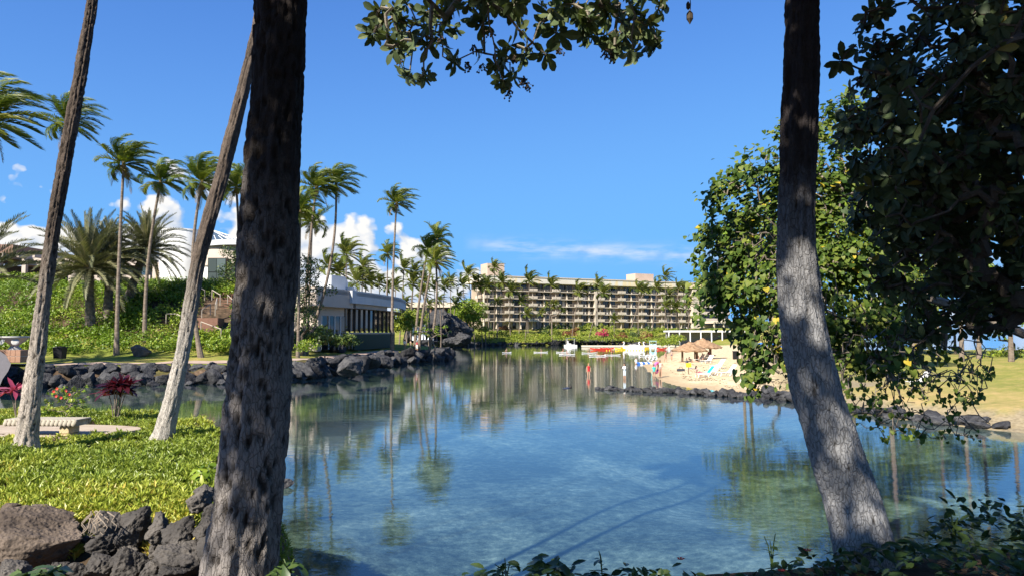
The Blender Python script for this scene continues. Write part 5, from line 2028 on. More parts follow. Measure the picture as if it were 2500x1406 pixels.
# canopy over and behind the camera, the same crown
nC = 6600
cx_ = rg.uniform(-7.2, 9.5, nC)
cy_ = rg.uniform(-10, 4.6, nC)
cz_ = 8.5 + rg.uniform(0, 2.4, nC) + 1.2 * np.exp(-((cx_ - 1) ** 2 + (cy_ + 3) ** 2) / 60)
hole = fbm(np.stack([cx_ * .55, cy_ * .55, cz_ * 0 + 4], 1), 2)
edge = -6.3 + .55 * fbm(np.stack([cy_ * .8, cz_ * 0, cz_ * .3], 1), 2) - .10 * (cy_ + 2)
keep = (cx_ > edge) & (hole > -1.05) & ~((cy_ > 2.0) & (cx_ < -.4)) & (np.hypot(cx_ - 1, (cy_ + 3) * 1.0) < 10.5)
can = np.stack([cx_, cy_, cz_], 1)[keep]
can = np.concatenate([can, np.stack([rg.uniform(1.5, 8.5, 700), rg.uniform(4, 7.6, 700), rg.uniform(9.4, 11, 700)], 1)])
sk = Skeleton([(-.6, -4.2, 2.9), (-.5, -4.1, 4.5), (-.1, -3.6, 6.2), (.2, -2.6, 7.6), (.4, -.8, 8.4), (.5, 1.5, 8.8), (.5, 3.6, 8.7), tuple(P(1250, -160, 5.8)), tuple(P(1150, -40, 6.2)), tuple(P(1085, 45, 6.4))])
for lim in ([(.2, -2.6, 7.6), (-2.5, -2.6, 8.4), (-5, -2.2, 9)], [(.2, -2.6, 7.6), (3, -2, 8.6), (6.5, -1, 9.2)], [(-.1, -3.6, 6.2), (0, -6.5, 8.2), (.5, -9, 9)]):
    k0 = [i for i, n in enumerate(sk.N) if (n - Vector(lim[0])).length < 1e-3][0]
    ch = [k0]
    for q in lim[1:]:
        sk.N.append(Vector(q))
        sk.par.append(ch[-1])
        ch.append(len(sk.N) - 1)
    sk.chains.append((ch, None))
sk.grow([P(1480, -120, 6.3), P(1580, -40, 6.5), P(1350, -90, 6.2), P(960, -40, 6.5)], .3, .06, .05)
sk.grow(np.concatenate([fill, tips]), .13, .03, .05)
sk.grow(can[rg.integers(0, len(can), 260)], .6, .1, .1)
sk.build('branches', MT['helio_twig'], over, .0075, .40, 6, .24)
D, Nn, T, S = rosette_leaves(tips, axes_v, 12, .155, rg, (30, 110), .3)
R = orient(D, Nn)
right = T[:, 0] > P(1350, 0, 6.4).x
S = np.where(right, S * 1.25, S)
o_ = np.argsort(np.linalg.norm(T - np.array([0, 0, CAM_H]), axis=1))
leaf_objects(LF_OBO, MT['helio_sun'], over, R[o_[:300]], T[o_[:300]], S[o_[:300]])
b1 = scatter(LF_OBO, R[o_[300:]], T[o_[300:]], S[o_[300:]])
ax_f = rg.normal(0, 1, fill.shape)
D, Nn, T, S = rosette_leaves(fill, ax_f, 11, .15, rg)
b2 = scatter(LF_OBO, orient(D, Nn), T, S)
ax_c = rg.normal(0, .7, can.shape) + np.array([0, 0, .6])
D, Nn, T, S = rosette_leaves(can, ax_c, 8, .34, rg, (40, 110))
b3 = scatter(LF_LITE, orient(D, Nn), T, S)
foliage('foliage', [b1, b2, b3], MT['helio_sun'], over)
# dry seed heads
for x, y in ((940, 255), (830, 365), (780, 490), (890, 500), (1115, 440), (1780, 400), (1820, 430), (1440, 380), (1190, 600), (1080, 690), (290, 445), (590, 300), (1060, 660), (1210, 640)):
    m = MB()
    c = P(*zo(x, y), 6.4)
    for k in range(16):
        q = c + Vector(rg.normal(0, .022, 3))
        m.tube([c + Vector((0, 0, .05)), q], [.003, .002], 3)
        m.lathe([(.001, -.010), (.009, -.004), (.009, .004), (.001, .010)], 5, q)
    m.build('seed_head', MT['pod'], over)
m = MB()
c = P(1680, -40, 6.3)
e = P(1684, 42, 6.3)
m.tube([c, P(1686, 10, 6.3), e], [.004, .004, .004], 4)
m.lathe([(.004, .06), (.03, .03), (.03, -.02), (.012, -.05), (.002, -.07)], 7, e)
m.lathe([(.004, .04), (.018, .02), (.018, -.02), (.002, -.04)], 7, P(1680, 15, 6.3))
m.build('hanging_pod', MT['pod'], over)

# ------------------------------------------------------------------ succulent ground cover on the headland
rg = np.random.default_rng(44)
n = 17000
yy = 6.0 + 11.2 * rg.random(n) ** 1.35
xx = rg.uniform(-.80, -.30, n) * yy
z_, s_, _v = terrain(xx, yy, True)
q3 = np.stack([xx, yy, xx * 0], 1)
patn = fbm(q3 * .9 + 3, 3)
ell = ((xx - P(130, 0, 12.3).x + .3) / 2.0) ** 2 + ((yy - 12.4) / 1.0) ** 2
front = 6.55 + .25 * fbm(q3 * 1.3, 3) + .42 * sstep(-3.9, -4.9, xx) - .35 * sstep(-3.4, -2.8, xx)
keep = (s_ > .35) & (ell > 1.0) & (yy > front) & (patn > -.95)
xx, yy, z_, q3, patn = xx[keep], yy[keep], z_[keep], q3[keep], patn[keep]
hgt = .05 + .05 * fbm(q3 * 1.7 + 8, 3) + .05 * np.clip(fbm(q3 * 5, 2), 0, 1)
tips = np.stack([xx, yy, z_ + np.clip(hgt, .02, .3)], 1)
ax = np.stack([rg.normal(0, .3, len(xx)), rg.normal(0, .3, len(xx)), np.ones(len(xx))], 1)
D, Nn, T, S = rosette_leaves(tips, ax, 11, .088, rg, (6, 72), .0)
vr = np.clip(.56 + .34 * sstep(7.15, 6.5, T[:, 1]) + .32 * fbm(T * .8 + 2, 2) + rg.normal(0, .16, len(T)), .01, .999)
sc3 = np.stack([S * 1.15, S, S * 1.1], 1)
gcov = foliage('ground_cover', [scatter(LF_FINGER, orient(D, Nn), T, sc3, vr)], MT['succ'])
tag(gcov, 'bright yellow-green succulent ground cover on the near headland', 'ground cover')
# bleached roots and a few dry stems on the bare soil
rt = thing('dry_roots', 'pale dry roots clinging to the soil above the boulders', 'roots', tuple(P(238, 1262, 6.12)))
for k in range(16):
    a = Vector((rg.uniform(-.10, .10), rg.uniform(-.06, .02), rg.uniform(.0, .07)))
    pts = [a]
    for i in range(4):
        pts.append(pts[-1] + Vector((rg.normal(0, .03), -.012, -.035)))
    MB().tube(pts, [.006, .006, .005, .004, .002], 5).build('root', MT['root'], rt, True)

# ------------------------------------------------------------------ ivy on the near bank
n = 9500
xx = rg.uniform(-.95, 7.6, n)
yy = rg.uniform(3.7, 6.6, n)
z_, s_, _v = terrain(xx, yy, True)
q3 = np.stack([xx, yy, xx * 0], 1)
lim = 4.55 + .13 * np.clip(xx, 0, 3) + .18 * fbm(q3 * 1.8, 2) + .55 * sstep(2.6, 4.2, xx)
keep = (yy < lim) & (s_ > .2)
xx, yy, z_, q3 = xx[keep], yy[keep], z_[keep], q3[keep]
hh_ = .10 + .12 * np.clip(fbm(q3 * 1.6, 3) + .4, 0, 2) + .26 * sstep(2.2, 3.6, xx) * (1 + .5 * fbm(q3 * .9, 2))
T = np.stack([xx, yy, z_ + hh_ * rg.uniform(.35, 1, len(xx)) ** .5], 1)
D = np.stack([rg.normal(0, 1, len(T)), rg.normal(0, 1, len(T)) - .3, rg.normal(-.05, .35, len(T))], 1)
Nn = np.stack([rg.normal(0, .35, len(T)), rg.normal(-.15, .35, len(T)), np.ones(len(T))], 1)
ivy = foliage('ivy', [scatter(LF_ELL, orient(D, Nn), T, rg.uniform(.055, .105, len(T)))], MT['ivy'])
tag(ivy, 'dark green leafy creeper covering the shaded bank at bottom right', 'ground cover')


def leafy_plant(name, label, cat, p, stems, L, proto, mat, rng, spread=.15, h=.25, nl=6, th=(40, 100), stemmat=None, group=None, wide=1.0):
    root = thing(name, label, cat, p, 0, group)
    ts, axs = [], []
    for k in range(stems):
        a = rng.uniform(0, 6.28)
        t = Vector((math.cos(a) * spread * rng.uniform(.2, 1), math.sin(a) * spread * rng.uniform(.2, 1), h * rng.uniform(.7, 1.1)))
        mid = t * .5 + Vector((0, 0, .1 * h))
        MB().tube([(0, 0, -.05), mid, t], [.006 * min(L, .2) / .1, .005 * min(L, .2) / .1, .0035 * min(L, .2) / .1], 5, False).build('stem', stemmat or MT['stem'], root, True)
        ts.append(tuple(t))
        axs.append((t.x * .6, t.y * .6, .8 * t.z + .05))
    D, Nn, T, S = rosette_leaves(np.array(ts), np.array(axs), nl, L, rng, th, .2)
    leaf_objects(proto, mat, root, orient(D, Nn), T, np.stack([S * wide, S, S], 1))
    return root


rg = np.random.default_rng(55)
leafy_plant('leafy_sprout', 'broad-leaved sprout standing above the creeper at bottom centre', 'plant', tuple(P(1345, 1402, 4.4)), 3, .16, LF_ELL, MT['ivy'], rg, .10, .10, 4, (55, 105), wide=1.3)
leafy_plant('leafy_sprout', 'small twin-leaved sprout right of the bottom centre plant', 'plant', tuple(P(1470, 1385, 4.5)), 2, .07, LF_ELL, MT['ivy'], rg, .05, .11, 3, (45, 100))
leafy_plant('leafy_sprout', 'low sprout at the left end of the creeper', 'plant', tuple(P(1235, 1400, 4.4)), 3, .075, LF_ELL, MT['ivy'], rg, .1, .08, 4)
leafy_plant('leafy_sprout', 'tall thin sprout with small leaves left of the right-hand trunk foot', 'plant', tuple(P(1885, 1365, 4.8)), 3, .085, LF_ELL, MT['ivy'], rg, .05, .15, 3)
leafy_plant('leafy_sprout', 'large leaf cluster above the creeper right of the trunk foot', 'plant', tuple(P(2330, 1310, 4.9)), 3, .12, LF_ELL, MT['ivy'], rg, .08, .14, 4, wide=1.3)
leafy_plant('umbrella_plant', 'young plant with fanned leaves at the foot of the big dark trunk', 'plant', tuple(P(705, 1402, 4.15)), 4, .11, LF_OBO, MT['ivy'], rg, .12, .10, 7, (50, 100))
leafy_plant('umbrella_plant', 'shaded plant with paddle leaves in the bottom left corner', 'plant', tuple(P(75, 1440, 3.9)), 5, .17, LF_OBO, MT['ivy'], rg, .17, .12, 7, (35, 95), wide=1.35)
leafy_plant('umbrella_plant', 'bright fan-leaved plant at the right edge of the succulents beside the trunk', 'plant', tuple(P(505, 1160, 7.6)), 7, .12, LF_OBO, MT['hedge'], rg, .3, .12, 8, (60, 105))
for k, (px, py) in enumerate(((1662, 1366), (1908, 1395), (1972, 1345))):
    f = thing('red_flower', '%s of the small red flowers in the creeper at the bottom, counted from left' % names[k].capitalize(), 'flower', tuple(P(px, py, 4.55)), 0, 'red flowers in the creeper')
    for j in range(5):
        a = j * 1.2566
        me_ = MB().add([(0, 0, 0), (.018 * math.cos(a - .5), .018 * math.sin(a - .5), .012), (.03 * math.cos(a), .03 * math.sin(a), .010), (.018 * math.cos(a + .5), .018 * math.sin(a + .5), .012)], [(0, 1, 2), (0, 2, 3)]).build('petal', MT['flower_red'], f)

# plants on the headland
p = P(40, 1005, 14.2)
ti = leafy_plant('ti_plant', 'pink-leaved ti plant behind the sunlit palm foot at left', 'plant', (p.x, p.y, 3.0), 3, .42, LF_NARROW, MT['ti_pink'], rg, .18, .52, 9, (20, 95), MT['twig'], wide=1.5)
p = P(283, 1005, 14.0)
ti = leafy_plant('ti_plant', 'dark red ti plant at the water edge behind the bench', 'plant', (p.x, p.y, 2.75), 7, .46, LF_NARROW, MT['ti_red'], rg, .26, .85, 14, (10, 85), MT['twig'], wide=1.5)


# ------------------------------------------------------------------ bushes
def bush_leaves(centres, radii, per, size, rng, up=.25, squash=.85, proto=LF_QUAD, dense=1.0):
    C_, D_, N_, S_ = [], [], [], []
    for c, r in zip(centres, radii):
        n = max(8, int(per * r * r * dense))
        v = unit(rng.normal(size=(n, 3)))
        v[:, 2] = np.abs(v[:, 2]) * 1.1 - .15
        v = unit(v)
        rr = r * rng.uniform(.8, 1.05, n)[:, None]
        pts = np.asarray(c) + v * rr * np.array([1, 1, squash])
        C_.append(pts)
        N_.append(v + rng.normal(0, .45, (n, 3)) + np.array([0, 0, up]))
        D_.append(rng.normal(0, 1, (n, 3)) + np.array([0, 0, .2]))
        S_.append(size * rng.uniform(.7, 1.3, n))
    return np.concatenate(C_), np.concatenate(D_), np.concatenate(N_), np.concatenate(S_)


def bush(name, label, cat, centres, radii, per, size, mat, rng, group=None, trunk=None, squash=.85, kind=None):
    c0 = np.asarray(centres).mean(0)
    T, D, N_, S = bush_leaves(centres, radii, per, size, rng, squash=squash)
    if trunk is None:
        o = foliage(name, [scatter(LF_QUAD, orient(D, N_), T, S)], mat, None, False)
        tag(o, label, cat, group, kind)
        return o
    root = thing(name, label, cat, (0, 0, 0), 0, group)
    foliage('crown', [scatter(LF_QUAD, orient(D, N_), T, S)], mat, root, False)
    sk = Skeleton([trunk, (trunk[0], trunk[1], trunk[2] + .3 * (c0[2] - trunk[2]))])
    sk.grow([np.asarray(c) for c in centres], .8, .12, .2)
    sk.build('trunk', MT['limb'], root, .05, .45, 6, .35)
    return root


rg = np.random.default_rng(66)
# leafy slope below the hilltop building
n = 900
px = rg.uniform(-80, 640, n)
yy = rg.uniform(74.5, 106, n)
xx = (px - 1250) / F_PX * yy
zz_ = terrain(xx, yy)
keep = ~((px > 420) & (px < 575) & (zz_ > 4.0) & (zz_ < 8.8) & (px > 470)) & ~((px > 300) & (px < 380) & (zz_ < 2.7)) & ((zz_ > 2.35))
cs = np.stack([xx, yy, zz_ + .15], 1)[keep]
rs = rg.uniform(.8, 1.5, len(cs))
cs[:, 2] += rs * .12
T, D, N_, S = bush_leaves(cs, rs, 62, .26, rg, .3)
vr = np.clip(.42 + .42 * fbm(T * .28 + 5, 3) + rg.normal(0, .14, len(T)), .01, .999)
o = foliage('hillside_shrubs', [scatter(LF_QUAD, orient(D, N_), T, S * (1 + .35 * fbm(T * .2 + 50, 2)), vr)], MT['hedge'])
tag(o, 'bright green leafy shrubs covering the slope below the hilltop building', 'shrubs')
# clipped hedge along the crest
cs = [tuple(P(px, 712 + 4 * math.sin(px * .05), 98)) for px in np.arange(370, 500, 6)] + [tuple(P(px, 735 + 5 * math.sin(px * .06), 95)) for px in np.arange(385, 500, 7)]
bush('hedge', 'rounded clipped hedge in front of the white tower', 'hedge', cs, [1.7] * len(cs), 90, .22, MT['hedge'], rg)
cs = [tuple(P(px, 712 + rg.uniform(-4, 4), 97)) for px in np.arange(505, 605, 8)]
bush('hedge', 'hedge under the window of the grey wing', 'hedge', cs, [1.5] * len(cs), 90, .22, MT['hedge'], rg)
cs = [tuple(P(px, 690 + rg.uniform(-4, 4), 104)) for px in np.arange(-60, 120, 8)]
bush('hedge', 'sunlit hedge in front of the brown-roofed pavilion', 'hedge', cs, [1.6] * len(cs), 90, .22, MT['hedge'], rg)
for k, (px, py, d, r, m, lab) in enumerate([(736, 850, 73, 1.3, 'hedge', 'round bright bush at the edge of the path beside the big trunk'), (30, 790, 78, 2.0, 'hedge', 'yellow-green bush on the slope near the left edge'), (440, 845, 74, 1.2, 'hedge', 'low yellowish bush left of the curved palm foot by the path'),
                                            (405, 848, 73, 1.0, 'hedge', 'low bush right beside the brown boulder'), (530, 850, 76, 1.3, 'hedge', 'bright low bush right of the curved palm foot by the path'), (565, 845, 77, 1.2, 'hedge', 'low bush just left of the big trunk above the lawn')]):
    c = P(px, py, d)
    cs = [(c.x + rg.normal(0, r * .5), c.y + rg.normal(0, r * .4), max(c.z, tz(c.x, d)) + rg.normal(0, r * .2)) for _ in range(6)]
    bush('shrub', lab, 'shrub', cs, [r * .7] * 6, 110, .2, MT[m], rg)
cs = [tuple(P(px, py + rg.uniform(-5, 5), d)) for px, py, d in [(x, 832, 90) for x in np.arange(735, 800, 8)] + [(x, 815, 94) for x in np.arange(740, 790, 9)] + [(x, 838, 97) for x in np.arange(800, 870, 10)]]
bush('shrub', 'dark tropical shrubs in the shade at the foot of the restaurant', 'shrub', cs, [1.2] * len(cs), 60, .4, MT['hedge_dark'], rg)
cs = [tuple(P(752 + rg.normal(0, 12), py, 86 + rg.normal(0, 1))) for py in np.linspace(640, 800, 22)]
bush('broadleaf_tree', 'slender dark-leaved tree between the big trunk and the restaurant', 'tree', cs, [1.25] * len(cs), 75, .24, MT['hedge_dark'], rg, trunk=(P(752, 0, 86).x, 86, 2.2))
cs = [tuple(P(565 + rg.normal(0, 9), py, 97 + rg.normal(0, 1))) for py in np.linspace(618, 700, 12)]
bush('broadleaf_tree', 'small round-leaved tree covering the corner of the grey wing', 'tree', cs, [1.2] * len(cs), 75, .26, MT['hedge_dark'], rg, trunk=(P(567, 0, 97).x, 97, 9))
cs = [tuple(P(1140 + rg.normal(0, 24), 768 + rg.normal(0, 13), 240 + rg.normal(0, 3))) for _ in range(30)]
bush('broadleaf_tree', 'rounded green tree to the right of the waterfall rock', 'tree', cs, [2.6] * len(cs), 38, .5, MT['hedge'], rg, trunk=(P(1140, 0, 240).x, 240, 2))
cs = [tuple(P(px, py, 175)) for px, py in [(958 + rg.uniform(0, 75), 770 + rg.uniform(-4, 40)) for _ in range(34)]]
bush('shrub', 'yellow-green shrubs on the bank between restaurant and waterfall', 'shrub', cs, [1.9] * len(cs), 40, .45, MT['hedge_far'], rg)
# plumeria at the promontory tip
plm = thing('plumeria_tree', 'small forked tree with leaf tufts at the tip of the promontory', 'tree', (0, 0, 0))
b0 = P(1055, 862, 112)
b0.z = tz(b0.x, b0.y)
tips = [P(1050 + rg.normal(0, 22), 806 + rg.normal(0, 9), 112 + rg.normal(0, 1.2)) for _ in range(26)] + [P(1030, 812, 111), P(1098, 808, 112), P(1085, 798, 112)]
sk = Skeleton([tuple(b0), tuple(P(1063, 848, 112))])
sk.grow(tips, .6, .1, .1)
sk.build('branches', MT['twig'], plm, .045, .4, 6, .16)
tp_ = np.array([tuple(t) for t in tips])
D, Nn, T, S = rosette_leaves(tp_, np.tile([[0, -.2, 1.0]], (len(tp_), 1)), 14, .5, rg)
foliage('crown', [scatter(LF_ELL, orient(D, Nn), T, S)], MT['hedge'], plm, False)
# far shore hedges and shrubs
def hedge_line(label, pts, r, mat, per=34, size=.42, name='hedge'):
    cs = []
    for (a, c) in zip(pts[:-1], pts[1:]):
        A0, A1 = P(*a), P(*c)
        k = max(2, int((A1 - A0).length / (r * .8)))
        cs += [tuple(A0.lerp(A1, i / k) + Vector((rg.normal(0, .25), rg.normal(0, .4), rg.normal(0, .18)))) for i in range(k)]
    return bush(name, label, 'hedge', cs, [r * rg.uniform(.85, 1.15) for _ in cs], per, size, MT[mat], rg)


hedge_line('bright green bank of hedge on the far shore left of centre', [(1145, 830, 247), (1240, 833, 250), (1330, 833, 250), (1330, 824, 256), (1230, 820, 258), (1190, 818, 258), (1150, 824, 252)], 1.9, 'hedge_far')
hedge_line('long clipped hedge on the far shore before the middle of the hotel', [(1352, 826, 252), (1400, 829, 252), (1460, 830, 252)], 1.7, 'hedge_far')
hedge_line('clipped hedge on the far shore behind the swan boats', [(1462, 829, 252), (1530, 831, 252), (1608, 832, 252)], 1.7, 'hedge_far')
hedge_line('sunlit hedge mound between the boats and the thatched shelter', [(1608, 838, 200), (1630, 834, 200), (1660, 828, 205), (1625, 842, 196), (1650, 836, 200)], 1.6, 'hedge_far')
hedge_line('hedge at the foot of the round tree beside the waterfall', [(1140, 800, 238), (1190, 806, 245), (1165, 812, 244)], 2.0, 'hedge_far')
sl = [(1210, 815, 'hedge_far'), (1235, 803, 'croton'), (1262, 822, 'hedge_far'), (1330, 815, 'hedge_dark'), (1362, 812, 'hedge_far'), (1375, 800, 'hedge_dark'), (1400, 812, 'croton'), (1430, 815, 'hedge_far'), (1440, 803, 'hedge_far'), (1470, 816, 'flower_mag'), (1490, 805, 'hedge_far'), (1500, 815, 'hedge_far'),
      (1530, 810, 'hedge_far'), (1550, 818, 'hedge_dark'), (1575, 822, 'croton'), (1600, 815, 'hedge_far'), (1620, 805, 'hedge_far'), (1420, 800, 'hedge_dark'), (1455, 796, 'hedge_far'), (1345, 800, 'hedge_dark'), (1585, 806, 'hedge_dark'), (1520, 823, 'croton'), (1385, 818, 'croton'), (1640, 812, 'hedge_far')]
for k, (px, py, m) in enumerate(sorted(sl)):
    d = 262 - (py - 800) * .35
    c = P(px, py, d)
    cs = [(c.x + rg.normal(0, 1.2), c.y + rg.normal(0, .8), c.z + rg.normal(0, .5)) for _ in range(6)]
    nm = {'hedge_far': 'light green', 'hedge_dark': 'dark green', 'croton': 'russet-leaved', 'flower_mag': 'magenta-flowered'}[m]
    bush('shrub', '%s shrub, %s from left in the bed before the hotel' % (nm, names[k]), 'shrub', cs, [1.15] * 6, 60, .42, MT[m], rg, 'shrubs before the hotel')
# pandanus with stilted branches
pan = thing('screw_pine', 'branching screw pine with tufted heads before the hotel middle', 'tree', (0, 0, 0))
b0 = P(1347, 822, 255)
b0.z = tz(b0.x, 255) - .2
tips = [P(1347 + dx, 742 + dy, 255) for dx, dy in ((-22, 14), (-12, 0), (0, -6), (10, -4), (20, 6), (28, 16), (-28, 22), (4, 6))]
sk = Skeleton([tuple(b0), tuple(P(1347, 790, 255)), tuple(P(1347, 772, 255))])
sk.grow(tips, 1.2, .2, .2)
sk.build('branches', MT['trunk_far'], pan, .14, .3, 6, .3)
D, Nn, T, S = rosette_leaves(np.array([tuple(t) for t in tips]), np.tile([[0, 0, 1.0]], (len(tips), 1)), 46, 1.9, rg, (10, 115), .35)
foliage('crown', [scatter(LF_NARROW, orient(D, Nn), T, np.stack([S * 1.3, S, S], 1))], MT['coco_far'], pan, False)
# flowering bush near the bench
fb_ = thing('flowering_bush', 'small bush with red flowers behind the stone bench', 'shrub', (0, 0, 0))
c = P(158, 985, 14.0)
tips = [Vector((c.x + rg.normal(0, .2), c.y + rg.normal(0, .14), c.z + rg.uniform(-.16, .36))) for _ in range(60)]
sk = Skeleton([(c.x, c.y, 2.75), (c.x, c.y, 2.95)])
sk.grow(tips, .08, .015, .02)
sk.build('branches', MT['twig'], fb_, .004, .4, 5, .02)
D, Nn, T, S = rosette_leaves(np.array([tuple(t) for t in tips]), np.tile([[0, -.1, 1.0]], (60, 1)) + rg.normal(0, .5, (60, 3)), 8, .072, rg)
leaf_objects(LF_ELL, MT['hedge'], fb_, orient(D, Nn)[:280], T[:280], S[:280])
foliage('foliage', [scatter(LF_ELL, orient(D, Nn)[280:], T[280:], S[280:])], MT['hedge'], fb_)
for px, py in ((162, 953), (138, 966), (132, 955), (140, 948), (150, 970), (170, 962)):
    q = P(px, py, 13.75)
    m = MB()
    for j in range(6):
        a = j * 1.047
        m.add([(q.x, q.y, q.z)] + [(q.x + .026 * math.cos(a + e), q.y - .015, q.z + .026 * math.sin(a + e)) for e in (-.45, 0, .45)], [(0, 1, 2), (0, 2, 3)])
    m.build('flower', MT['flower_red'], fb_)
# right-hand lawn: white-footed palms, shrubs and trees beyond
g4 = sorted([(2170, 560, 2167, 60, 1.3), (2345, 520, 2345, 78, 1.3), (2385, 480, 2388, 82, 1.3), (1835, 560, 1826, 92, 1.3), (1815, 600, 1812, 96, 1.2), (2280, 540, 2290, 88, 1.3), (2460, 560, 2466, 74, 1.3), (2080, 520, 2075, 86, 1.3)])
for k, (cx, cy, bx, d, s) in enumerate(g4):
    far_palm('%s from left of the pale palm stems on the right-hand lawn' % names[k].capitalize(), cx, cy, bx, d, s, group='palms on the right-hand lawn', r0=.2)
hedge_line('sunlit low hedge at the seaward edge of the right-hand lawn', [(2400, 868, 84), (2450, 866, 84), (2560, 870, 84)], 1.1, 'hedge_far', 60, .3)
hedge_line('line of low shrubs across the back of the right-hand lawn', [(1900, 838, 118), (2050, 836, 116), (2200, 838, 114), (2330, 842, 110)], 1.3, 'hedge_dark', 50, .35)
for k, (px, py, d, r, lab) in enumerate([(1880, 640, 84, 7.5, 'Leftmost'), (2010, 620, 88, 7.5, 'Second'), (2160, 660, 92, 7.0, 'Third'), (2300, 690, 98, 6.0, 'Fourth'), (2440, 760, 100, 3.8, 'Rightmost')]):
    cs = [tuple(P(px, py, d) + Vector((rg.normal(0, r * .55), rg.normal(0, r * .5), rg.normal(0, r * .42)))) for _ in range(34)]
    bush('broadleaf_tree', '%s of five leafy trees behind the right-hand lawn' % lab, 'tree', cs, [r * .34] * 34, 30, .42, MT['hedge'], rg, 'trees behind the lawn', trunk=(P(px, 0, d).x, d, 1.2))

# ------------------------------------------------------------------ people
# joints in metres for a 1.7 m figure facing -y (towards the camera); z up from the soles
BASE = dict(pelvis=(0, 0, .92), waist=(0, 0, 1.08), chest=(0, 0, 1.27), neck=(0, 0, 1.43), head=(0, -.01, 1.58), crown=(0, 0, 1.66),
            shL=(.17, 0, 1.37), elL=(.22, .01, 1.10), wrL=(.23, -.05, .86), haL=(.23, -.07, .77),
            shR=(-.17, 0, 1.37), elR=(-.22, .01, 1.10), wrR=(-.23, -.05, .86), haR=(-.23, -.07, .77),
            hiL=(.09, 0, .88), knL=(.10, -.01, .49), anL=(.10, .02, .08), toL=(.11, -.13, .03),
            hiR=(-.09, 0, .88), knR=(-.10, -.01, .49), anR=(-.10, .02, .08), toR=(-.11, -.13, .03))
BONES = [('pelvis', 'waist', 'hips'), ('waist', 'chest', 'torso'), ('chest', 'neck', 'torso'), ('neck', 'head', 'skin'), ('head', 'crown', 'hair'),
         ('chest', 'shL', 'torso'), ('shL', 'elL', 'sleeve'), ('elL', 'wrL', 'forearm'), ('wrL', 'haL', 'skin'), ('chest', 'shR', 'torso'), ('shR', 'elR', 'sleeve'), ('elR', 'wrR', 'forearm'), ('wrR', 'haR', 'skin'),
         ('pelvis', 'hiL', 'hips'), ('hiL', 'knL', 'thigh'), ('knL', 'anL', 'shin'), ('anL', 'toL', 'foot'), ('pelvis', 'hiR', 'hips'), ('hiR', 'knR', 'thigh'), ('knR', 'anR', 'shin'), ('anR', 'toR', 'foot')]
RADII = dict(pelvis=(.15, .11), waist=(.125, .095), chest=(.155, .105), neck=(.052, .055), head=(.078, .095), crown=(.055, .07), sh=(.06, .06), el=(.042, .042), wr=(.032, .03), ha=(.036, .02), hi=(.088, .09), kn=(.058, .06), an=(.038, .04), to=(.035, .025))
POSES = {
    'stand': {},
    'walk': dict(knL=(.10, -.16, .50), anL=(.10, -.14, .10), toL=(.10, -.30, .05), knR=(-.10, .06, .50), anR=(-.10, .26, .12), toR=(-.10, .16, .03), elL=(.23, .10, 1.12), wrL=(.22, .06, .88), haL=(.22, .02, .80), elR=(-.22, -.12, 1.12), wrR=(-.2, -.26, .93), haR=(-.19, -.33, .88)),
    'phone': dict(elL=(.20, -.12, 1.12), wrL=(.06, -.30, 1.25), haL=(.02, -.37, 1.30), elR=(-.2, -.13, 1.12), wrR=(-.05, -.3, 1.25), haR=(-.01, -.37, 1.30)),
    'akimbo': dict(elL=(.34, .05, 1.13), wrL=(.18, -.04, .98), haL=(.13, -.08, .95)),
    'hold': dict(elR=(-.26, -.05, 1.12), wrR=(-.33, -.2, .95), haR=(-.36, -.26, .9)),
    'sit': dict(knL=(.11, -.42, .90), anL=(.11, -.62, .58), toL=(.11, -.76, .6), knR=(-.11, -.42, .90), anR=(-.11, -.62, .58), toR=(-.11, -.76, .6)),
    'paddle': dict(knL=(.16, -.30, .84), anL=(.08, -.02, .80), toL=(.06, .10, .82), knR=(-.16, -.30, .84), anR=(-.08, -.02, .80), toR=(-.06, .10, .82), elL=(.26, -.16, 1.22), wrL=(.1, -.33, 1.28), haL=(.04, -.38, 1.3), elR=(-.24, -.16, 1.12), wrR=(-.16, -.36, 1.02), haR=(-.12, -.42, 1.0)),
    'lie': dict(chest=(0, .22, 1.15), neck=(0, .33, 1.26), head=(0, .36, 1.40), crown=(0, .38, 1.47), waist=(0, .1, 1.02), shL=(.17, .26, 1.22), shR=(-.17, .26, 1.22), elL=(.23, .12, 1.02), elR=(-.23, .12, 1.02), wrL=(.2, -.08, .98), wrR=(-.2, -.08, .98), haL=(.19, -.16, .98), haR=(-.19, -.16, .98),
                 knL=(.1, -.42, 1.0), anL=(.1, -.82, .88), toL=(.1, -.88, .98), knR=(-.1, -.42, .95), anR=(-.1, -.84, .88), toR=(-.1, -.9, .98)),
}


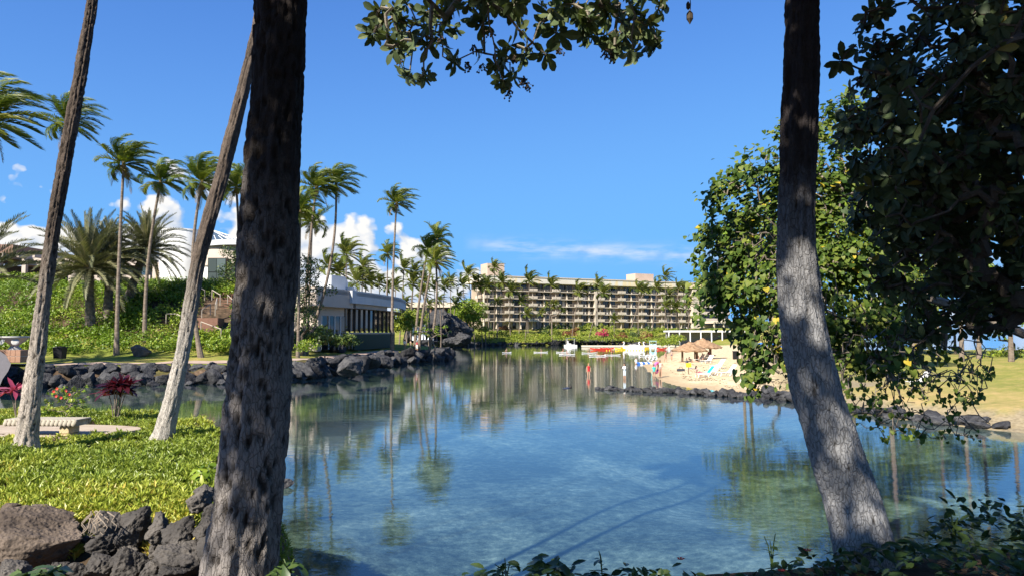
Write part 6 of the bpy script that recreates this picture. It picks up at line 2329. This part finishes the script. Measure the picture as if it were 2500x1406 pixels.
def person(label, loc, yaw, pose, colours, height=1.7, hair='hair_dark', hairlen=.0, hat=None, drop=0.0, group=None, extra=None):
    """one continuous skinned body; colours: dict region -> rgb, the rest is skin"""
    J = dict(BASE)
    J.update(POSES[pose])
    s = height / 1.7
    root = thing('person', label, 'person', (loc[0], loc[1], loc[2] - drop * s), yaw, group)
    ks = list(J)
    me = bpy.data.meshes.new('body_cage')
    me.from_pydata([Vector(J[k]) * s for k in ks], [(ks.index(a), ks.index(c)) for a, c, _ in BONES], [])
    tmp = bpy.data.objects.new('cage', me)
    scene.collection.objects.link(tmp)
    mod = tmp.modifiers.new('skin', 'SKIN')
    mod.use_smooth_shade = True
    for i, k in enumerate(ks):
        r = RADII.get(k) or RADII[k[:2]]
        me.skin_vertices[0].data[i].radius = (r[0] * s, r[1] * s)
        me.skin_vertices[0].data[i].use_root = (k == 'pelvis')
    sub = tmp.modifiers.new('sub', 'SUBSURF')
    sub.levels = sub.render_levels = 2
    dg = bpy.context.evaluated_depsgraph_get()
    bm = bpy.data.meshes.new_from_object(tmp.evaluated_get(dg))
    bpy.data.objects.remove(tmp)
    bm.name = 'body'
    bm.materials.clear()
    regs = ['skin'] + [k for k in colours]
    bm.materials.append(MT['skin'])
    for k in list(colours):
        bm.materials.append(cloth(colours[k]))
    segs = [(np.array(J[a]) * s, np.array(J[c]) * s, reg) for a, c, reg in BONES]
    cen = np.zeros(len(bm.polygons) * 3)
    bm.polygons.foreach_get('center', cen)
    cen = cen.reshape(-1, 3)
    best = np.full(len(cen), 1e9)
    idx_ = np.zeros(len(cen), int)
    for a, c, reg in segs:
        ab = c - a
        t = np.clip(((cen - a) @ ab) / (ab @ ab), 0, 1)
        dd = np.linalg.norm(cen - a - t[:, None] * ab, axis=1)
        k = dd < best
        best[k] = dd[k]
        idx_[k] = regs.index(reg) if reg in regs else 0
    bm.polygons.foreach_set('material_index', idx_.astype(np.int32))
    bm.polygons.foreach_set('use_smooth', [True] * len(bm.polygons))
    bm.update()
    link('body', bm, root)
    # hair (or hat) as a child
    h = Vector(J['head']) * s
    up = (Vector(J['crown']) - Vector(J['head'])).normalized()
    V0, F0 = ICO[2]
    Hv = []
    for v in V0:
        p = Vector(v)
        back = p.y > -.25 or p.z > .35
        q = Vector((p.x * .088, p.y * .105 + .012, p.z * .115)) * s
        if not back:
            q = q * .78
        if hairlen and p.z < 0 and p.y > -.1:
            q.z += p.z * hairlen * s
            q.y += .02 * s
        Hv.append(h + q + up * .035 * s)
    hm = npmesh('hair', np.array([tuple(v) for v in Hv]), F0, True)
    link('hair', hm, root, mat=MT[hair])
    if hat:
        MB().lathe([(.16 * s, -.01), (.155 * s, .0), (.095 * s, .012), (.09 * s, .07 * s), (.04 * s, .1 * s)], 14, h + Vector((0, 0, .075 * s))).build('hat', cloth(hat), root, True)
    if extra:
        extra(root, s)
    return root


W_ = (.78, .78, .76)
ROSE = (.72, .16, .36)
# waders in the lagoon
x, y = G(1437, 916)
person('person in a red one-piece swimsuit standing knee-deep in the lagoon', (x, y, 0), .2, 'stand', dict(torso=(.55, .02, .03), hips=(.55, .02, .03)), 1.72, 'hair_blond', .5, drop=.42)
x, y = G(1525, 925)
person('person in a loose white shirt and pale shorts wading and looking at a phone', (x, y, 0), -1.0, 'phone', dict(torso=W_, sleeve=W_, forearm=W_, hips=(.55, .62, .68), thigh=(.55, .62, .68)), 1.72, 'hair_dark', 1.2, drop=.14,
       extra=lambda r, s: MB().box(-.04, .04, -.41, -.395, 1.27, 1.42).build('phone', MT['black'], r))


def net(r, s):
    MB().tube([(-.37 * s, -.27 * s, 1.0 * s), (-.62 * s, -.5 * s, .05)], .014, 5).build('net_pole', cloth((.25, .65, .6)), r)
    MB().tube([(-.62 * s, -.5 * s, .05), (-.78 * s, -.55 * s, .0), (-.7 * s, -.7 * s, .0), (-.6 * s, -.55 * s, .03)], .012, 5).build('net_hoop', cloth((.25, .65, .6)), r)


x, y = G(1597, 924)
person('person in a turquoise top and cap with a fishing net at the water edge', (x, y, .02), .3, 'hold', dict(torso=(.05, .55, .45), sleeve=(.05, .55, .45), hips=(.05, .5, .42)), 1.45, 'hair_dark', .3, (.08, .08, .12), .05, extra=net)
ring_ = thing('swim_ring', 'big pink swim ring carried between the two people at the water edge', 'swim ring', (*G(1603, 921), 1.0), .5)
rm_ = MB()
pts = [(.42 * math.cos(a), 0, .5 * math.sin(a)) for a in np.linspace(0, 2 * math.pi, 21)]
rm_.tube(pts, .15, 9, False)
rm_.build('tube', cloth(ROSE), ring_, True)
ring_.rotation_euler = (.15, .2, .8)
MB().lathe([(.02, 0), (.022, .04)], 8).build('valve', MT['white'], ring_, loc=(.42, -.15, .0))
x, y = G(1612, 921)
person('person with long dark hair in a striped bikini at the water edge', (x, y, .05), .1, 'akimbo', dict(hips=(.3, .3, .3), torso=(.6, .52, .46)), 1.7, 'hair_dark', 1.6)
x, y = G(1553, 888)
person('distant person in white standing waist-deep off the sand spit', (x, y, 0), .5, 'stand', dict(torso=W_, hips=W_, sleeve=W_), 1.7, drop=.75)
for k, (px, py, lab, c, ya) in enumerate([(1625, 881, 'Left of two distant people strolling on the beach', (.35, .2, .18), .4), (1640, 879, 'Right of two distant people strolling on the beach', (.08, .07, .1), -.5)]):
    x, y = G(px, py, .3)
    person(lab, (x, y, tz(x, y)), ya, 'walk', dict(hips=c, torso=(.45, .3, .25) if k else c), 1.62, hair='hair_dark', hairlen=.4)
# on the left bank
def ground_at(px, py, z=2.2):
    x, y = G(px, py, z)
    return (x, y, tz(x, y) + .05)


pL = P(793, 871, 78)
person('person in a navy shirt and turquoise shorts on the lawn, arm around another', (pL.x, 78, tz(pL.x, 78)), 2.6, 'walk', dict(torso=(.05, .05, .08), sleeve=(.55, .4, .4), hips=(.05, .5, .5), thigh=(.05, .5, .5)), 1.8)
pL = P(800, 870, 78.4)
person('person in a blue and white summer dress walking on the lawn', (pL.x, 78.4, tz(pL.x, 78.4)), 2.5, 'hold', dict(torso=(.36, .45, .7), hips=(.22, .32, .62), thigh=(.28, .38, .66)), 1.72, 'hair_dark', .8)
for px, lab, c, po, ya in ((988, 'person in a white top near the waterfall', dict(torso=W_, sleeve=W_, hips=(.4, .33, .25)), 'stand', 3.0), (1002, 'person in a long tan dress near the waterfall', dict(torso=(.42, .33, .24), hips=(.42, .33, .24), thigh=(.42, .33, .24), shin=(.42, .33, .24)), 'walk', 2.2),
                           (1018, 'person in a red vest and white shorts near the waterfall', dict(torso=(.4, .06, .08), hips=W_, thigh=W_), 'stand', 3.1)):
    q = P(px, 850, 117)
    person(lab[0].upper() + lab[1:], (q.x, 117, tz(q.x, 117)), ya, po, c, 1.78, hat=W_ if px == 1018 else None)

# ------------------------------------------------------------------ paddle boards and their riders
bd = MB()
secs = [(-1.6, .02, .10), (-1.45, .18, .05), (-1.0, .33, .02), (-.3, .40, .0), (.5, .40, .0), (1.1, .33, .02), (1.5, .18, .06), (1.68, .02, .12)]
V_, F_ = [], []
for x, w, z in secs:
    V_ += [(x, -w, z + .07), (x, -w * .7, z), (x, w * .7, z), (x, w, z + .07), (x, w * .6, z + .14), (x, -w * .6, z + .14)]
for i in range(len(secs) - 1):
    for k in range(6):
        k2 = (k + 1) % 6
        F_.append((i * 6 + k, i * 6 + k2, (i + 1) * 6 + k2, (i + 1) * 6 + k))
BOARD = MB().add(V_, F_).mesh('board', MT['white'], True)
pad_me = MB().box(-.9, .7, -.24, .24, .145, .155).mesh('deck_pad', plain('grey_deck_pad', (.2, .22, .24), .9))
brd = [(1237, 861, 0.9, 'paddle', (.05, .06, .1), 'leftmost board, its rider upright'), (1320, 860, .1, 'paddle', (.04, .05, .08), 'second board from left, alone on open water'), (1375, 860, .05, 'sit', (.5, .05, .05), 'back board of the close pair, rider in red'), (1384, 866, .0, 'sit', (.3, .08, .12), 'front board of the close pair'),
       (1438, 862, .1, 'paddle', (.04, .04, .05), 'board just in front of the red kayaks'), (1458, 869, .15, 'sit', (.35, .36, .33), 'nearest board of the right-hand group'), (1495, 867, .12, 'paddle', (.03, .03, .04), 'board with a dark-clad rider right of the nearest'), (1580, 869, .0, 'paddle', (.04, .04, .05), 'rightmost board, close off the sand spit')]
for k, (px, py, ya, po, c, lab) in enumerate(brd):
    x, y = G(px, py)
    bo = thing('paddle_board', 'White paddle board, ' + lab, 'paddle board', (x, y, .0), ya, 'paddle boards')
    link('board', BOARD, bo)
    link('deck_pad', pad_me, bo)
    MB().box(-1.4, -1.2, -.01, .01, -.12, .04).build('fin', MT['black'], bo)

    def pad(r, s):
        MB().tube([(-.25, -.5, .75), (.12, -.36, 1.75)], .015, 5).build('paddle_shaft', MT['black'], r)
        MB().box(-.34, -.2, -.52, -.49, .5, .8).build('paddle_blade', MT['white'], r)
    person('Seated rider on the white paddle board: ' + lab, (x, y, .15), ya + (1.57 if k % 2 else -1.57) + random.uniform(-.4, .4), po, dict(torso=c, hips=c), 1.7, drop=.80 if po == 'paddle' else .80, group='paddle boarders', hair='hair_dark', hairlen=.2, extra=pad if po == 'paddle' else None)
x, y = G(1382, 947)
sn_ = thing('person', 'Swimmer with black snorkel face down in the water left of the breakwater', 'person', (x, y, -.02), .4)
V0, F0 = ICO[3]
Vb = V0.copy() * np.array([.38, .16, .1])
Vb[:, 2] += .03 * np.sin(Vb[:, 0] * 8)
mm = npmesh('body', Vb, F0, True)
mm.materials.append(cloth((.03, .04, .07)))
link('body', mm, sn_)
mm = npmesh('hair', V0 * np.array([.12, .1, .1]) + np.array([.42, 0, .06]), F0, True)
mm.materials.append(MT['hair_dark'])
link('hair', mm, sn_)
MB().tube([(.5, .06, .02), (.52, .07, .2), (.46, .07, .32)], .02, 6).build('snorkel', MT['black'], sn_)

# ------------------------------------------------------------------ boats and dock
x, y = G(1475, 850)
dk = thing('dock', 'long cream floating dock in front of the far hedge', 'dock', (x - 5, y + 14, 0), .05)
for k in range(9):
    MB().box(k * 3.4, k * 3.4 + 3.36, -1, 1, .05, .62).build('pontoon', MT['dock'], dk, bevel=.05)
    MB().tube([(k * 3.4 + 1.7, 1.1, -1), (k * 3.4 + 1.7, 1.1, 1.1)], .09, 7).build('pile', MT['wood'], dk)


def kayak(label, px, py, ya, mat, L=4.2, group='kayaks'):
    x, y = G(px, py)
    r = thing('kayak', label, 'kayak', (x, y, .0), ya, group)
    V_, F_ = [], []
    for i in range(13):
        t = i / 12
        w = .40 * math.sin(math.pi * (.02 + .96 * t)) ** .6
        z = .22 * abs(2 * t - 1) ** 3
        X = (t - .5) * L
        V_ += [(X, -w, z + .3), (X, -w * .75, z), (X, w * .75, z), (X, w, z + .3), (X, w * .5, z + .38), (X, -w * .5, z + .38)]
    for i in range(12):
        for k in range(6):
            k2 = (k + 1) % 6
            F_.append((i * 6 + k, i * 6 + k2, (i + 1) * 6 + k2, (i + 1) * 6 + k))
    MB().add(V_, F_).build('hull', MT[mat], r, True)
    for X in (-.6, .7):
        MB().lathe([(.26, 0), (.3, .02), (.3, .06), (.22, .06)], 12, (X, 0, .37)).build('cockpit_rim', MT['black'], r)
        MB().box(X - .3, X - .24, -.2, .2, .43, .75).build('seat_back', MT['black'], r)
    return r


kayak('Long red kayak moored at the left end of the boats', 1462, 853.5, .05, 'red', 4.6)
kayak('Orange-red kayak just right of the long red one', 1482, 852.8, -.05, 'red', 3.6)
kayak('Nearest yellow kayak in front of the dock', 1525, 853.5, .05, 'yellow', 5.0)
kayak('Yellow kayak lying against the dock behind the nearest', 1540, 851.0, .05, 'yellow', 5.6)
kayak('Yellow kayak right of the swan boats', 1576, 851.0, .0, 'yellow', 3.4)
kayak('Small orange kayak beside the pale blue pedal boat', 1615, 853, .2, 'red', 2.8)
kayak('Green kayak pulled up below the hedge by the thatched shelter', 1640, 846, .2, 'green_pl', 3.6)
x, y = G(1512, 855)
fl = thing('float_line', 'row of yellow floats marking the swimming area', 'float line', (x, y, .05))
for k in range(14):
    MB().lathe([(.02, -.14), (.15, -.1), (.17, 0), (.15, .1), (.02, .14)], 8).build('float', MT['yellow'], fl, True, loc=(-3.2 + k * .75, .25 * math.sin(k), 0), rot=(0, 1.57, 0))


def swan(label, px, py, ya):
    x, y = G(px, py)
    r = thing('swan_boat', label, 'pedal boat', (x, y, 0), ya, 'swan pedal boats')
    V_, F_ = [], []
    for i in range(11):
        t = i / 10
        w = .75 * math.sin(math.pi * (.05 + .9 * t)) ** .55
        X = (t - .5) * 2.8
        zt = .62 + .5 * max(0, .35 - t) / .35 + .1 * t
        V_ += [(X, -w, zt), (X, -w * .8, .0), (X, w * .8, .0), (X, w, zt), (X, w * .55, zt + .12), (X, -w * .55, zt + .12)]
    for i in range(10):
        for k in range(6):
            k2 = (k + 1) % 6
            F_.append((i * 6 + k, i * 6 + k2, (i + 1) * 6 + k2, (i + 1) * 6 + k))
    F_ += [(5, 4, 3, 2, 1, 0), tuple(60 + k for k in range(6))]
    MB().add(V_, F_).build('hull', MT['white'], r, True)
    MB().tube([(1.15, 0, .5), (1.42, 0, 1.0), (1.25, 0, 1.5), (1.12, 0, 1.85), (1.3, 0, 2.08), (1.52, 0, 2.0)], [.26, .19, .13, .12, .15, .08], 9).build('neck', MT['white'], r, True)
    nk = r.children[-1] if r.children[-1].name.startswith('neck') else [c for c in r.children if c.name.startswith('neck')][0]
    MB().tube([(1.5, 0, 2.02), (1.78, 0, 1.88)], [.075, .02], 6).build('beak', cloth((.7, .28, .02)), nk)
    MB().tube([(1.40, -.13, 2.08), (1.40, .13, 2.08)], .045, 6).build('eye', MT['black'], nk)
    for s in (-1, 1):
        MB().add([(.5, s * .75, .5), (-.2, s * .95, 1.25), (-1.3, s * .75, 1.45), (-1.1, s * .72, .6), (.45, s * .68, .5), (-.2, s * .86, 1.22), (-1.25, s * .66, 1.4), (-1.05, s * .66, .6)],
                 [(0, 1, 2, 3), (7, 6, 5, 4), (0, 4, 5, 1), (1, 5, 6, 2), (2, 6, 7, 3), (3, 7, 4, 0)]).build('wing', MT['white'], r, True)
    MB().add([(-1.2, -.5, .7), (-1.2, .5, .7), (-1.8, .0, 1.25), (-1.15, -.4, .9), (-1.15, .4, .9)], [(0, 1, 2), (3, 2, 4), (0, 2, 3), (1, 4, 2)]).build('tail', MT['white'], r)
    for s in (-.3, .3):
        MB().box(-.6, -.1, s - .2, s + .2, .75, .85).box(-.68, -.6, s - .2, s + .2, .85, 1.3).build('seat', MT['black'], r)
    return r


swan('Left of three white swan pedal boats at the dock, tail up', 1535, 853.5, 2.9)
swan('Middle of three white swan pedal boats at the dock', 1549, 853.8, -.35)
swan('Right of three white swan pedal boats, neck curved over the dock', 1560, 853.8, -.3)


def pedal_boat(label, px, py, ya, hull, roofm, s=1.0, roof_h=1.9):
    x, y = G(px, py)
    r = thing('pedal_boat', label, 'pedal boat', (x, y, 0), ya)
    for k in (-1, 1):
        V_, F_ = [], []
        for i in range(7):
            t = i / 6
            w = .26 * math.sin(math.pi * (.12 + .8 * t)) ** .5
            X = (t - .5) * 2.9
            V_ += [(X, k * .55 - w, .45), (X, k * .55 - w * .7, 0), (X, k * .55 + w * .7, 0), (X, k * .55 + w, .45)]
        for i in range(6):
            for q in range(4):
                q2 = (q + 1) % 4
                F_.append((i * 4 + q, i * 4 + q2, (i + 1) * 4 + q2, (i + 1) * 4 + q))
        F_ += [(3, 2, 1, 0), tuple(24 + q for q in range(4))]
        MB().add(V_, F_).build('hull', MT[hull], r, True)
    MB().box(-1.0, .9, -.8, .8, .453, .56).build('deck', MT[hull], r, bevel=.03)
    for k in (-.4, .4):
        MB().box(-.6, 0, k - .3, k + .3, .563, .8).box(-.7, -.6, k - .3, k + .3, .563, 1.35).build('seat', MT[hull], r, bevel=.03)
    for a in (-.9, .8):
        for k in (-.72, .72):
            MB().tube([(a, k, .56), (a, k, roof_h)], .03, 6).build('roof_post', MT['white'], r)
    MB().box(-1.1, 1.0, -.85, .85, roof_h, roof_h + .08).build('roof', MT[roofm], r, bevel=.02)
    r.scale = (s,) * 3
    return r


pedal_boat('Pale blue pedal boat with a low canopy beside the beach', 1594, 854, 1.4, 'lightblue', 'lightblue', 1.15, 2.0)
pedal_boat('White boat with a navy canopy alone at the far shore', 1393, 846, .1, 'white', 'navy', 1.35, 2.0)
x, y = G(1573, 888)
mt_ = thing('swim_mat', 'small blue and white inflatable mat at the tip of the sand spit', 'mat', (x, y, .02), .1)
for k in range(6):
    MB().tube([(-.9 + k * .36, -.5, .1), (-.9 + k * .36, .5, .1)], .17, 8).build('air_chamber', MT['blue'] if k % 2 == 0 else MT['white'], mt_, True)
# water tricycle at the spit
x, y = G(1592, 880)
tri = thing('water_tricycle', 'white big-wheeled water tricycle parked at the edge of the sand', 'tricycle', (x, y, .05), .5)
for (a, k, rr) in ((-.7, -.6, .62), (-.7, .6, .62), (.8, 0, .62)):
    MB().tube([(a + rr * math.cos(t), k, rr + rr * math.sin(t)) for t in np.linspace(0, 6.283, 19)], .12, 7, False).build('wheel', MT['white'], tri, True)
MB().tube([(-.7, -.6, .62), (-.7, .6, .62)], .04, 6).tube([(-.7, 0, .62), (0, 0, .75), (.8, 0, .62)], .04, 6).tube([(.8, 0, .62), (.65, 0, 1.3)], .04, 6).tube([(.65, -.3, 1.3), (.65, .3, 1.3)], .03, 6).build('frame', MT['white'], tri)
MB().box(-.4, .0, -.2, .2, .95, 1.05).box(-.45, -.38, -.2, .2, 1.05, 1.5).build('seat', MT['white'], tri)
tri.scale = (.72,) * 3

# ------------------------------------------------------------------ beach furniture
def lounger(label, px, py, z, ya, towel=None, group='beach loungers'):
    x, y = G(px, py, z)
    r = thing('beach_lounger', label, 'lounger', (x, y, tz(x, y)), ya, group)
    for s in (-.3, .3):
        MB().tube([(-1.0, s, .32), (.3, s, .34)], .028, 6).tube([(.3, s, .34), (.95, s, 1.05)], .028, 6).build('side_rail', MT['white'], r)
        MB().tube([(-.85, s, .32), (-.95, s, 0)], .026, 6).build('leg', MT['white'], r)
        MB().tube([(.7, s, .76), (.05, s, .0)], .026, 6).build('leg', MT['white'], r)
        MB().tube([(.25, s, .34), (.85, s, .0)], .026, 6).build('leg', MT['white'], r)
    for k in range(7):
        MB().box(-.98 + k * .18, -.84 + k * .18, -.285, .285, .335, .355).build('slat', MT['white'], r)
    for k in range(6):
        t = (k + .5) / 6
        a = MB().box(-.06, .06, -.285, .285, -.012, .012)
        a.build('back_slat', MT['white'], r, loc=(.3 + .65 * t, 0, .36 + .71 * t), rot=(0, -.83, 0))
    if towel:
        MB().box(-.42, .42, -.26, .26, .016, .045).build('towel', MT[towel], r, loc=(.62, 0, .74), rot=(0, -.83, 0))
    return r


lounger('White lounger with a turquoise towel, nearest the thatched shelter', 1722, 903, .9, .25, 'teal')
lounger('White lounger just behind the one with the towel', 1738, 897, 1.0, .5)
lounger('White lounger alone right of the towel lounger', 1775, 905, .9, .35)
lounger('Left of the two white loungers near the breakwater', 1835, 917, .85, .4)
lounger('Right of the two white loungers near the breakwater', 1852, 918, .85, .45)
lounger('White lounger partly hidden between the two thatched shelters', 1728, 876, 1.0, .7)
lounger('White lounger at the lawn edge above the towel lounger', 1752, 884, 1.1, .5)
lounger('White lounger in shade under the thatched shelter', 1705, 872, 1.0, .3)
lounger('White lounger behind the shelter at the lawn edge', 1722, 866, 1.1, .6)
for k, (px, py, z, ya) in enumerate(((2240, 915, 1.4, .2),)):
    lounger('White lounger alone on the right-hand lawn', px, py, z, ya, group=None)


def thatch(label, px, py, z, R, H, h0):
    x, y = G(px, py, z)
    r = thing('thatched_shelter', label, 'shelter', (x, y, tz(x, y)))
    for k in range(4):
        m = MB()
        r0, r1 = R * (1 - k * .25), R * (1 - (k + 1) * .25) + .12
        z0, z1 = h0 + H * k / 4 - .08, h0 + H * (k + 1) / 4
        n = 40
        V_, F_ = [], []
        for q in range(n):
            a = 2 * math.pi * q / n
            jz = random.uniform(-.14, .04)
            jr = random.uniform(.97, 1.04)
            V_ += [(r0 * jr * math.cos(a), r0 * jr * math.sin(a), z0 + jz), (r1 * math.cos(a) * .97, r1 * math.sin(a) * .97, z1), (r0 * .96 * math.cos(a), r0 * .96 * math.sin(a), z0 - .14 + jz), (r1 * .93 * math.cos(a), r1 * .93 * math.sin(a), z1 - .14)]
        for q in range(n):
            a, c = q * 4, ((q + 1) % n) * 4
            F_ += [(a, c, c + 1, a + 1), (a + 2, a + 3, c + 3, c + 2), (a, a + 2, c + 2, c)]
        m.add(V_, F_).build('thatch_tier', MT['thatch'], r)
    for a in (.6, 2.2, 3.7, 5.3):
        MB().tube([(R * .55 * math.cos(a), R * .55 * math.sin(a), -.3), (R * .55 * math.cos(a), R * .55 * math.sin(a), h0 + .3)], .11, 8).build('post', MT['wood'], r)
    MB().tube([(0, 0, h0 - .1), (0, 0, h0 + H + .05)], .1, 8).build('king_post', MT['wood'], r)
    return r


thatch('Front thatched beach shelter with dark posts on the sand', 1684, 873, .9, 2.6, 1.15, 1.75)
thatch('Second thatched shelter behind and right of the front one', 1716, 866, 1.1, 2.9, 1.3, 2.0)
# people in the shade and on the sand
for k, (px, py, z, po, c, ya, lab) in enumerate([(1690, 880, .9, 'lie', (.03, .03, .04), 1.0, 'person in dark clothes reclining under the thatched shelter'), (1703, 868, 1.0, 'sit', (.7, .08, .05), .6, 'person in bright red seated behind the shelter posts'), (1715, 868, 1.0, 'sit', (.6, .05, .06), -.4, 'second person in red seated by the shelter'),
                                                 (1735, 866, 1.1, 'lie', (.7, .2, .3), .8, 'person with a pink towel lying at the lawn edge'), (1700, 905, .7, 'sit', (.5, .3, .25), 1.2, 'person sitting bare-legged on the sand before the towel lounger'), (1677, 883, .8, 'sit', (.1, .1, .12), .5, 'person crouched beside the front shelter post')]):
    x, y = G(px, py, z)
    person(lab[0].upper() + lab[1:], (x, y, tz(x, y) + (.12 if po == 'sit' else .4)), ya, po, dict(torso=c, hips=c, sleeve=c), 1.68, drop=.82, hair='hair_dark', hairlen=.3)
x, y = G(1681, 898, .8)
ys = thing('beach_sign', 'yellow sign on a short post in the sand by the shelter', 'sign', (x, y, tz(x, y)))
MB().tube([(0, 0, -.2), (0, 0, 1.0)], .05, 6).build('post', MT['wood'], ys)
MB().box(-.28, .28, -.08, -.052, .75, 1.2).build('panel', MT['yellow'], ys)
for k, (px, py, lab) in enumerate(((1796, 863, 'black litter bin on the lawn above the beach'),)):
    x, y = G(px, py, 1.4)
    lb = thing('litter_bin', lab[0].upper() + lab[1:], 'bin', (x, y, tz(x, y)))
    MB().box(-.36, .36, -.36, .36, .0, 1.15).build('body', MT['black'], lb, bevel=.03)
    MB().box(-.4, .4, -.4, .4, 1.153, 1.25).build('lid', MT['black'], lb, bevel=.03)
# white pavilion behind the beach
pv = thing('beach_pavilion', 'white-framed open pavilion between hotel and thatched shelters', 'building', P(1632, 830, 215))
pv.location.z = tz(pv.location.x, 215)
pz = P(1632, 806, 215).z - pv.location.z
MB().box(0, 23, 0, 7, pz - .5, pz).build('roof', MT['white'], pv)
for k in range(8):
    MB().box(k * 3.2, k * 3.2 + .28, 0, .28, 0, pz - .503).build('post', MT['white'], pv)
MB().box(.3, 22.6, 5, 5.3, 0, pz - .503).build('back_wall', plain('grey_screen', (.25, .24, .25), .8), pv)
MB().box(9, 21, 2.4, 3.2, 0, 1.15).build('counter', MT['wood'], pv)
# blue sun shades behind the hibiscus tree
for k, (px, py, d, w) in enumerate(((1882, 842, 105, 2.2), (1858, 845, 112, 2.0), (2118, 818, 104, 3.0), (2000, 872, 76, 1.6))):
    q = P(px, py, d)
    um = thing('sun_shade', '%s from left of the blue sun shades glimpsed through the hibiscus tree' % ['Second', 'First', 'Fourth', 'Third'][k], 'parasol', (q.x, d, tz(q.x, d)), 0, 'blue sun shades')
    zt2 = q.z - um.location.z
    zt2 = max(zt2, 1.9)
    MB().lathe([(w, zt2 - .35), (w * .55, zt2), (.05, zt2 + .35)], 8, cap=False).build('canopy', MT['blue'], um)
    MB().tube([(0, 0, 0), (0, 0, zt2 + .4)], .05, 6).build('pole', MT['white'], um)
    MB().lathe([(.4, 0), (.4, .1), (.1, .16)], 12).build('base', MT['stone_urn'], um)
x, y = G(1818, 872, 1.4)
sg = thing('path_light', 'small white path light beside the brown boulder', 'lamp', ground_at(312, 857))
MB().tube([(0, 0, -.1), (0, 0, .55)], .05, 6).build('post', MT['white'], sg)
MB().lathe([(.12, .553), (.15, .62), (.12, .8), (.02, .86)], 10).build('lamp_head', MT['white'], sg, True)

# ------------------------------------------------------------------ small things on the sand
for k, (px, py, c, lab) in enumerate([(1662, 889, (.05, .05, .06), 'dark bag lying alone on the sand left of the yellow sign'), (1712, 893, (.62, .12, .2), 'pink towel spread beside the loungers'), (1698, 886, (.1, .12, .3), 'blue towel spread at the shelter post'), (1748, 892, (.6, .6, .58), 'white towel on the sand among the loungers')]):
    x, y = G(px, py, .9)
    z0 = tz(x, y)
    if 'bag' in lab:
        r = thing('beach_bag', lab[0].upper() + lab[1:], 'bag', (x, y, z0), .3)
        MB().add([(-.45, -.2, 0), (.45, -.2, 0), (.45, .2, 0), (-.45, .2, 0), (-.5, -.1, .3), (.5, -.1, .3), (.5, .1, .3), (-.5, .1, .3)], [(0, 3, 2, 1), (4, 5, 6, 7), (0, 1, 5, 4), (1, 2, 6, 5), (2, 3, 7, 6), (3, 0, 4, 7)]).build('body', cloth(c), r, bevel=.06)
        MB().tube([(-.25, 0, .28), (-.15, 0, .5), (.15, 0, .5), (.25, 0, .28)], .025, 5).build('handle', MT['black'], r, True)
    else:
        n = 8
        V_, F_ = [], []
        for i in range(n + 1):
            for j in range(n + 1):
                V_.append((i / n * 1.7 - .85, j / n * .8 - .4, .03 + .03 * math.sin(i * 1.3 + k) * math.cos(j * 1.7)))
        V_ += [(v[0], v[1], v[2] - .02) for v in V_]
        m0 = (n + 1) ** 2
        for i in range(n):
            for j in range(n):
                a = i * (n + 1) + j
                F_.append((a, a + n + 1, a + n + 2, a + 1))
                F_.append((m0 + a, m0 + a + 1, m0 + a + n + 2, m0 + a + n + 1))
        tag(MB().add(V_, F_).build('beach_towel', cloth(c), None, True, loc=(x, y, z0), rot=(0, 0, .4 + k)), lab[0].upper() + lab[1:], 'towel')
# seaweed and leaf litter strewn over the upper beach
rg = np.random.default_rng(77)
n = 5200
px = rg.uniform(1600, 1960, n)
py = rg.uniform(885, 950, n)
gxy = np.array([G(a, c, .7) for a, c in zip(px, py)])
z_, s_, _v = terrain(gxy[:, 0], gxy[:, 1], True)
cl = fbm(np.stack([gxy[:, 0] * .5, gxy[:, 1] * .9, z_ * 0], 1) + 4, 3)
keep = (s_ > 2.5) & (cl > .12) & (_v[:, 4] < .12)
T = np.stack([gxy[:, 0], gxy[:, 1], z_ + .02], 1)[keep]
D = np.stack([rg.normal(0, 1, len(T)), rg.normal(0, 1, len(T)), rg.normal(0, .15, len(T))], 1)
Nn = np.stack([rg.normal(0, .3, len(T)), rg.normal(0, .3, len(T)), np.ones(len(T))], 1)
ll_ = foliage('leaf_litter', [scatter(LF_QUAD, orient(D, Nn), T, rg.uniform(.08, .26, len(T)))], leafmat('dry_litter', [(0, (.05, .035, .02)), (1, (.16, .10, .05))], .05, .9))
tag(ll_, 'brown leaf litter strewn over the upper beach', 'litter')
